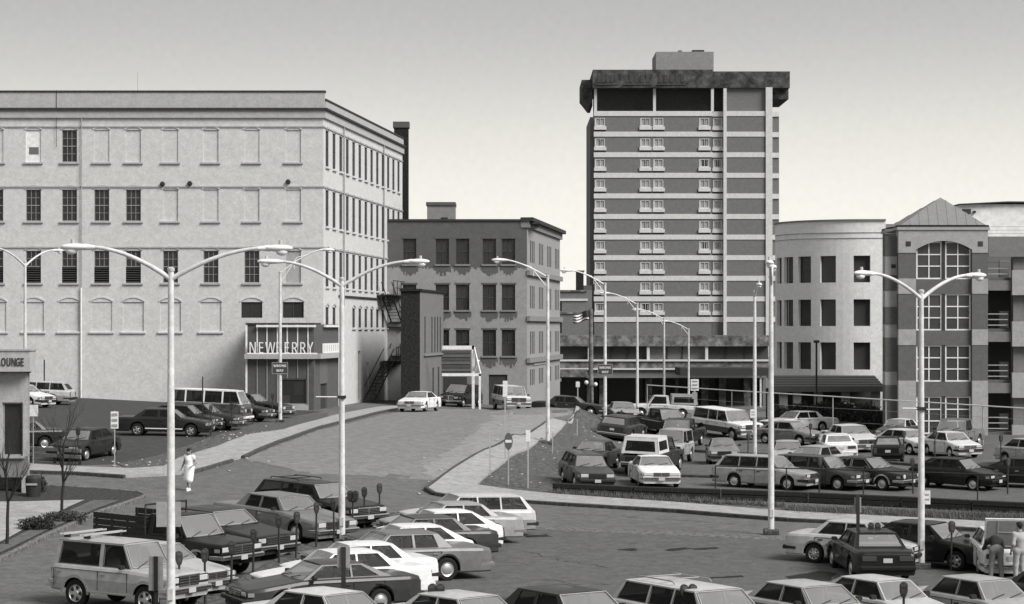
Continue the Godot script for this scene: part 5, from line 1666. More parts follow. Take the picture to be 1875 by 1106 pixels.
func furniture() -> void:
	# lamps
	street_lamp("tall white twin-arm street lamp in front of the parked two-door off-roader", -8.431, -54, 8.75, [[0, 2.30, 0.55], [180, 2.02, 0.58]])
	street_lamp("white twin-arm street lamp rising from the kerb strip between the facing car rows", -5.607, -72, 8.72, [[0, 2.18, 0.6], [180, 2.08, 0.6]])
	street_lamp("white twin-arm street lamp standing before the banded stair tower", 12.648, -67.5, 8.55, [[33, 2.05, 0.55], [213, 2.05, 0.55]])
	street_lamp("slim white lamp seen end-on at the street edge, base on the pale road strip", 9.087, -76.6, 9.0, [[82, 2.3, 0.45], [262, 2.3, 0.45]])
	street_lamp("white twin-arm lamp rising behind the roof sign of the corner building", -27.637, -124, 8.7, [[55, 2.2, 0.75], [235, 2.2, 0.75]])
	var wl := street_lamp("white single-arm lamp carrying a wrong-way plate in front of the storefront", -13.266, -125, 8.6, [[0, 2.4, 1.3]], true)
	street_lamp("white single-arm lamp on the sidewalk above the bank of the car park", 1.85, -113, 8.7, [[180, 2.2, 0.85]], true)
	var wr := street_lamp("white single-arm lamp with a wrong-way plate at the crest of the street", 5.754, -135, 8.5, [[180, 2.1, 0.85]], true)
	street_lamp("first white lamp beyond the crest, next to the flagpole", 9.18, -160, 8.6, [[180, 2.1, 0.8]], true)
	street_lamp("white lamp beyond the crest in front of the tower middle bays", 13.229, -190, 8.4, [[180, 2.1, 0.8]], true)
	street_lamp("farthest and smallest white lamp of the receding street row", 17.954, -222, 8.4, [[180, 2.1, 0.8]], true)
	street_lamp("white lamp with a small plate on its pole inside the right car park", 12.557, -113, 8.9, [[270, 1.6, 0.35]])
	for q in [[wl, 5.188], [wr, 4.901]]:
		var o: Node3D = q[0]
		var y: float = q[1] - o.position.y
		var pl := M.new()
		pl.bar(Vector3(0, y, 0.12), Vector3(0.92, 0.66, 0.03), 0.005)
		var pn := put(o, "wrong_way_plate", pl.mesh(), "sign_dark")
		var bd := M.new()
		for e in [[0.0, 0.315, 0.9, 0.03], [0.0, -0.315, 0.9, 0.03], [0.445, 0.0, 0.03, 0.6], [-0.445, 0.0, 0.03, 0.6]]:
			bd.box(Vector3(e[0], y + e[1], 0.138), Vector3(e[2], e[3], 0.006))
		put(pn, "plate_border", bd.mesh(), "sign_back")
		put(pn, "lettering", text_mesh("WRONG", 0.14, 0.008), "sign_white", Transform3D(Basis(), Vector3(0, y + 0.13, 0.14)))
		put(pn, "lettering", text_mesh("WAY", 0.14, 0.008), "sign_white", Transform3D(Basis(), Vector3(0, y - 0.14, 0.14)))
	# dark lamp by the office
	var dx: float = 20.906
	var dl := thing("path_lamp", "thin dark lamp post with square head before the curved office", "street lamp", Vector3(dx, g(dx, -150), -150))
	pbox(dl, "pole", Transform3D(), -0.06, 0.06, 0, 6.45 - g(dx, -150), -0.06, 0.06, "iron")
	pbox(dl, "lamp_head", Transform3D(), -0.18, 0.18, 6.45 - g(dx, -150), 6.638 - g(dx, -150), -0.18, 0.18, "iron")
	# banner rods on two lamps are small things of their own
	for q in [["short white banner rod clamped to the lamp on the kerb strip", -5.607, -72.0, 5.214, -0.85], ["short white banner rod clamped to the lamp before the stair tower", 12.648, -67.5, 5.002, -0.6]]:
		var o := thing("banner_rod", q[0], "bracket", Vector3(q[1], q[3], q[2]))
		var r := M.new()
		r.tube([Vector3(0, 0, 0.1), Vector3(q[4], 0.01, 0.1)], [0.025, 0.022], 6)
		put(o, "rod", r.mesh(), "white_steel")
		put(o, "clamp", boxmesh(Vector3(0.26, 0.1, 0.3)), "iron")
	# plates strapped to lamps
	for q in [["white no-parking plate strapped to the lamp before the stair tower", 12.688, -67.0, 2.308, 0.21, 0.42], ["small white plate strapped to the lamp inside the right car park", 12.422, -112.8, 3.073, 0.28, 0.44]]:
		var o := thing("parking_plate", q[0], "sign", Vector3(q[1], q[3], q[2] + 0.2))
		put(o, "plate", boxmesh(Vector3(q[4], q[5], 0.012)), "sign_white")
		for e in [0.08, -0.06]:
			put(o, "printed_line", boxmesh(Vector3(q[4] * 0.6, 0.05, 0.004)), "sign_back", Transform3D(Basis(), Vector3(0, e, 0.009)))
	# meters along the kerb strip, near to far
	var ord := ["first", "second", "third", "fourth", "fifth", "sixth", "seventh", "eighth", "ninth", "tenth", "eleventh"]
	var ms := [-8.586, -56.535, -8.031, -57.208, -7.617, -59.215, -7.401, -62.391, -7.069, -66.302, -6.665, -67.405, -6.302, -70.32, -5.823, -71.563, -5.435, -74.322, -5.114, -75.619, -4.667, -76.975]
	for i in 11:
		meter("%s parking meter from the near end of the left kerb strip" % ord[i], ms[i * 2], ms[i * 2 + 1], i == 8)
	var m2 := [10.978, -66.284, 13.445, -66.931, 9.162, -51.075, 4.104, -50.281, -1.718, -49.964]
	var l2 := ["twin-headed parking meter behind the dark sedan seen from the rear", "parking meter beside the dark sedan next to the open boot", "parking meter in front of the pale hatchback at the bottom edge", "twin-headed meter in front of the pale station wagon roof", "twin-headed meter before the low pale car roof at bottom centre"]
	for i in 5:
		meter(l2[i], m2[i * 2], m2[i * 2 + 1], i in [0, 3, 4])
	var m3 := [13.094, -93.114, 17.029, -92.736, 21.066, -92.854, 16.863, -123.651, 12.621, -116.994, 22.38, -115.583, 24.545, -109.761, 20.623, -114.973]
	var l3 := ["parking meter before the dark wagon at the retaining wall", "parking meter just left of the lamp before the stair tower", "parking meter by the dark sedan at the right picture edge", "parking meter in front of the grey hatchback facing right", "parking meter beside the lamp inside the right car park", "parking meter before the white hatchback near the stair tower", "lone parking meter near the parking garage wall", "parking meter behind the black hatchback seen from the rear"]
	for i in 8:
		meter(l3[i], m3[i * 2], m3[i * 2 + 1])
	var m4 := [-19.177, -96.55, -15.323, -111.133, -14.681, -114.357, -14.565, -122.523, -14.253, -129.718]
	var l4 := ["parking meter in front of the small dark hatchback on the left lot", "parking meter before the dark sedan with the white stripe", "parking meter before the white-roofed bus", "parking meter behind the bus, next in line", "parking meter nearest the storefront"]
	for i in 5:
		meter(l4[i], m4[i * 2], m4[i * 2 + 1])
	# signs
	sign_post("sign_back_panel", "wide grey sign panel seen from behind at the near lamp", -9.035, -57.5, 2.75, [[2.4, 0.64, 0.66, "sign_back", 1.0]], 4, "iron", 0.05)
	sign_post("kerb_sign", "grey sign plate on a black post right of the off-roader, seen edge-on", -8.877, -54.5, 1.6, [[1.2, 0.36, 0.86, "sign_back", 1.0], [1.2, 0.1, 0.86, "iron", 1.6]], 0, "iron", 0.05)
	sign_post("kerb_sign", "grey sign plate on a black post in front of the dark coupe", -4.088, -53, 2.05, [[1.8, 0.31, 0.52, "sign_back", -1.0]], 0, "iron", 0.055)
	sign_post("kerb_sign", "grey plate on a black post in front of the pale sedan at the right", 10.453, -66, 2.4, [[2.1, 0.2, 0.46, "sign_back", -1.0]], 0, "iron", 0.05)
	var dn := sign_post("do_not_enter_sign", "round no-entry sign with a white bar on the bank", -0.154, -94.928, 2.2, [], 0)
	var ds := M.new()
	ds.lathe([Vector2(0.001, 0.012), Vector2(0.36, 0.012), Vector2(0.37, 0), Vector2(0.001, -0.01)], Transform3D(Basis(Vector3(0.5, 0, 0), Vector3(0, 0, 1), Vector3(0, -1, 0)), Vector3(0, 1.95, 0.04)), 22)
	put(dn, "disc", ds.mesh(), "sign_red")
	put(dn, "bar", boxmesh(Vector3(0.27, 0.12, 0.008)), "sign_white", Transform3D(Basis(), Vector3(0, 1.95, 0.06)))
	sign_post("small_sign", "small pale plate on a thin post right of the no-entry sign", 0.694, -94.15, 2.55, [[2.3, 0.2, 0.5, "sign_white", 1.0]])
	sign_post("bare_post", "bare wooden stake on the sidewalk corner", -0.987, -97.514, 2.0, [], 0, "galvanised", 0.03)
	sign_post("tall_sign_post", "tall thin post with a small white plate at the sidewalk bend", -0.322, -102.905, 3.75, [[3.45, 0.22, 0.75, "sign_white", 1.0]], 0, "galvanised", 0.035)
	sign_post("bare_post", "short stake beside the lamp on the bank", 2.049, -110.026, 1.1, [], 0, "galvanised", 0.025)
	sign_post("bare_post", "thin stake on the bank behind the dark wagon", 3.683, -123.27, 1.0, [], 0, "galvanised", 0.025)
	var ns := sign_post("lot_notice", "white printed notice on a thin stake beside the striped dark sedan", -16.816, -92.457, 2.5, [[2.1, 0.32, 0.72, "sign_white", 1.0]], 0, "galvanised", 0.02)
	for i in 3:
		put(ns, "printed_line", boxmesh(Vector3(0.24, 0.11, 0.006)), "sign_back", Transform3D(Basis(), Vector3(0, 2.33 - i * 0.23, 0.045)))
	sign_post("lot_notice", "white notice beside the corner building window", -20.817, -95, 2.6, [[2.35, 0.42, 0.5, "sign_white", 1.0]], 0, "galvanised", 0.02)
	sign_post("bare_post", "tall dark pipe standing among the cars before the bus", -16.004, -113, 2.9, [], 0, "iron", 0.03)
	sign_post("bare_post", "thin dark pole against the pale mill wall", -30.62, -143, 2.6, [], 0, "iron", 0.04)
	sign_post("street_sign", "pale square plate on a post in front of the hotel columns", 6.025, -200, 2.8, [[2.5, 0.36, 0.5, "sign_white", 1.0]], 0, "galvanised", 0.05)
	sign_post("street_sign", "small plate on a thin post left of the hotel columns", 4.433, -205, 3.2, [[2.9, 0.4, 0.3, "sign_back", 1.0]], 0, "galvanised", 0.05)
	var ts := sign_post("directory_sign", "pale printed panel on posts above the sedan beside the off-white van", 13.631, -163, 3.2, [[2.75, 0.60, 0.85, "sign_white", 1.0], [1.95, 0.38, 0.5, "sign_back", 1.0]], 0, "galvanised", 0.06)
	for i in 3:
		put(ts, "printed_line", boxmesh(Vector3(0.4, 0.1, 0.01)), "sign_back", Transform3D(Basis(), Vector3(0, 3.02 - i * 0.26, 0.07)))
	# bollards by the mill
	for q in [["dark bollard at the mill wall behind the pale wagon", -30.532], ["second dark bollard at the mill wall, right of the first", -30.131]]:
		var o := thing("bollard", q[0], "bollard", Vector3(q[1], g(q[1], -146), -146), 0, "mill wall bollards")
		var m := M.new()
		m.tube([Vector3(0, -0.1, 0), Vector3(0, 0.95, 0), Vector3(0, 1.0, 0)], [0.13, 0.13, 0.08], 10)
		put(o, "post", m.mesh(), "iron")
	# flag and pole, globe lamp in front of the hotel
	var fx: float = 7.767
	var f := thing("flagpole", "pale thick flagpole with a striped flag before the hotel", "flagpole", Vector3(fx, g(fx, -215), -215))
	var fh: float = 9.328 - g(fx, -215)
	var fm := M.new()
	fm.tube([Vector3.ZERO, Vector3(0, fh, 0)], [0.28, 0.2], 10)
	put(f, "pole", fm.mesh(), "stained_concrete")
	var grid := []
	for i in 13:
		var row := []
		for j in 8:
			var u := i / 12.0; var v := j / 7.0
			row.append(Vector3(-0.2 - u * 1.55, fh - 0.15 - v * 0.95 - u * 0.35 + 0.08 * sin(u * 7), 0.16 * sin(u * 9 + v)))
		grid.append(row)
	for s in 7:
		var sm := M.new()
		for i in 12:
			if s < 4 and i < 5: continue
			sm.quad(grid[i][s], grid[i + 1][s], grid[i + 1][s + 1], grid[i][s + 1])
		put(f, "flag_stripe", sm.mesh(), "flag_dark" if s % 2 == 0 else "cloth_white")
	var cn := M.new()
	for s in 4:
		for i in 5:
			cn.quad(grid[i][s], grid[i + 1][s], grid[i + 1][s + 1], grid[i][s + 1])
	put(f, "flag_canton", cn.mesh(), "flag_dark")
	var gx: float = 7.586
	var gl := thing("globe_lamp", "twin white globe lamp on the street before the hotel columns", "street lamp", Vector3(gx, g(gx, -210), -210))
	var gm := M.new()
	var gy: float = 2.093 - g(gx, -210)
	gm.tube([Vector3.ZERO, Vector3(0, gy - 0.2, 0)], [0.08, 0.06], 8)
	gm.tube([Vector3(-0.42, gy - 0.2, 0), Vector3(0.42, gy - 0.2, 0)], [0.04, 0.04], 6)
	put(gl, "pole", gm.mesh(), "iron")
	for s in [-0.44, 0.44]:
		var bm := M.new()
		bm.ball(Vector3(s, gy + 0.05 - s * 0.2, 0), Vector3(0.2, 0.2, 0.2), 12, 8)
		put(gl, "globe", bm.mesh(), "white_steel")
	# chain fence at the back of the right car park
	var fc := thing("chain_fence", "tall pipe-railed chain fence along the back of the right car park", "fence")
	var fp := [Vector3(9.9, 3.3, -160), Vector3(15.094, 3.188, -150), Vector3(17.1, 3.157, -146), Vector3(20.416, 3.122, -139), Vector3(22.931, 3.078, -134), Vector3(24.546, 3.046, -131), Vector3(27.384, 2.96, -127), Vector3(29.717, 2.9, -123.5), Vector3(32.175, 2.82, -120)]
	for i in fp.size():
		var p: Vector3 = fp[i]
		var m := M.new()
		m.tube([Vector3(p.x, g(p.x, p.z) - 0.1, p.z), p], [0.035, 0.035], 6)
		put(fc, "fence_post", m.mesh(), "galvanised")
		if i + 1 < fp.size():
			var q: Vector3 = fp[i + 1]
			var r := M.new()
			r.tube([p, q], [0.04, 0.04], 6)
			put(fc, "top_rail", r.mesh(), "white_steel")
			var w := M.new()
			var pb := Vector3(p.x, g(p.x, p.z) + 0.1, p.z); var qb := Vector3(q.x, g(q.x, q.z) + 0.1, q.z)
			for e in [0.0, 0.35, 0.7]:
				w.tube([p.lerp(pb, 1 - e), q.lerp(qb, 1 - e)], [0.008, 0.008], 3, false)
			put(fc, "wire", w.mesh(), "galvanised")
	# black pipe rail on the retaining wall
	var pr := thing("pipe_rail", "thin black pipe guard rail above the dark retaining wall", "rail")
	var rl := [8.731, -93.751, 11.636, -92.623, 14.761, -91.757, 17.098, -90.888, 19.185, -90.017, 21.455, -89.162]
	for i in 6:
		var a := Vector2(rl[i * 2], rl[i * 2 + 1])
		var m := M.new()
		m.tube([gv(a), gv(a, 1.12)], [0.03, 0.03], 6)
		put(pr, "post", m.mesh(), "iron")
		if i < 5:
			var b := Vector2(rl[i * 2 + 2], rl[i * 2 + 3])
			var t := M.new()
			t.tube([gv(a, 1.1), gv(b, 1.1)], [0.03, 0.03], 6)
			put(pr, "rail", t.mesh(), "iron")
	# timber-faced retaining wall
	var rw := thing("retaining_wall", "low dark timber retaining wall along the front of the right car park", "wall")
	var wl2 := [1.733, -93.023, 5.096, -91.613, 8.651, -90.471, 12.093, -89.166, 15.572, -87.423, 18.097, -85.918, 21.496, -84.091]
	for i in 6:
		var a := Vector2(wl2[i * 2], wl2[i * 2 + 1]); var b := Vector2(wl2[i * 2 + 2], wl2[i * 2 + 3])
		var n := maxi(1, int(a.distance_to(b) / 2.4))
		for k in n:
			for lv in 2:
				var p := gv(a.lerp(b, (k + 0.01) / n), 0.12 + lv * 0.22); var q := gv(a.lerp(b, (k + 0.99) / n), 0.12 + lv * 0.22)
				var d := (q - p).normalized()
				var sdv := d.cross(Vector3.UP).normalized()
				var t := M.new()
				t.bar(Vector3.ZERO, Vector3(p.distance_to(q), 0.21, 0.24), 0.025)
				put(rw, "timber", t.mesh(), "timber_dark", Transform3D(Basis(d, sdv.cross(d), sdv), (p + q) / 2 + Vector3(0, 0, rng.randf_range(-0.03, 0.03))))
	# wooden rail before the left lot
	var wr2 := thing("board_rail", "low weathered board rail in front of the small dark hatchback", "rail")
	var bl := [-21.33, -96.352, -18.703, -94.759]
	var ba := Vector2(bl[0], bl[1]); var bb := Vector2(bl[2], bl[3])
	for lv in [0.35, 0.62]:
		var p := gv(ba, lv); var q := gv(bb, lv)
		var d := (q - p).normalized(); var sdv := d.cross(Vector3.UP).normalized()
		var t := M.new()
		t.bar(Vector3.ZERO, Vector3(p.distance_to(q), 0.16, 0.05), 0.01)
		put(wr2, "board", t.mesh(), "stone_trim", Transform3D(Basis(d, sdv.cross(d), sdv), (p + q) / 2))
	for e in [0.03, 0.5, 0.97]:
		put(wr2, "post", boxmesh(Vector3(0.12, 0.95, 0.12)), "timber_dark", Transform3D(Basis(), gv(ba.lerp(bb, e), 0.36) - Vector3(0, 0, 0.09)))
	# litter bin at the corner building
	var tb := thing("litter_bin", "dark round litter bin beside the corner building", "bin", Vector3(-17.968, g(-17.968, -82), -82))
	var tm := M.new()
	tm.lathe([Vector2(0.001, 0), Vector2(0.26, 0), Vector2(0.3, 0.75), Vector2(0.3, 0.8), Vector2(0.22, 0.9), Vector2(0.001, 0.92)], Transform3D(), 16)
	put(tb, "drum", tm.mesh(), "iron")
	pbox(tb, "band", Transform3D(), -0.2, 0.2, 0.55, 0.62, 0.27, 0.32, "galvanised")

# ---------------------------------------------------------------- plants
func limb(m: M, p: Vector3, d: Vector3, len: float, r: float, depth: int) -> void:
	var path := [p]; var rad := [r]
	var q := p; var dd := d
	for i in 4:
		dd = (dd + Vector3(rng.randf_range(-0.14, 0.14), 0.08, rng.randf_range(-0.14, 0.14))).normalized()
		q += dd * len / 4
		path.append(q); rad.append(r * (1 - 0.16 * (i + 1)))
	m.tube(path, rad, 5, false)
	if depth > 0:
		for i in 4:
			var k := 1 + i % 4
			var s := (dd + Vector3(rng.randf_range(-1, 1), rng.randf_range(0.0, 0.5), rng.randf_range(-1, 1)) * 0.75).normalized()
			limb(m, path[k], s, len * rng.randf_range(0.5, 0.7), float(rad[k]) * 0.6, depth - 1)

func sapling(label: String, x: float, z: float, h: float) -> void:
	var o := thing("bare_sapling", label, "tree", Vector3(x, g(x, z), z), 0, "bare street saplings")
	var t := M.new()
	var path := [Vector3(0, -0.1, 0)]; var rad := [0.06]
	for i in 6:
		path.append(Vector3(rng.randf_range(-0.04, 0.04), h * 0.62 * (i + 1) / 6.0, rng.randf_range(-0.04, 0.04))); rad.append(0.055 - i * 0.004)
	t.tube(path, rad, 8)
	put(o, "trunk", t.mesh(), "bark")
	var c := M.new()
	for i in 9:
		var a := TAU * i / 9.0 * 2.4
		limb(c, path[3 + i % 4], Vector3(cos(a) * 0.55, 0.9, sin(a) * 0.55).normalized(), h * rng.randf_range(0.2, 0.34), 0.022, 2)
	put(o, "crown", c.mesh(), "bark")

func leaves(n: int, r: Vector3, size: float) -> Mesh:
	var m := M.new()
	for i in n:
		var d := Vector3(rng.randfn(), rng.randfn(), rng.randfn()).normalized()
		var rr := pow(rng.randf(), 0.35)
		var bump := 0.82 + 0.18 * sin(d.x * 7 + d.z * 5) * cos(d.y * 6)
		var p := d * r * rr * bump
		var a := Vector3(rng.randfn(), rng.randfn(), rng.randfn()).normalized() * size * rng.randf_range(0.6, 1.2)
		var b := a.cross(Vector3(rng.randfn(), rng.randfn(), rng.randfn())).normalized() * size * 0.5
		m.tri(p - a, p + b, p + a); m.tri(p - a, p + a, p - b)
	return m.mesh()

func shrub(called: String, label: String, x: float, z: float, r: Vector3, n: int, size: float, m: String, group := "") -> void:
	var o := thing(called, label, "shrub", Vector3(x, g(x, z), z), 0, group)
	put(o, "foliage", leaves(n, r, size), m, Transform3D(Basis(), Vector3(0, r.y * 0.85, 0)))
	var s := M.new()
	for i in 5:
		s.tube([Vector3(0, -0.05, 0), Vector3(rng.randf_range(-0.4, 0.4) * r.x, r.y * 1.1, rng.randf_range(-0.4, 0.4) * r.z)], [0.03, 0.012], 5, false)
	put(o, "stem", s.mesh(), "bark")

func plants() -> void:
	sapling("bare young tree in the planting strip left of the roof-barred off-roader", -15.583, -75.782, 4.4)
	sapling("bare young tree before the corner building window", -16.114, -69.645, 4.6)
	shrub("ground_shrub", "low dark spreading shrub on the planting strip", -15.965, -73.275, Vector3(0.75, 0.32, 0.5), 1500, 0.05, "leaf")
	shrub("ground_shrub", "low shrub at the foot of the bare young tree", -15.442, -75.371, Vector3(1.0, 0.28, 0.45), 1500, 0.05, "leaf_light")
	shrub("ground_shrub", "scrubby plant beside the litter bin", -18.076, -83.345, Vector3(0.4, 0.45, 0.4), 900, 0.05, "leaf")
	var hs := [[1.0, 0.9], [1.2, 1.1], [1.35, 1.2], [1.4, 1.25], [1.3, 1.15], [0.9, 0.95]]
	var hp := [19.021, -154.487, 20.026, -151.001, 21.243, -148.945, 22.462, -147.172, 23.657, -145.471, 24.322, -142.964]
	var hl := ["leftmost dark shrub below the curved office", "second dark shrub of the hedge below the office canopy", "dark bushy shrub in the middle of the office hedge", "tallest dark shrub of the office hedge", "dark shrub near the right end of the office hedge", "small dark shrub ending the office hedge at the stair tower"]
	for i in 6:
		shrub("hedge_shrub", hl[i], hp[i * 2], hp[i * 2 + 1], Vector3(hs[i][0], hs[i][1], 0.9), 2600, 0.085, "leaf", "office hedge shrubs")
	var rs := [6.406, 7.245, 8.559, 9.216]
	var rl := ["round dark clipped bush left of the white cargo pickup", "round dark clipped bush in front of the white pickup hood", "round dark clipped bush under the white pickup door", "small round bush behind the tail of the white pickup"]
	for i in 4:
		shrub("clipped_bush", rl[i], rs[i], -146, Vector3(0.5, 0.45, 0.5), 1500, 0.06, "leaf", "clipped bushes")
	# weeds along the retaining wall and on the bank
	var blade := M.new()
	for i in 7:
		var a := TAU * i / 7.0
		var d := Vector3(cos(a), 0, sin(a))
		var s := d.cross(Vector3.UP) * 0.015
		var hh := rng.randf_range(0.12, 0.28)
		blade.tri(d * 0.02 - s, d * 0.02 + s, d * 0.11 + Vector3(0, hh, 0))
	var tm := blade.mesh()
	var areas := [[10.769, -85.725, 19.744, -82.052, 1.1, 3200, "weed", "rough weeds growing at the foot of the retaining wall"], [1.676, -92.459, 10.973, -87.345, 0.5, 700, "weed", "thin weeds along the left part of the retaining wall"]]
	for q in areas:
		var mm := MultiMesh.new()
		mm.transform_format = MultiMesh.TRANSFORM_3D
		mm.mesh = tm
		mm.instance_count = q[5]
		for i in int(q[5]):
			var p := Vector2(q[0], q[1]).lerp(Vector2(q[2], q[3]), rng.randf()) + Vector2(0, rng.randfn() * q[4] * 0.5)
			mm.set_instance_transform(i, Transform3D(Basis(Vector3.UP, rng.randf() * TAU).scaled(Vector3.ONE * rng.randf_range(0.5, 1.3)), gv(p)))
		var o := MultiMeshInstance3D.new()
		o.name = numbered("weeds")
		o.multimesh = mm
		o.material_override = MATS[q[6]]
		o.set_meta("kind", "stuff"); o.set_meta("label", q[7]); o.set_meta("category", "weeds")
		add_child(o)
	# litter stones on the bank
	var lm := MultiMesh.new()
	lm.transform_format = MultiMesh.TRANSFORM_3D
	var st := M.new()
	st.ball(Vector3.ZERO, Vector3(0.1, 0.05, 0.08), 6, 4)
	lm.mesh = st.mesh()
	lm.instance_count = 260
	var ar := [-0.902, -96.214, 2.496, -107.941, 3.821, -124.759, -15.147, -95.038, -14.037, -110.633]
	for i in 260:
		var k := i % 5
		var p := Vector2(ar[k * 2], ar[k * 2 + 1]) + Vector2(rng.randfn() * 1.6, rng.randfn() * 3.0)
		lm.set_instance_transform(i, Transform3D(Basis(Vector3.UP, rng.randf() * TAU).scaled(Vector3.ONE * rng.randf_range(0.3, 1.0)), gv(p, 0.03)))
	var lo := MultiMeshInstance3D.new()
	lo.name = "rubble"
	lo.multimesh = lm
	lo.material_override = MATS["sill_stone"]
	lo.set_meta("kind", "stuff"); lo.set_meta("label", "loose stones scattered on the dirt verges"); lo.set_meta("category", "rubble")
	add_child(lo)

# ---------------------------------------------------------------- people
# bones are [a, b, radius at a, radius at b]; the joined field is meshed with surface nets
func skin_mesh(bones: Array, cell: float, k: float) -> Mesh:
	var lo := Vector3.INF; var hi := -Vector3.INF
	for b in bones:
		var r := Vector3.ONE * (maxf(b[2], b[3]) + k + cell * 2)
		lo = lo.min((b[0] as Vector3).min(b[1]) - r); hi = hi.max((b[0] as Vector3).max(b[1]) + r)
	var nx := int((hi.x - lo.x) / cell) + 2; var ny := int((hi.y - lo.y) / cell) + 2; var nz := int((hi.z - lo.z) / cell) + 2
	var f := PackedFloat32Array()
	f.resize(nx * ny * nz); f.fill(1.0)
	for b in bones:
		var A: Vector3 = b[0]; var B: Vector3 = b[1]
		var ra: float = b[2]; var rb: float = b[3]
		var r := Vector3.ONE * (maxf(ra, rb) + k + cell * 2)
		var l := ((A.min(B) - r - lo) / cell).floor(); var h := ((A.max(B) + r - lo) / cell).ceil()
		var ab := B - A
		var l2 := maxf(ab.length_squared(), 1e-9)
		for z in range(maxi(0, int(l.z)), mini(nz - 1, int(h.z)) + 1):
			for y in range(maxi(0, int(l.y)), mini(ny - 1, int(h.y)) + 1):
				var row := (z * ny + y) * nx
				for x in range(maxi(0, int(l.x)), mini(nx - 1, int(h.x)) + 1):
					var p := lo + Vector3(x, y, z) * cell
					var t := clampf((p - A).dot(ab) / l2, 0, 1)
					var d := p.distance_to(A + ab * t) - lerpf(ra, rb, t)
					var e := f[row + x]
					if e < 0.9:
						var hh := maxf(k - absf(d - e), 0.0) / k
						d = minf(d, e) - hh * hh * k * 0.25
					f[row + x] = d
	var st := SurfaceTool.new()
	st.begin(Mesh.PRIMITIVE_TRIANGLES)
	st.set_smooth_group(0)
	var idx := {}
	var vs := PackedVector3Array()
	for z in nz - 1:
		for y in ny - 1:
			for x in nx - 1:
				var o := (z * ny + y) * nx + x
				var m := 0
				var c := [f[o], f[o + 1], f[o + nx], f[o + nx + 1], f[o + nx * ny], f[o + nx * ny + 1], f[o + nx * ny + nx], f[o + nx * ny + nx + 1]]
				for i in 8:
					if c[i] < 0: m |= 1 << i
				if m == 0 or m == 255: continue
				var s := Vector3.ZERO; var n := 0
				for e in [[0, 1], [2, 3], [4, 5], [6, 7], [0, 2], [1, 3], [4, 6], [5, 7], [0, 4], [1, 5], [2, 6], [3, 7]]:
					var a: float = c[e[0]]; var b: float = c[e[1]]
					if (a < 0) != (b < 0):
						var t := a / (a - b)
						var pa := Vector3(e[0] & 1, (e[0] >> 1) & 1, e[0] >> 2); var pb := Vector3(e[1] & 1, (e[1] >> 1) & 1, e[1] >> 2)
						s += pa.lerp(pb, t); n += 1
				idx[o] = vs.size()
				vs.append(lo + (Vector3(x, y, z) + s / n) * cell)
	var steps := [1, nx, nx * ny]
	var tris := PackedInt32Array()
	for o in idx:
		for ax in 3:
			var e: int = o + steps[ax]
			if e >= f.size() or (f[o] < 0) == (f[e] < 0): continue
			var u: int = steps[(ax + 1) % 3]; var w: int = steps[(ax + 2) % 3]
			if not (idx.has(o - u) and idx.has(o - w) and idx.has(o - u - w)): continue
			var q := [idx[o], idx[o - u], idx[o - u - w], idx[o - w]]
			if f[o] < 0: q.reverse()
			for t in [0, 1, 2, 0, 2, 3]: tris.append(q[t])
	for v in vs: st.add_vertex(v)
	for t in tris: st.add_index(t)
	st.generate_normals()
	return st.commit()

func hand(bones: Array, wrist: Vector3, dir: Vector3, side: Vector3, curl: float) -> void:
	var d := dir.normalized()
	var pn := d.cross(side).normalized()
	var s := side.normalized()
	bones.append([wrist, wrist + d * 0.08, 0.024, 0.026])
	for i in 4:
		var b := wrist + d * 0.075 + s * (i - 1.5) * 0.02
		var L: float = [0.062, 0.075, 0.07, 0.054][i]
		var m := b + (d + pn * curl * 0.5).normalized() * L * 0.5
		bones.append([b, m, 0.009, 0.0085]); bones.append([m, m + (d + pn * curl * 1.6).normalized() * L * 0.5, 0.0085, 0.0075])
	var tb := wrist + d * 0.03 - s * 0.025
	var tm := tb + (d * 0.7 - s * 0.6 + pn * 0.3).normalized() * 0.035
	bones.append([tb, tm, 0.011, 0.01]); bones.append([tm, tm + (d + pn * 0.4).normalized() * 0.03, 0.0095, 0.008])

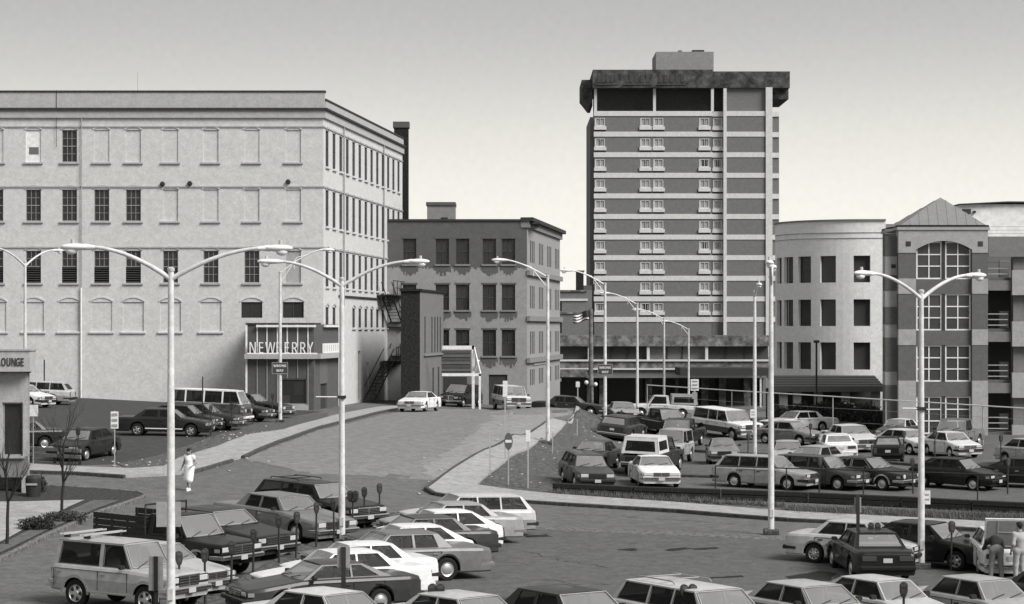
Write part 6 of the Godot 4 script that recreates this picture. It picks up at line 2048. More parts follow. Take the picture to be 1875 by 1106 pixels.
# J: joints by name, own +x forward, +z to the right
func person(label: String, x: float, z: float, heading: float, J: Dictionary, wear: Dictionary, lift := 0.0) -> void:
	var o := thing("person", label, "person")
	stand(o, x, z, heading)
	o.position.y += lift
	var body := []
	var hd: Vector3 = J.head
	var up: Vector3 = (hd - J.neck).normalized()
	var fw: Vector3 = J.get("look", Vector3(1, 0, 0))
	body.append([J.neck - up * 0.03, hd - up * 0.06, 0.055, 0.055])
	body.append([hd - up * 0.04 + fw * 0.015, hd + up * 0.05 - fw * 0.01, 0.075, 0.088])
	body.append([hd - up * 0.075 + fw * 0.045, hd - up * 0.06 + fw * 0.05, 0.04, 0.04])
	body.append([hd - up * 0.005 + fw * 0.085, hd - up * 0.03 + fw * 0.105, 0.010, 0.015])
	var rt := fw.cross(up).normalized()
	for s in [-1.0, 1.0]:
		body.append([hd - up * 0.02 + rt * s * 0.085, hd + up * 0.02 + rt * s * 0.088, 0.014, 0.016])
	body.append([J.pelvis, J.chest, 0.125, 0.14]); body.append([J.chest, J.neck, 0.13, 0.06])
	for s in ["l", "r"]:
		body.append([J.chest.lerp(J["sh_" + s], 0.6), J["sh_" + s], 0.08, 0.062])
		body.append([J["sh_" + s], J["el_" + s], 0.052, 0.04]); body.append([J["el_" + s], J["wr_" + s], 0.04, 0.027])
		body.append([J.pelvis.lerp(J["hp_" + s], 0.7), J["hp_" + s], 0.11, 0.1])
		body.append([J["hp_" + s], J["kn_" + s], 0.088, 0.058]); body.append([J["kn_" + s], J["an_" + s], 0.055, 0.038])
	var bm := put(o, "body", skin_mesh(body, 0.016, 0.045), "skin")
	for s in ["l", "r"]:
		var hb := []
		hand(hb, J["wr_" + s], J["wr_" + s] - J["el_" + s], Vector3(1, 0, 0.2 if s == "l" else -0.2), 0.6)
		put(bm, "hand", skin_mesh(hb, 0.006, 0.008), "skin")
		var an: Vector3 = J["an_" + s]
		put(bm, "shoe", skin_mesh([[an + Vector3(-0.05, -0.045, 0), an + Vector3(0.15, -0.06, 0), 0.045, 0.036], [an, an + Vector3(-0.03, -0.04, 0), 0.045, 0.04]], 0.012, 0.03), wear.shoe)
	var hr := []
	hr.append([hd + up * 0.045 - fw * 0.03, hd + up * 0.055 + fw * 0.005, 0.092, 0.088]); hr.append([hd - fw * 0.045, hd - up * wear.get("hair_len", 0.03) - fw * 0.055, 0.085, 0.055])
	put(bm, "hair", skin_mesh(hr, 0.012, 0.03), "hair")
	# clothes follow the same bones, a little wider
	var top := [[J.pelvis + (J.chest - J.pelvis) * 0.1, J.chest, 0.145, 0.155], [J.chest, J.chest.lerp(J.neck, 0.7), 0.15, 0.085]]
	for s in ["l", "r"]:
		top.append([J.chest.lerp(J["sh_" + s], 0.6), J["sh_" + s], 0.095, 0.074])
		var sl: float = wear.get("sleeve", 0.9)
		top.append([J["sh_" + s], J["sh_" + s].lerp(J["el_" + s], minf(1.0, sl * 2)), 0.068, 0.055])
		if sl > 0.5:
			top.append([J["el_" + s], J["el_" + s].lerp(J["wr_" + s], (sl - 0.5) * 2), 0.056, 0.042])
	put(bm, "shirt", skin_mesh(top, 0.016, 0.05), wear.top)
	var low := [[J.pelvis, J.pelvis + (J.chest - J.pelvis) * 0.2, 0.145, 0.14]]
	if wear.has("skirt"):
		var mid: Vector3 = (J.kn_l + J.kn_r) / 2
		for s in ["l", "r"]:
			low.append([J["hp_" + s], J["kn_" + s].lerp(mid, 0.25) + Vector3(0, -0.05, 0), 0.13, 0.145])
		low.append([J.pelvis, mid, 0.15, 0.15])
	else:
		for s in ["l", "r"]:
			low.append([J.pelvis.lerp(J["hp_" + s], 0.7), J["hp_" + s], 0.12, 0.115])
			low.append([J["hp_" + s], J["kn_" + s], 0.105, 0.078]); low.append([J["kn_" + s], J["an_" + s] + Vector3(0, 0.02, 0), 0.078, 0.062])
	put(bm, "skirt" if wear.has("skirt") else "trousers", skin_mesh(low, 0.016, 0.05), wear.low)

func v3(a: float, b: float, c: float) -> Vector3:
	return Vector3(a, b, c)

func people() -> void:
	person("person in a white summer outfit with dark hair walking across the street corner", -12.531, -84.74, -22, {
		"head": v3(0.03, 1.52, 0), "neck": v3(0.0, 1.38, 0), "chest": v3(0, 1.2, 0), "pelvis": v3(0, 0.93, 0), "look": v3(1, -0.1, 0.1).normalized(),
		"sh_l": v3(0, 1.32, -0.17), "el_l": v3(-0.05, 1.08, -0.25), "wr_l": v3(0.12, 0.98, -0.2), "sh_r": v3(0, 1.32, 0.17), "el_r": v3(-0.06, 1.07, 0.26), "wr_r": v3(0.02, 0.86, 0.32),
		"hp_l": v3(0, 0.9, -0.09), "kn_l": v3(0.12, 0.49, -0.1), "an_l": v3(0.18, 0.085, -0.11), "hp_r": v3(0, 0.9, 0.09), "kn_r": v3(0.0, 0.48, 0.11), "an_r": v3(-0.17, 0.1, 0.12)},
		{"top": "cloth_white", "low": "cloth_white", "shoe": "cloth_white", "skirt": true, "sleeve": 0.15, "hair_len": 0.08})
	person("person in dark jacket and grey trousers bending into the open boot", 14.298, -64.513, 178, {
		"head": v3(0.50, 1.13, 0), "neck": v3(0.42, 1.16, 0), "chest": v3(0.30, 1.18, 0), "pelvis": v3(0.0, 0.98, 0), "look": v3(0.6, -0.8, 0).normalized(),
		"sh_l": v3(0.36, 1.16, -0.2), "el_l": v3(0.42, 0.93, -0.29), "wr_l": v3(0.60, 0.82, -0.2), "sh_r": v3(0.36, 1.16, 0.2), "el_r": v3(0.42, 0.93, 0.29), "wr_r": v3(0.60, 0.82, 0.2),
		"hp_l": v3(0, 0.92, -0.1), "kn_l": v3(0.04, 0.5, -0.14), "an_l": v3(-0.02, 0.1, -0.16), "hp_r": v3(0, 0.92, 0.1), "kn_r": v3(0.04, 0.5, 0.14), "an_r": v3(-0.02, 0.1, 0.16)},
		{"top": "cloth_dark", "low": "cloth_mid", "shoe": "cloth_dark"})
	person("person in a light shirt standing at the right edge beside the open boot", 14.897, -64.175, 205, {
		"head": v3(0.02, 1.67, 0), "neck": v3(0.0, 1.52, 0), "chest": v3(0, 1.32, 0), "pelvis": v3(0, 1.0, 0), "look": v3(1, -0.2, 0).normalized(),
		"sh_l": v3(0, 1.45, -0.2), "el_l": v3(-0.05, 1.16, -0.26), "wr_l": v3(0.08, 0.93, -0.24), "sh_r": v3(0, 1.45, 0.2), "el_r": v3(-0.04, 1.16, 0.27), "wr_r": v3(0.1, 0.94, 0.26),
		"hp_l": v3(0, 0.95, -0.1), "kn_l": v3(0.03, 0.52, -0.11), "an_l": v3(0, 0.1, -0.12), "hp_r": v3(0, 0.95, 0.1), "kn_r": v3(0.02, 0.52, 0.12), "an_r": v3(-0.06, 0.1, 0.13)},
		{"top": "cloth_light", "low": "cloth_light", "shoe": "cloth_dark"})
	person("person in pale clothes stooping between the grey hatchback and the white car rear", 16.765, -118.795, 120, {
		"head": v3(0.30, 1.30, 0), "neck": v3(0.22, 1.24, 0), "chest": v3(0.16, 1.12, 0), "pelvis": v3(-0.02, 0.9, 0), "look": v3(0.9, -0.4, 0).normalized(),
		"sh_l": v3(0.2, 1.2, -0.19), "el_l": v3(0.26, 0.94, -0.24), "wr_l": v3(0.45, 0.85, -0.18), "sh_r": v3(0.2, 1.2, 0.19), "el_r": v3(0.26, 0.94, 0.24), "wr_r": v3(0.45, 0.85, 0.18),
		"hp_l": v3(0, 0.86, -0.1), "kn_l": v3(0.08, 0.48, -0.11), "an_l": v3(0, 0.1, -0.12), "hp_r": v3(0, 0.86, 0.1), "kn_r": v3(0.02, 0.48, 0.12), "an_r": v3(-0.12, 0.1, 0.13)},
		{"top": "cloth_light", "low": "cloth_light", "shoe": "cloth_dark"})

# ---------------------------------------------------------------- ground
func poly(a: Array) -> PackedVector2Array:
	var p := PackedVector2Array()
	for i in range(0, a.size(), 2):
		p.append(Vector2(a[i], a[i + 1]))
	return p

func ragged(p: PackedVector2Array, amount: float) -> PackedVector2Array:
	var a := PackedVector2Array()
	for i in p.size():
		var q := p[i]; var r := p[(i + 1) % p.size()]
		var n := maxi(1, int(q.distance_to(r) / 0.8))
		for k in n: a.append(q.lerp(r, float(k) / n) + Vector2(rng.randfn(), rng.randfn()) * amount * 0.5)
	return a

func pts(a: Array) -> Array:
	return Array(poly(a))

func ground() -> void:
	# one sheet from behind the viewer to the horizon, fine where it is seen
	var m := M.new()
	var xs := [-3000.0, -800.0, -250.0, -120.0]; var zs := []
	for i in GNX: xs.append(GX0 + i * GST)
	xs.append_array([140.0, 300.0, 900.0, 3000.0])
	zs.append_array([60.0, 10.0])
	for i in range(9): zs.append(-22.0 - i * 2.0)
	for i in range(1, GND): zs.append(-GD0 - i * GST)
	zs.append_array([-360.0, -450.0, -700.0, -1500.0, -4000.0])
	for j in zs.size() - 1:
		for i in xs.size() - 1:
			m.quad(Vector3(xs[i], g(xs[i], zs[j]), zs[j]), Vector3(xs[i], g(xs[i], zs[j + 1]), zs[j + 1]), Vector3(xs[i + 1], g(xs[i + 1], zs[j + 1]), zs[j + 1]), Vector3(xs[i + 1], g(xs[i + 1], zs[j]), zs[j]))
	structure("ground", m.mesh(), "asphalt")
	var ll := poly([-24.794, -93.785, -20.993, -94.616, -17.205, -95.252, -16.227, -98.718, -15.36, -104.579, -14.966, -111.377, -14.59, -117.305, -14.114, -129.045, -12.328, -141.91, -17.96, -147.366, -29.062, -147.616, -34.072, -145.375, -37.281, -141.017])
	structure("parking_lot_pavement", drape(ll, 0.012), "lot_asphalt")
	var lv := poly([-17.205, -95.252, -16.03, -91.929, -14.815, -92.958, -14.758, -97.171, -13.875, -103.064, -13.375, -111.575, -12.139, -116.302, -11.241, -133.23, -11.836, -140.281, -14.114, -129.045, -14.59, -117.305, -14.966, -111.377, -15.36, -104.579, -16.227, -98.718])
	structure("dirt_verge", drape(lv, 0.03), "dirt")
	var sw := structure("sidewalk", drape(poly([-14.297, -89.704, -13.334, -90.783, -13.028, -92.643, -12.078, -97.899, -11.433, -109.533, -10.061, -126.752, -7.781, -148.565, -7.703, -154.442, -8.997, -151.529, -10.977, -134.072, -12.139, -116.302, -13.375, -111.575, -13.875, -103.064, -14.758, -97.171, -14.815, -92.958]), 0.13, 0.2), "concrete_walk")
	kerb(sw, pts([-13.489, -90.302, -12.974, -92.426, -12.301, -96.007]), "kerb_dark")
	kerb(sw, pts([-12.02, -97.624, -11.388, -109.11, -10.008, -126.079, -7.706, -147.14]), "kerb_dark")
	var sw2 := structure("sidewalk", drape(poly([-23.841, -90.177, -20.148, -90.808, -17.984, -90.204, -15.733, -88.95, -14.297, -89.704, -14.815, -92.958, -16.03, -91.929, -18.779, -93.022, -20.929, -94.327, -24.724, -93.519]), 0.12, 0.2), "concrete_walk")
	kerb(sw2, pts([-23.348, -90.015, -20.093, -90.559, -17.937, -89.966, -15.739, -88.735]), "kerb_dark")
	# corner island
	var isl := structure("corner_island", drape(poly([-15.893, -60.116, -15.579, -66.471, -15.376, -71.726, -14.773, -78.009, -13.918, -81.693, -13.864, -82.585, -14.309, -83.498, -16.012, -84.55, -18.518, -85.386, -22.332, -84.47]), 0.11, 0.2), "lawn")
	kerb(isl, pts([-15.893, -60.116, -15.579, -66.471, -15.376, -71.726, -14.773, -78.009, -13.918, -81.693, -13.843, -82.586, -14.309, -83.498, -16.012, -84.55, -18.518, -85.386]), "kerb")
	structure("path", drape(poly([-20.997, -79.421, -18.045, -80.423, -15.864, -81.096, -16.018, -79.545, -16.334, -74.457, -16.41, -70.77, -16.75, -63.357]), 0.125), "concrete_walk")
	structure("path", drape(poly([-16.253, -61.478, -15.845, -67.605, -15.571, -72.634, -14.935, -78.863, -14.52, -80.949, -15.531, -80.942, -15.935, -77.028, -16.173, -72.079, -16.561, -62.643]), 0.128), "grey_lot")
	# right sidewalk round the corner and its kerb
	var sr := structure("sidewalk", drape(poly([-3.64, -92.45, -2.284, -100.956, -0.349, -111.785, 2.076, -126.764, 4.134, -134.988, 6.639, -169.698, 3.68, -132.01, 1.907, -116.465, -0.245, -102.953, -1.519, -94.219, 1.439, -92.079, 6.689, -88.447, 10.691, -85.101, 19.225, -79.894, 21.301, -78.711, 20.579, -76.044, 18.593, -77.269, 10.342, -82.323, 6.482, -85.709, 0.301, -89.332, -2.426, -90.271, -3.241, -90.981]), 0.13, 0.2), "concrete_walk")
	kerb(sr, pts([4.128, -134.805, 2.071, -126.465, -0.349, -111.582, -2.28, -100.769, -3.635, -92.309, -3.233, -90.761, -2.42, -90.052, 0.301, -89.069, 6.465, -85.489, 10.315, -82.106, 18.549, -77.088, 20.533, -75.873]), "kerb_dark")
	structure("bank", drape(poly([-1.519, -94.219, -0.245, -102.953, 1.907, -116.465, 3.68, -132.01, 6.569, -167.887, 7.047, -161.541, 4.869, -126.064, 3.212, -112.202, 2.314, -97.968, 1.726, -92.648, 1.439, -92.079]), 0.05), "dirt")
	structure("weedy_strip", drape(poly([1.722, -92.462, 6.783, -89.689, 11.05, -87.962, 15.35, -86.178, 21.237, -83.08, 21.301, -78.711, 19.225, -79.894, 10.691, -85.101, 6.689, -88.447, 1.439, -92.079]), 0.04), "dirt")
	structure("car_park_pavement", drape(poly([1.733, -93.023, 2.314, -97.968, 3.212, -112.202, 4.869, -126.064, 7.047, -161.541, 14.966, -165.139, 24.228, -146.279, 36.182, -133.699, 22.656, -83.717, 18.141, -86.128, 12.121, -89.373, 5.108, -91.825]), 0.014), "grey_lot")
	# low divider kerbs between the bays of the right car park
	var dv := thing("bay_divider", "long low concrete divider running across the right car park", "kerb")
	kerb(dv, pts([9.817, -125.659, 14.039, -121.416, 17.667, -113.525, 20.545, -107.779, 24.927, -103.593, 27.124, -102.115]), "kerb_dark", 0.16, 0.5)
	var dv2 := thing("bay_divider", "short low concrete divider behind the white sedan facing the wall", "kerb")
	kerb(dv2, pts([4.702, -103.064, 6.225, -102.686, 9.904, -100.932]), "kerb_dark", 0.14, 0.4)
	# the main street is worn paler than the cross street, most of all along its right side
	structure("road", drape(ragged(poly([-11.883, -97.107, -11.257, -107.849, -9.843, -124.009, -7.501, -143.213, -7.253, -150.708, -1.51, -161.043, 3.781, -134.419, 2.066, -126.167, -0.347, -111.179, -2.205, -100.816, -3.269, -95.097, -5.618, -94.611, -8.757, -92.794]), 0.22), 0.006), "worn_road")
	structure("worn_lane", drape(ragged(poly([3.441, -134.293, 2.062, -125.899, -0.347, -110.978, -2.201, -100.63, -3.143, -95.591, -4.038, -96.433, -3.491, -101.565, -2.431, -111.148, -1.766, -122.87, -1.28, -136.498]), 0.35), 0.011), "bleached_road")
	# thin cracks wandering over the near pavement
	for q in [[0.755, -71.059, 3.068, -67.253], [1.532, -84.535, 8.889, -80.356], [0.36, -63.97, 3.01, -62.546]]:
		var a := Vector2(q[0], q[1]); var b := Vector2(q[2], q[3])
		var up := PackedVector2Array(); var dn := PackedVector2Array()
		var nrm2 := (b - a).orthogonal().normalized()
		var wob := 0.0
		for i in 25:
			wob += rng.randfn() * 0.10
			var p := a.lerp(b, i / 24.0) + nrm2 * wob
			var wd := rng.randf_range(0.008, 0.03)
			up.append(p + nrm2 * wd); dn.append(p - nrm2 * wd)
		dn.reverse()
		up.append_array(dn)
		if Geometry2D.triangulate_polygon(up).size():
			structure("road_crack", drape(up, 0.015), "dark_patch")
	# pale worn strip and tar repairs on the near street
	structure("road_strip", drape(poly([0.348, -79.48, 5.126, -78.104, 9.007, -75.925, 13.16, -74.934, 19.302, -73.355, 19.055, -72.418, 12.983, -73.925, 8.869, -74.762, 5.036, -76.739, 0.343, -78.404]), 0.012), "road_line")
	structure("front_lot_pavement", drape(poly([0.343, -78.404, 5.036, -76.739, 8.869, -74.762, 12.983, -73.925, 19.055, -72.418, 13.323, -50.156, -2.924, -49.244, -2.721, -61.319, -0.697, -74.326]), 0.008), "lot_front")
	for q in [[3.468, -72.052, 4.035, -72.541, 4.117, -72.075, 3.984, -71.621], [5.018, -72.068, 5.677, -72.667, 6.015, -72.36, 5.148, -71.622], [5.979, -72.36, 6.873, -72.638, 6.867, -72.193, 5.99, -72.061], [5.893, -65.023, 6.93, -65.61, 6.953, -65.206, 5.933, -64.758], [8.215, -65.391, 9.386, -66.747, 9.812, -66.238, 9.376, -64.386, 8.244, -64.341], [0.427, -75.965, 1.197, -76.603, 1.376, -75.927, 0.519, -75.449]]:
		var a := PackedVector2Array()
		var base := poly(q)
		for i in base.size():
			var p := base[i]; var r := base[(i + 1) % base.size()]
			for k in 5: a.append(p.lerp(r, k / 5.0) + Vector2(rng.randfn(), rng.randfn()) * 0.04)
		if Geometry2D.triangulate_polygon(a).size():
			structure("tar_patch", drape(a, 0.016), "tar")
	# strip between the facing rows of cars
	var ks := structure("kerb_strip", drape(poly([-8.502, -53.344, -8.135, -60.543, -6.754, -70.086, -5.645, -75.893, -4.373, -80.416, -3.909, -79.98, -4.564, -76.863, -5.364, -72.119, -6.281, -66.55, -7.047, -60.295, -7.444, -53.406]), 0.10, 0.2), "front_strip")
	kerb(ks, pts([-8.502, -53.344, -8.135, -60.543, -6.754, -70.086, -5.645, -75.893, -4.373, -80.416, -3.909, -79.98, -4.564, -76.863, -5.364, -72.119, -6.281, -66.55, -7.047, -60.295, -7.444, -53.406]), "kerb_dark", 0.12, 0.14)

# ---------------------------------------------------------------- the vehicles in the photograph
func car(kind: String, x: float, z: float, heading: float, label: String, o: Dictionary, called := "parked_car", category := "car", group := "parked cars") -> void:
	# the given heading is as it looks from the deck; the line of sight turns it
	stand(make_car(called, kind, label, category, o, group), x, z, heading + rad_to_deg(atan2(-x, -z)))

func vehicles() -> void:
	var ga := "cars nosed up to the left kerb strip"
	car("suv", -10.008, -57.068, 48, "silver two-door off-roader with roof bars and dark tailgate wheel", {"c": 0.42, "low": 0.36, "bars2": true, "arch": "sign_back", "rim": "alloy", "spare": true, "bump": "chrome", "strip": "sign_back", "strip_y": 0.05, "pale_rear": false}, "off_roader", "off-roader", ga)
	car("sedan", -9.938, -60.276, 46, "pale grey sedan mostly hidden behind the silver off-roader", {"c": 0.45}, "parked_car", "car", ga)
	car("pickup", -9.989, -64.919, 46, "black pickup truck with dark stake-sided bed and bright grille", {"c": 0.009, "stakes": true, "wtrim": "chrome", "arch": "chrome", "strip": "chrome", "strip_y": 0.72, "rim": "steel"}, "pickup_truck", "pickup truck", ga)
	car("fullsize", -9.332, -69.19, 43, "dark car with chrome nose just behind the black pickup", {"c": 0.0225}, "parked_car", "car", ga)
	car("fullsize", -7.744, -73.842, 41, "large grey sedan behind the white lamp on the strip", {"c": 0.2, "surround": "chrome", "rim": "cap", "pale_rear": false}, "parked_car", "car", ga)
	car("bigwagon", -6.877, -77.375, 41, "dark station wagon with black roof rack beyond the grey sedan", {"c": 0.0158, "rack": true}, "station_wagon", "station wagon", ga)
	var gb := "cars parked in the row right of the kerb strip"
	car("coupe", -4.896, -56.679, -68, "dark coupe with bright trim round its side windows", {"c": 0.045, "trim": true, "bump": "body", "front_plate": false}, "parked_car", "car", gb)
	car("sedan", -4.645, -58.897, -68, "white sedan next beyond the dark coupe", {"c": 0.8, "bump": "body", "strip": "rubber", "strip_y": 0.3, "pale_rear": false}, "parked_car", "car", gb)
	car("compact", -4.31, -61.03, -68, "white notchback, second white car beyond the dark coupe", {"c": 0.8, "bump": "rubber"}, "parked_car", "car", gb)
	car("fullsize", -3.434, -63.738, -68, "mid-grey long-tailed sedan with round rear window corner", {"c": 0.16, "rim": "cap", "bump": "chrome"}, "parked_car", "car", gb)
	car("hatch", -3.255, -66.254, -68, "white hatchback beyond the mid-grey long-tailed sedan", {"c": 0.78, "bump": "rubber"}, "parked_car", "car", gb)
	car("sedan", -2.915, -68.791, -68, "charcoal sedan between two white hatchbacks", {"c": 0.051, "bump": "rubber"}, "parked_car", "car", gb)
	car("hatch", -2.403, -70.935, -68, "white hatchback with dark tail panel beyond the charcoal sedan", {"c": 0.82, "bump": "rubber", "pale_rear": false}, "parked_car", "car", gb)
	car("sedan", -2.103, -73.484, -68, "light grey sedan third from the far end of its row", {"c": 0.33}, "parked_car", "car", gb)
	car("wagon", -1.604, -75.913, -68, "pale station wagon at the far end of the row by the street", {"c": 0.55, "bump": "rubber", "low": 0.3}, "station_wagon", "station wagon", gb)
	var gc := "cars cut off by the bottom edge"
	car("sedan", -4.169, -50.005, 42, "pale car roof at the bottom edge below the dark coupe", {"c": 0.6}, "parked_car", "car", gc)
	car("sedan", -1.085, -49.584, 42, "pale car roof at the bottom edge behind the twin meter", {"c": 0.5}, "parked_car", "car", gc)
	car("fullsize", 1.314, -50.293, 38, "dark sedan cut by the edge at bottom centre", {"c": 0.0225}, "parked_car", "car", gc)
	car("bigwagon", 4.463, -50.64, 38, "pale station wagon with roof rails at the bottom edge", {"c": 0.55, "rack": true, "rack_m": "sign_back", "pale_rear": false}, "station_wagon", "station wagon", gc)
	car("sedan", 7.117, -52.284, 40, "light sedan at the bottom edge right of the wagon", {"c": 0.42}, "parked_car", "car", gc)
	car("hatch", 9.12, -53.607, 42, "pale hatchback behind the bottom parking meter", {"c": 0.5, "bump": "rubber"}, "parked_car", "car", gc)
	car("compact", 11.555, -53.84, 42, "light grey compact at the bottom right corner", {"c": 0.38, "bump": "rubber"}, "parked_car", "car", gc)
	car("sedan", 14.243, -55.716, 44, "dark car just entering the bottom right corner", {"c": 0.048}, "parked_car", "car", gc)
	var gd := "cars parked round the lamp before the stair tower"
	car("compact", 10.878, -68.792, 68, "light sedan with black bumper left of the white lamp", {"c": 0.5, "bump": "rubber", "rim": "steel"}, "parked_car", "car", gd)
	car("sedan", 10.845, -66.278, 193, "dark sedan seen from the rear with a white licence plate", {"c": 0.018, "bump": "body"}, "parked_car", "car", gd)
	car("sedan", 12.955, -68.499, 64, "black sedan with pale bonnet behind the white lamp", {"c": 0.0135, "rim": "alloy", "bump": "rubber"}, "parked_car", "car", gd)
	car("sedan", 14.991, -67.036, 188, "white car seen from the rear with its boot lid raised", {"c": 0.78, "boot": true, "bump": "chrome"}, "parked_car", "car", gd)
	car("sedan", 17.553, -71.101, 240, "white sedan cut by the right edge behind the open boot", {"c": 0.82}, "parked_car", "car", gd)
	var ge := "cars in the right car park"
	car("wagon", 3.256, -96.109, 12, "dark wagon with square headlights facing the wall at its left end", {"c": 0.06, "bump": "rubber", "bars": false, "surround": "chrome"}, "station_wagon", "station wagon", ge)
	car("coupe", 6.3, -97.115, 8, "white two-door sedan facing the wall with split dark grille", {"c": 0.85, "lampw": 0.40, "surround": "chrome", "pale_rear": false}, "parked_car", "car", ge)
	car("wagon", 11.15, -95.602, 62, "silver station wagon behind the slim white lamp", {"c": 0.36, "bump": "rubber", "rim": "cap"}, "station_wagon", "station wagon", ge)
	car("wagon", 13.448, -95.631, 58, "dark wagon with pale windscreen pillar right of the silver wagon", {"c": 0.054, "bump": "chrome"}, "station_wagon", "station wagon", ge)
	car("sedan", 15.416, -95.678, 58, "black boxy sedan with bright window pillars at the wall", {"c": 0.018, "trim": true, "arch": "chrome", "round": true}, "parked_car", "car", ge)
	car("hatch", 19.456, -95.549, 62, "black five-door hatchback at the wall right of the lamp", {"c": 0.018, "bump": "body", "rim": "cap"}, "parked_car", "car", ge)
	car("coupe", 22.72, -96.221, 78, "black coupe cut by the right edge at the wall", {"c": 0.0135, "rim": "alloy"}, "parked_car", "car", ge)
	car("compact", 3.983, -104.471, -15, "dark compact with pale windscreen behind the dark wagon", {"c": 0.048}, "parked_car", "car", ge)
	car("pickup", 6.681, -103.786, 166, "dark pickup with a white camper shell seen from behind", {"c": 0.027, "shell": 0.7}, "pickup_truck", "pickup truck", ge)
	car("suv", 8.549, -116.913, -12, "pale off-roader facing forward behind the camper shell", {"c": 0.42, "round": true, "pale_rear": false}, "off_roader", "off-roader", ge)
	car("pickup", 9.863, -127.467, -14, "dark pickup with pale windscreen behind the pale off-roader", {"c": 0.0158}, "pickup_truck", "pickup truck", ge)
	car("bigwagon", 6.618, -132.03, 166, "dark station wagon seen from behind with white plate", {"c": 0.042}, "station_wagon", "station wagon", ge)
	car("pickup", 9.472, -139.04, 35, "dark pickup with a pale side stripe facing right", {"c": 0.0225, "strip": "chrome", "strip_y": 0.8}, "pickup_truck", "pickup truck", ge)
	car("pickup", 11.43, -165.359, -86, "off-white pickup with a long grey camper shell seen side-on", {"c": 0.62, "low": 0.36, "shell": 0.34}, "pickup_truck", "pickup truck", ge)
	car("fullsize", 14.349, -157.463, 168, "pale sedan seen from behind, partly hidden by the white utility wagon", {"c": 0.4}, "parked_car", "car", ge)
	car("suburban", 13.698, -139.594, 36, "white utility wagon with a dark side panel and wide grille", {"c": 0.85, "low": 0.10, "bump": "chrome", "pale_rear": false}, "utility_wagon", "utility wagon", ge)
	car("compact", 11.14, -115.588, 3, "mid-grey compact facing forward alone in its bay", {"c": 0.26, "bump": "rubber", "bars": false}, "parked_car", "car", ge)
	car("hatch", 16.28, -127.81, 55, "grey hatchback with pale bonnet facing right", {"c": 0.22, "bump": "rubber"}, "parked_car", "car", ge)
	car("fullsize", 19.108, -145.726, -52, "long white sedan at the hedge facing left", {"c": 0.85, "pale_rear": false}, "parked_car", "car", ge)
	car("compact", 13.498, -107.021, 2, "silver compact half hidden by the silver station wagon", {"c": 0.42}, "parked_car", "car", ge)
	car("sedan", 14.246, -102.763, -30, "pale sedan behind the dark wagon at the wall", {"c": 0.38}, "parked_car", "car", ge)
	car("sedan", 17.479, -117.409, 186, "white sedan seen from the rear with dark tail band", {"c": 0.8, "bump": "body"}, "parked_car", "car", ge)
	car("fullsize", 19.194, -123.734, 20, "cream full-size car with wide split grille facing forward", {"c": 0.6, "surround": "chrome"}, "parked_car", "car", ge)
	car("hatch", 19.449, -112.993, 180, "black hatchback seen straight from the rear", {"c": 0.0135, "bump": "body"}, "parked_car", "car", ge)
	car("hatch", 21.737, -120.341, 40, "white-nosed hatchback behind the black hatchback", {"c": 0.66, "bump": "rubber"}, "parked_car", "car", ge)
	car("compact", 23.23, -130.967, -20, "dark compact with white-framed windscreen at the hedge end", {"c": 0.072, "rc": 0.7}, "parked_car", "car", ge)
	car("hatch", 23.583, -117.255, 30, "white hatchback with black bumper near the stair tower", {"c": 0.7, "bump": "rubber"}, "parked_car", "car", ge)
	car("pickup", 25.12, -123.362, -16, "grey pickup with bright windscreen frame below the stair tower", {"c": 0.16}, "pickup_truck", "pickup truck", ge)
	car("hatch", 26.238, -109.841, 45, "light hatchback cut by the right edge below the garage", {"c": 0.42, "rim": "steel"}, "parked_car", "car", ge)
	var gf := "cars on the left lot"
	car("sedan", -17.484, -110.048, 80, "dark sedan with a white stripe along its side", {"c": 0.0225, "strip": "sign_white", "strip_y": 0.22, "rim": "alloy", "bump": "body"}, "parked_car", "car", gf)
	car("hatch", -17.258, -114.384, 74, "dark hatchback behind the striped sedan", {"c": 0.0203, "pale_rear": true}, "parked_car", "car", gf)
	car("sedan", -16.706, -116.113, 74, "dark sedan between the hatchback and the bus", {"c": 0.027}, "parked_car", "car", gf)
	car("bus", -16.785, -120.865, 72, "old van with white upper half and dark lower body", {"c": 0.084, "rc": 0.86, "round": true, "bars": false, "bump": "sign_white"}, "camper_bus", "van", gf)
	car("wagon", -16.097, -125.638, 68, "dark wagon with pale windscreen beyond the old van", {"c": 0.0203}, "station_wagon", "station wagon", gf)
	car("fullsize", -15.956, -131.459, 66, "dark full-size car with chrome nose nearest the storefront", {"c": 0.018, "surround": "chrome"}, "parked_car", "car", gf)
	car("hatch", -19.268, -98.496, -30, "small dark hatchback with square headlights facing the board rail", {"c": 0.027, "bump": "rubber", "bars": false}, "parked_car", "car", gf)
	car("compact", -23.237, -102.424, -78, "dark sedan tail showing past the corner building", {"c": 0.0225, "bump": "rubber"}, "parked_car", "car", gf)
	car("wagon", -29.9, -137.235, -105, "pale station wagon against the mill wall past the corner building", {"c": 0.5, "low": 0.3, "bump": "rubber", "pale_rear": false}, "station_wagon", "station wagon", gf)
	car("compact", -29.976, -133.3, 50, "white car nose beside the pale wagon at the mill wall", {"c": 0.78, "bump": "rubber"}, "parked_car", "car", gf)
	var gg := "vehicles on the street"
	car("coupe", -6.13, -144.668, -16, "white two-door car driving down the street past the fire escape", {"c": 0.85, "lampw": 0.42, "pale_rear": false, "surround": "chrome"}, "moving_car", "car", gg)
	car("minivan", -3.851, -163, -24, "dark minivan under the white portal frame", {"c": 0.0158, "pale_rear": false}, "minivan", "minivan", gg)
	car("compact", -5.051, -178, 40, "pale car half hidden behind the dark minivan", {"c": 0.6}, "parked_car", "car", gg)
	car("suburban", -0.1, -160, 12, "white utility truck with wide bumper at the crest of the street", {"c": 0.8, "low": 0.28, "bump": "chrome"}, "utility_truck", "utility truck", gg)
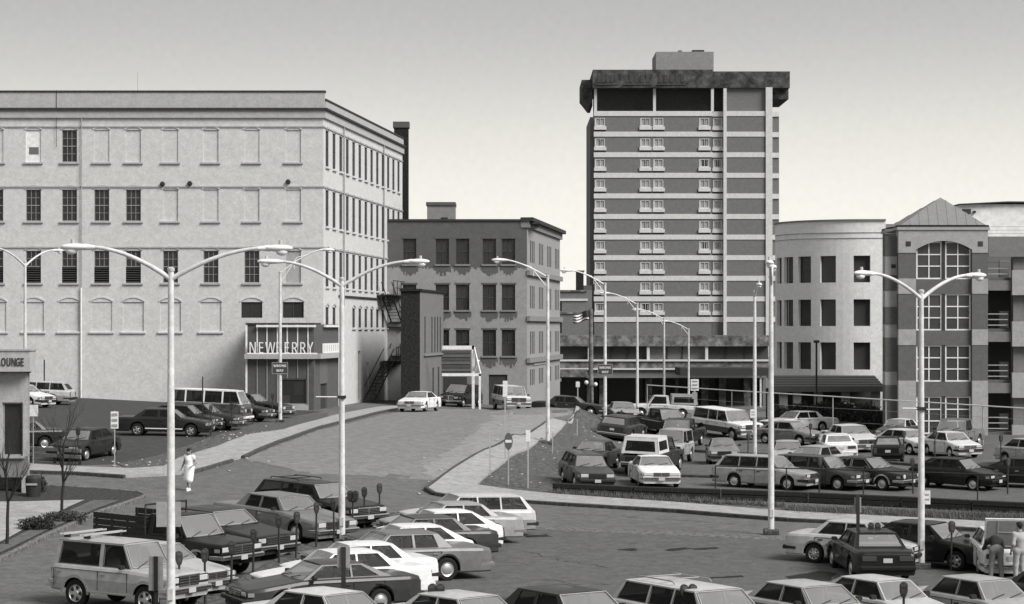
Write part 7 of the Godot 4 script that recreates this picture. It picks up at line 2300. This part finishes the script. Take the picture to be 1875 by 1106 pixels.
	car("fullsize", 4.22, -160, 80, "dark car half hidden beyond the crest by the warehouse corner", {"c": 0.027}, "parked_car", "car", gg)
	car("bigwagon", 4.875, -200, 88, "long white-roofed wagon before the hotel columns", {"c": 0.072}, "station_wagon", "station wagon", gg)
	car("fullsize", 7.959, -158, 6, "silver car facing forward between the two lamps at the crest", {"c": 0.36}, "parked_car", "car", gg)
	car("pickup", 23.503, -152, -88, "pale pickup seen side-on behind the office hedge", {"c": 0.5}, "pickup_truck", "pickup truck", gg)

# overcast: pale near the horizon, an even grey above, with faint mottling
func sky_image() -> Image:
	var w := 4096; var h := 2048
	var r0 := 840; var r1 := 1040      # rows from 16 degrees up to just under the horizon
	var n := FastNoiseLite.new()
	n.seed = 7; n.frequency = 0.42; n.fractal_octaves = 2; n.fractal_gain = 0.7
	var grain := n.get_seamless_image(w, r1 - r0).get_data()
	n.frequency = 0.006; n.fractal_octaves = 4; n.fractal_gain = 0.5
	var cloud := n.get_seamless_image(w, r1 - r0).get_data()
	var hi := Color(0.168, 0.168, 0.166)
	var band := PackedByteArray()
	band.resize(w * (r1 - r0) * 3)
	var at := 0
	for y in r1 - r0:
		var el := (0.5 - (y + r0 + 0.5) / h) * 180.0
		var c := Color(0.322, 0.315, 0.290).lerp(hi, smoothstep(2.2, 9.2, el)).linear_to_srgb()
		for x in w:
			var k := 255.0 * (0.975 + (grain[y * w + x] * 0.8 + cloud[y * w + x] * 0.2) * 0.0002)
			band[at] = int(c.r * k); band[at + 1] = int(c.g * k); band[at + 2] = int(c.b * k)
			at += 3
	var strip := Image.create_from_data(w, r1 - r0, false, Image.FORMAT_RGB8, band)
	var im := Image.create(w, h, false, Image.FORMAT_RGB8)
	im.fill(Color(0.34, 0.34, 0.335))
	for i in 17:                       # the same even grey cloud goes on up to the zenith
		im.blit_rect(strip, Rect2i(0, 0, w, 50), Vector2i(0, r0 - 50 * (i + 1)))
	im.blit_rect(strip, Rect2i(0, 0, w, r1 - r0), Vector2i(0, r0))
	return im

# ----------------------------------------------------------------
func _ready() -> void:
	rng.seed = 20240607
	# camera: level, long lens, the frame shifted up a little
	var cam := Camera3D.new()
	cam.projection = Camera3D.PROJECTION_FRUSTUM
	cam.near = 1.0
	cam.far = 6000.0
	cam.size = 0.2765
	cam.frustum_offset = Vector2(0, 0.01175)
	cam.position = Vector3(0, 7.5, 0)
	add_child(cam)
	cam.current = true
	# pale overcast sky, a veiled sun high on the right
	var env := Environment.new()
	env.background_mode = Environment.BG_SKY
	var sky := Sky.new()
	var pm := PanoramaSkyMaterial.new()
	pm.panorama = ImageTexture.create_from_image(sky_image())
	sky.sky_material = pm
	env.sky = sky
	env.tonemap_mode = Environment.TONE_MAPPER_LINEAR
	env.tonemap_exposure = 3.0
	env.sdfgi_enabled = true
	env.ssao_enabled = true
	env.ssil_enabled = true
	var we := WorldEnvironment.new()
	we.environment = env
	add_child(we)
	var sun := DirectionalLight3D.new()
	sun.light_energy = 0.5
	sun.light_angular_distance = 30.0
	sun.light_color = Color(1.0, 0.995, 0.98)
	sun.shadow_enabled = true
	add_child(sun)
	sun.look_at_from_position(Vector3(38, 42, 28), Vector3(0, 0, 0))
	make_materials()
	mat("lot_front", 0.18, 0.95, "road", 15.0, 0.3)
	mat("front_strip", 0.2, 0.95, "blotch", 5.0, 0.3)
	mat("worn_road", 0.325, 0.95, "road", 17.0, 0.3)
	mat("bleached_road", 0.41, 0.95, "road", 15.0, 0.3)
	mat("penthouse_concrete", 0.30, 0.95, "patch", 26.0)
	make_heights()
	ground()
	mill()
	storefront()
	fire_escape()
	brick_block()
	hotel()
	office()
	garage()
	lounge()
	furniture()
	plants()
	vehicles()
	people()
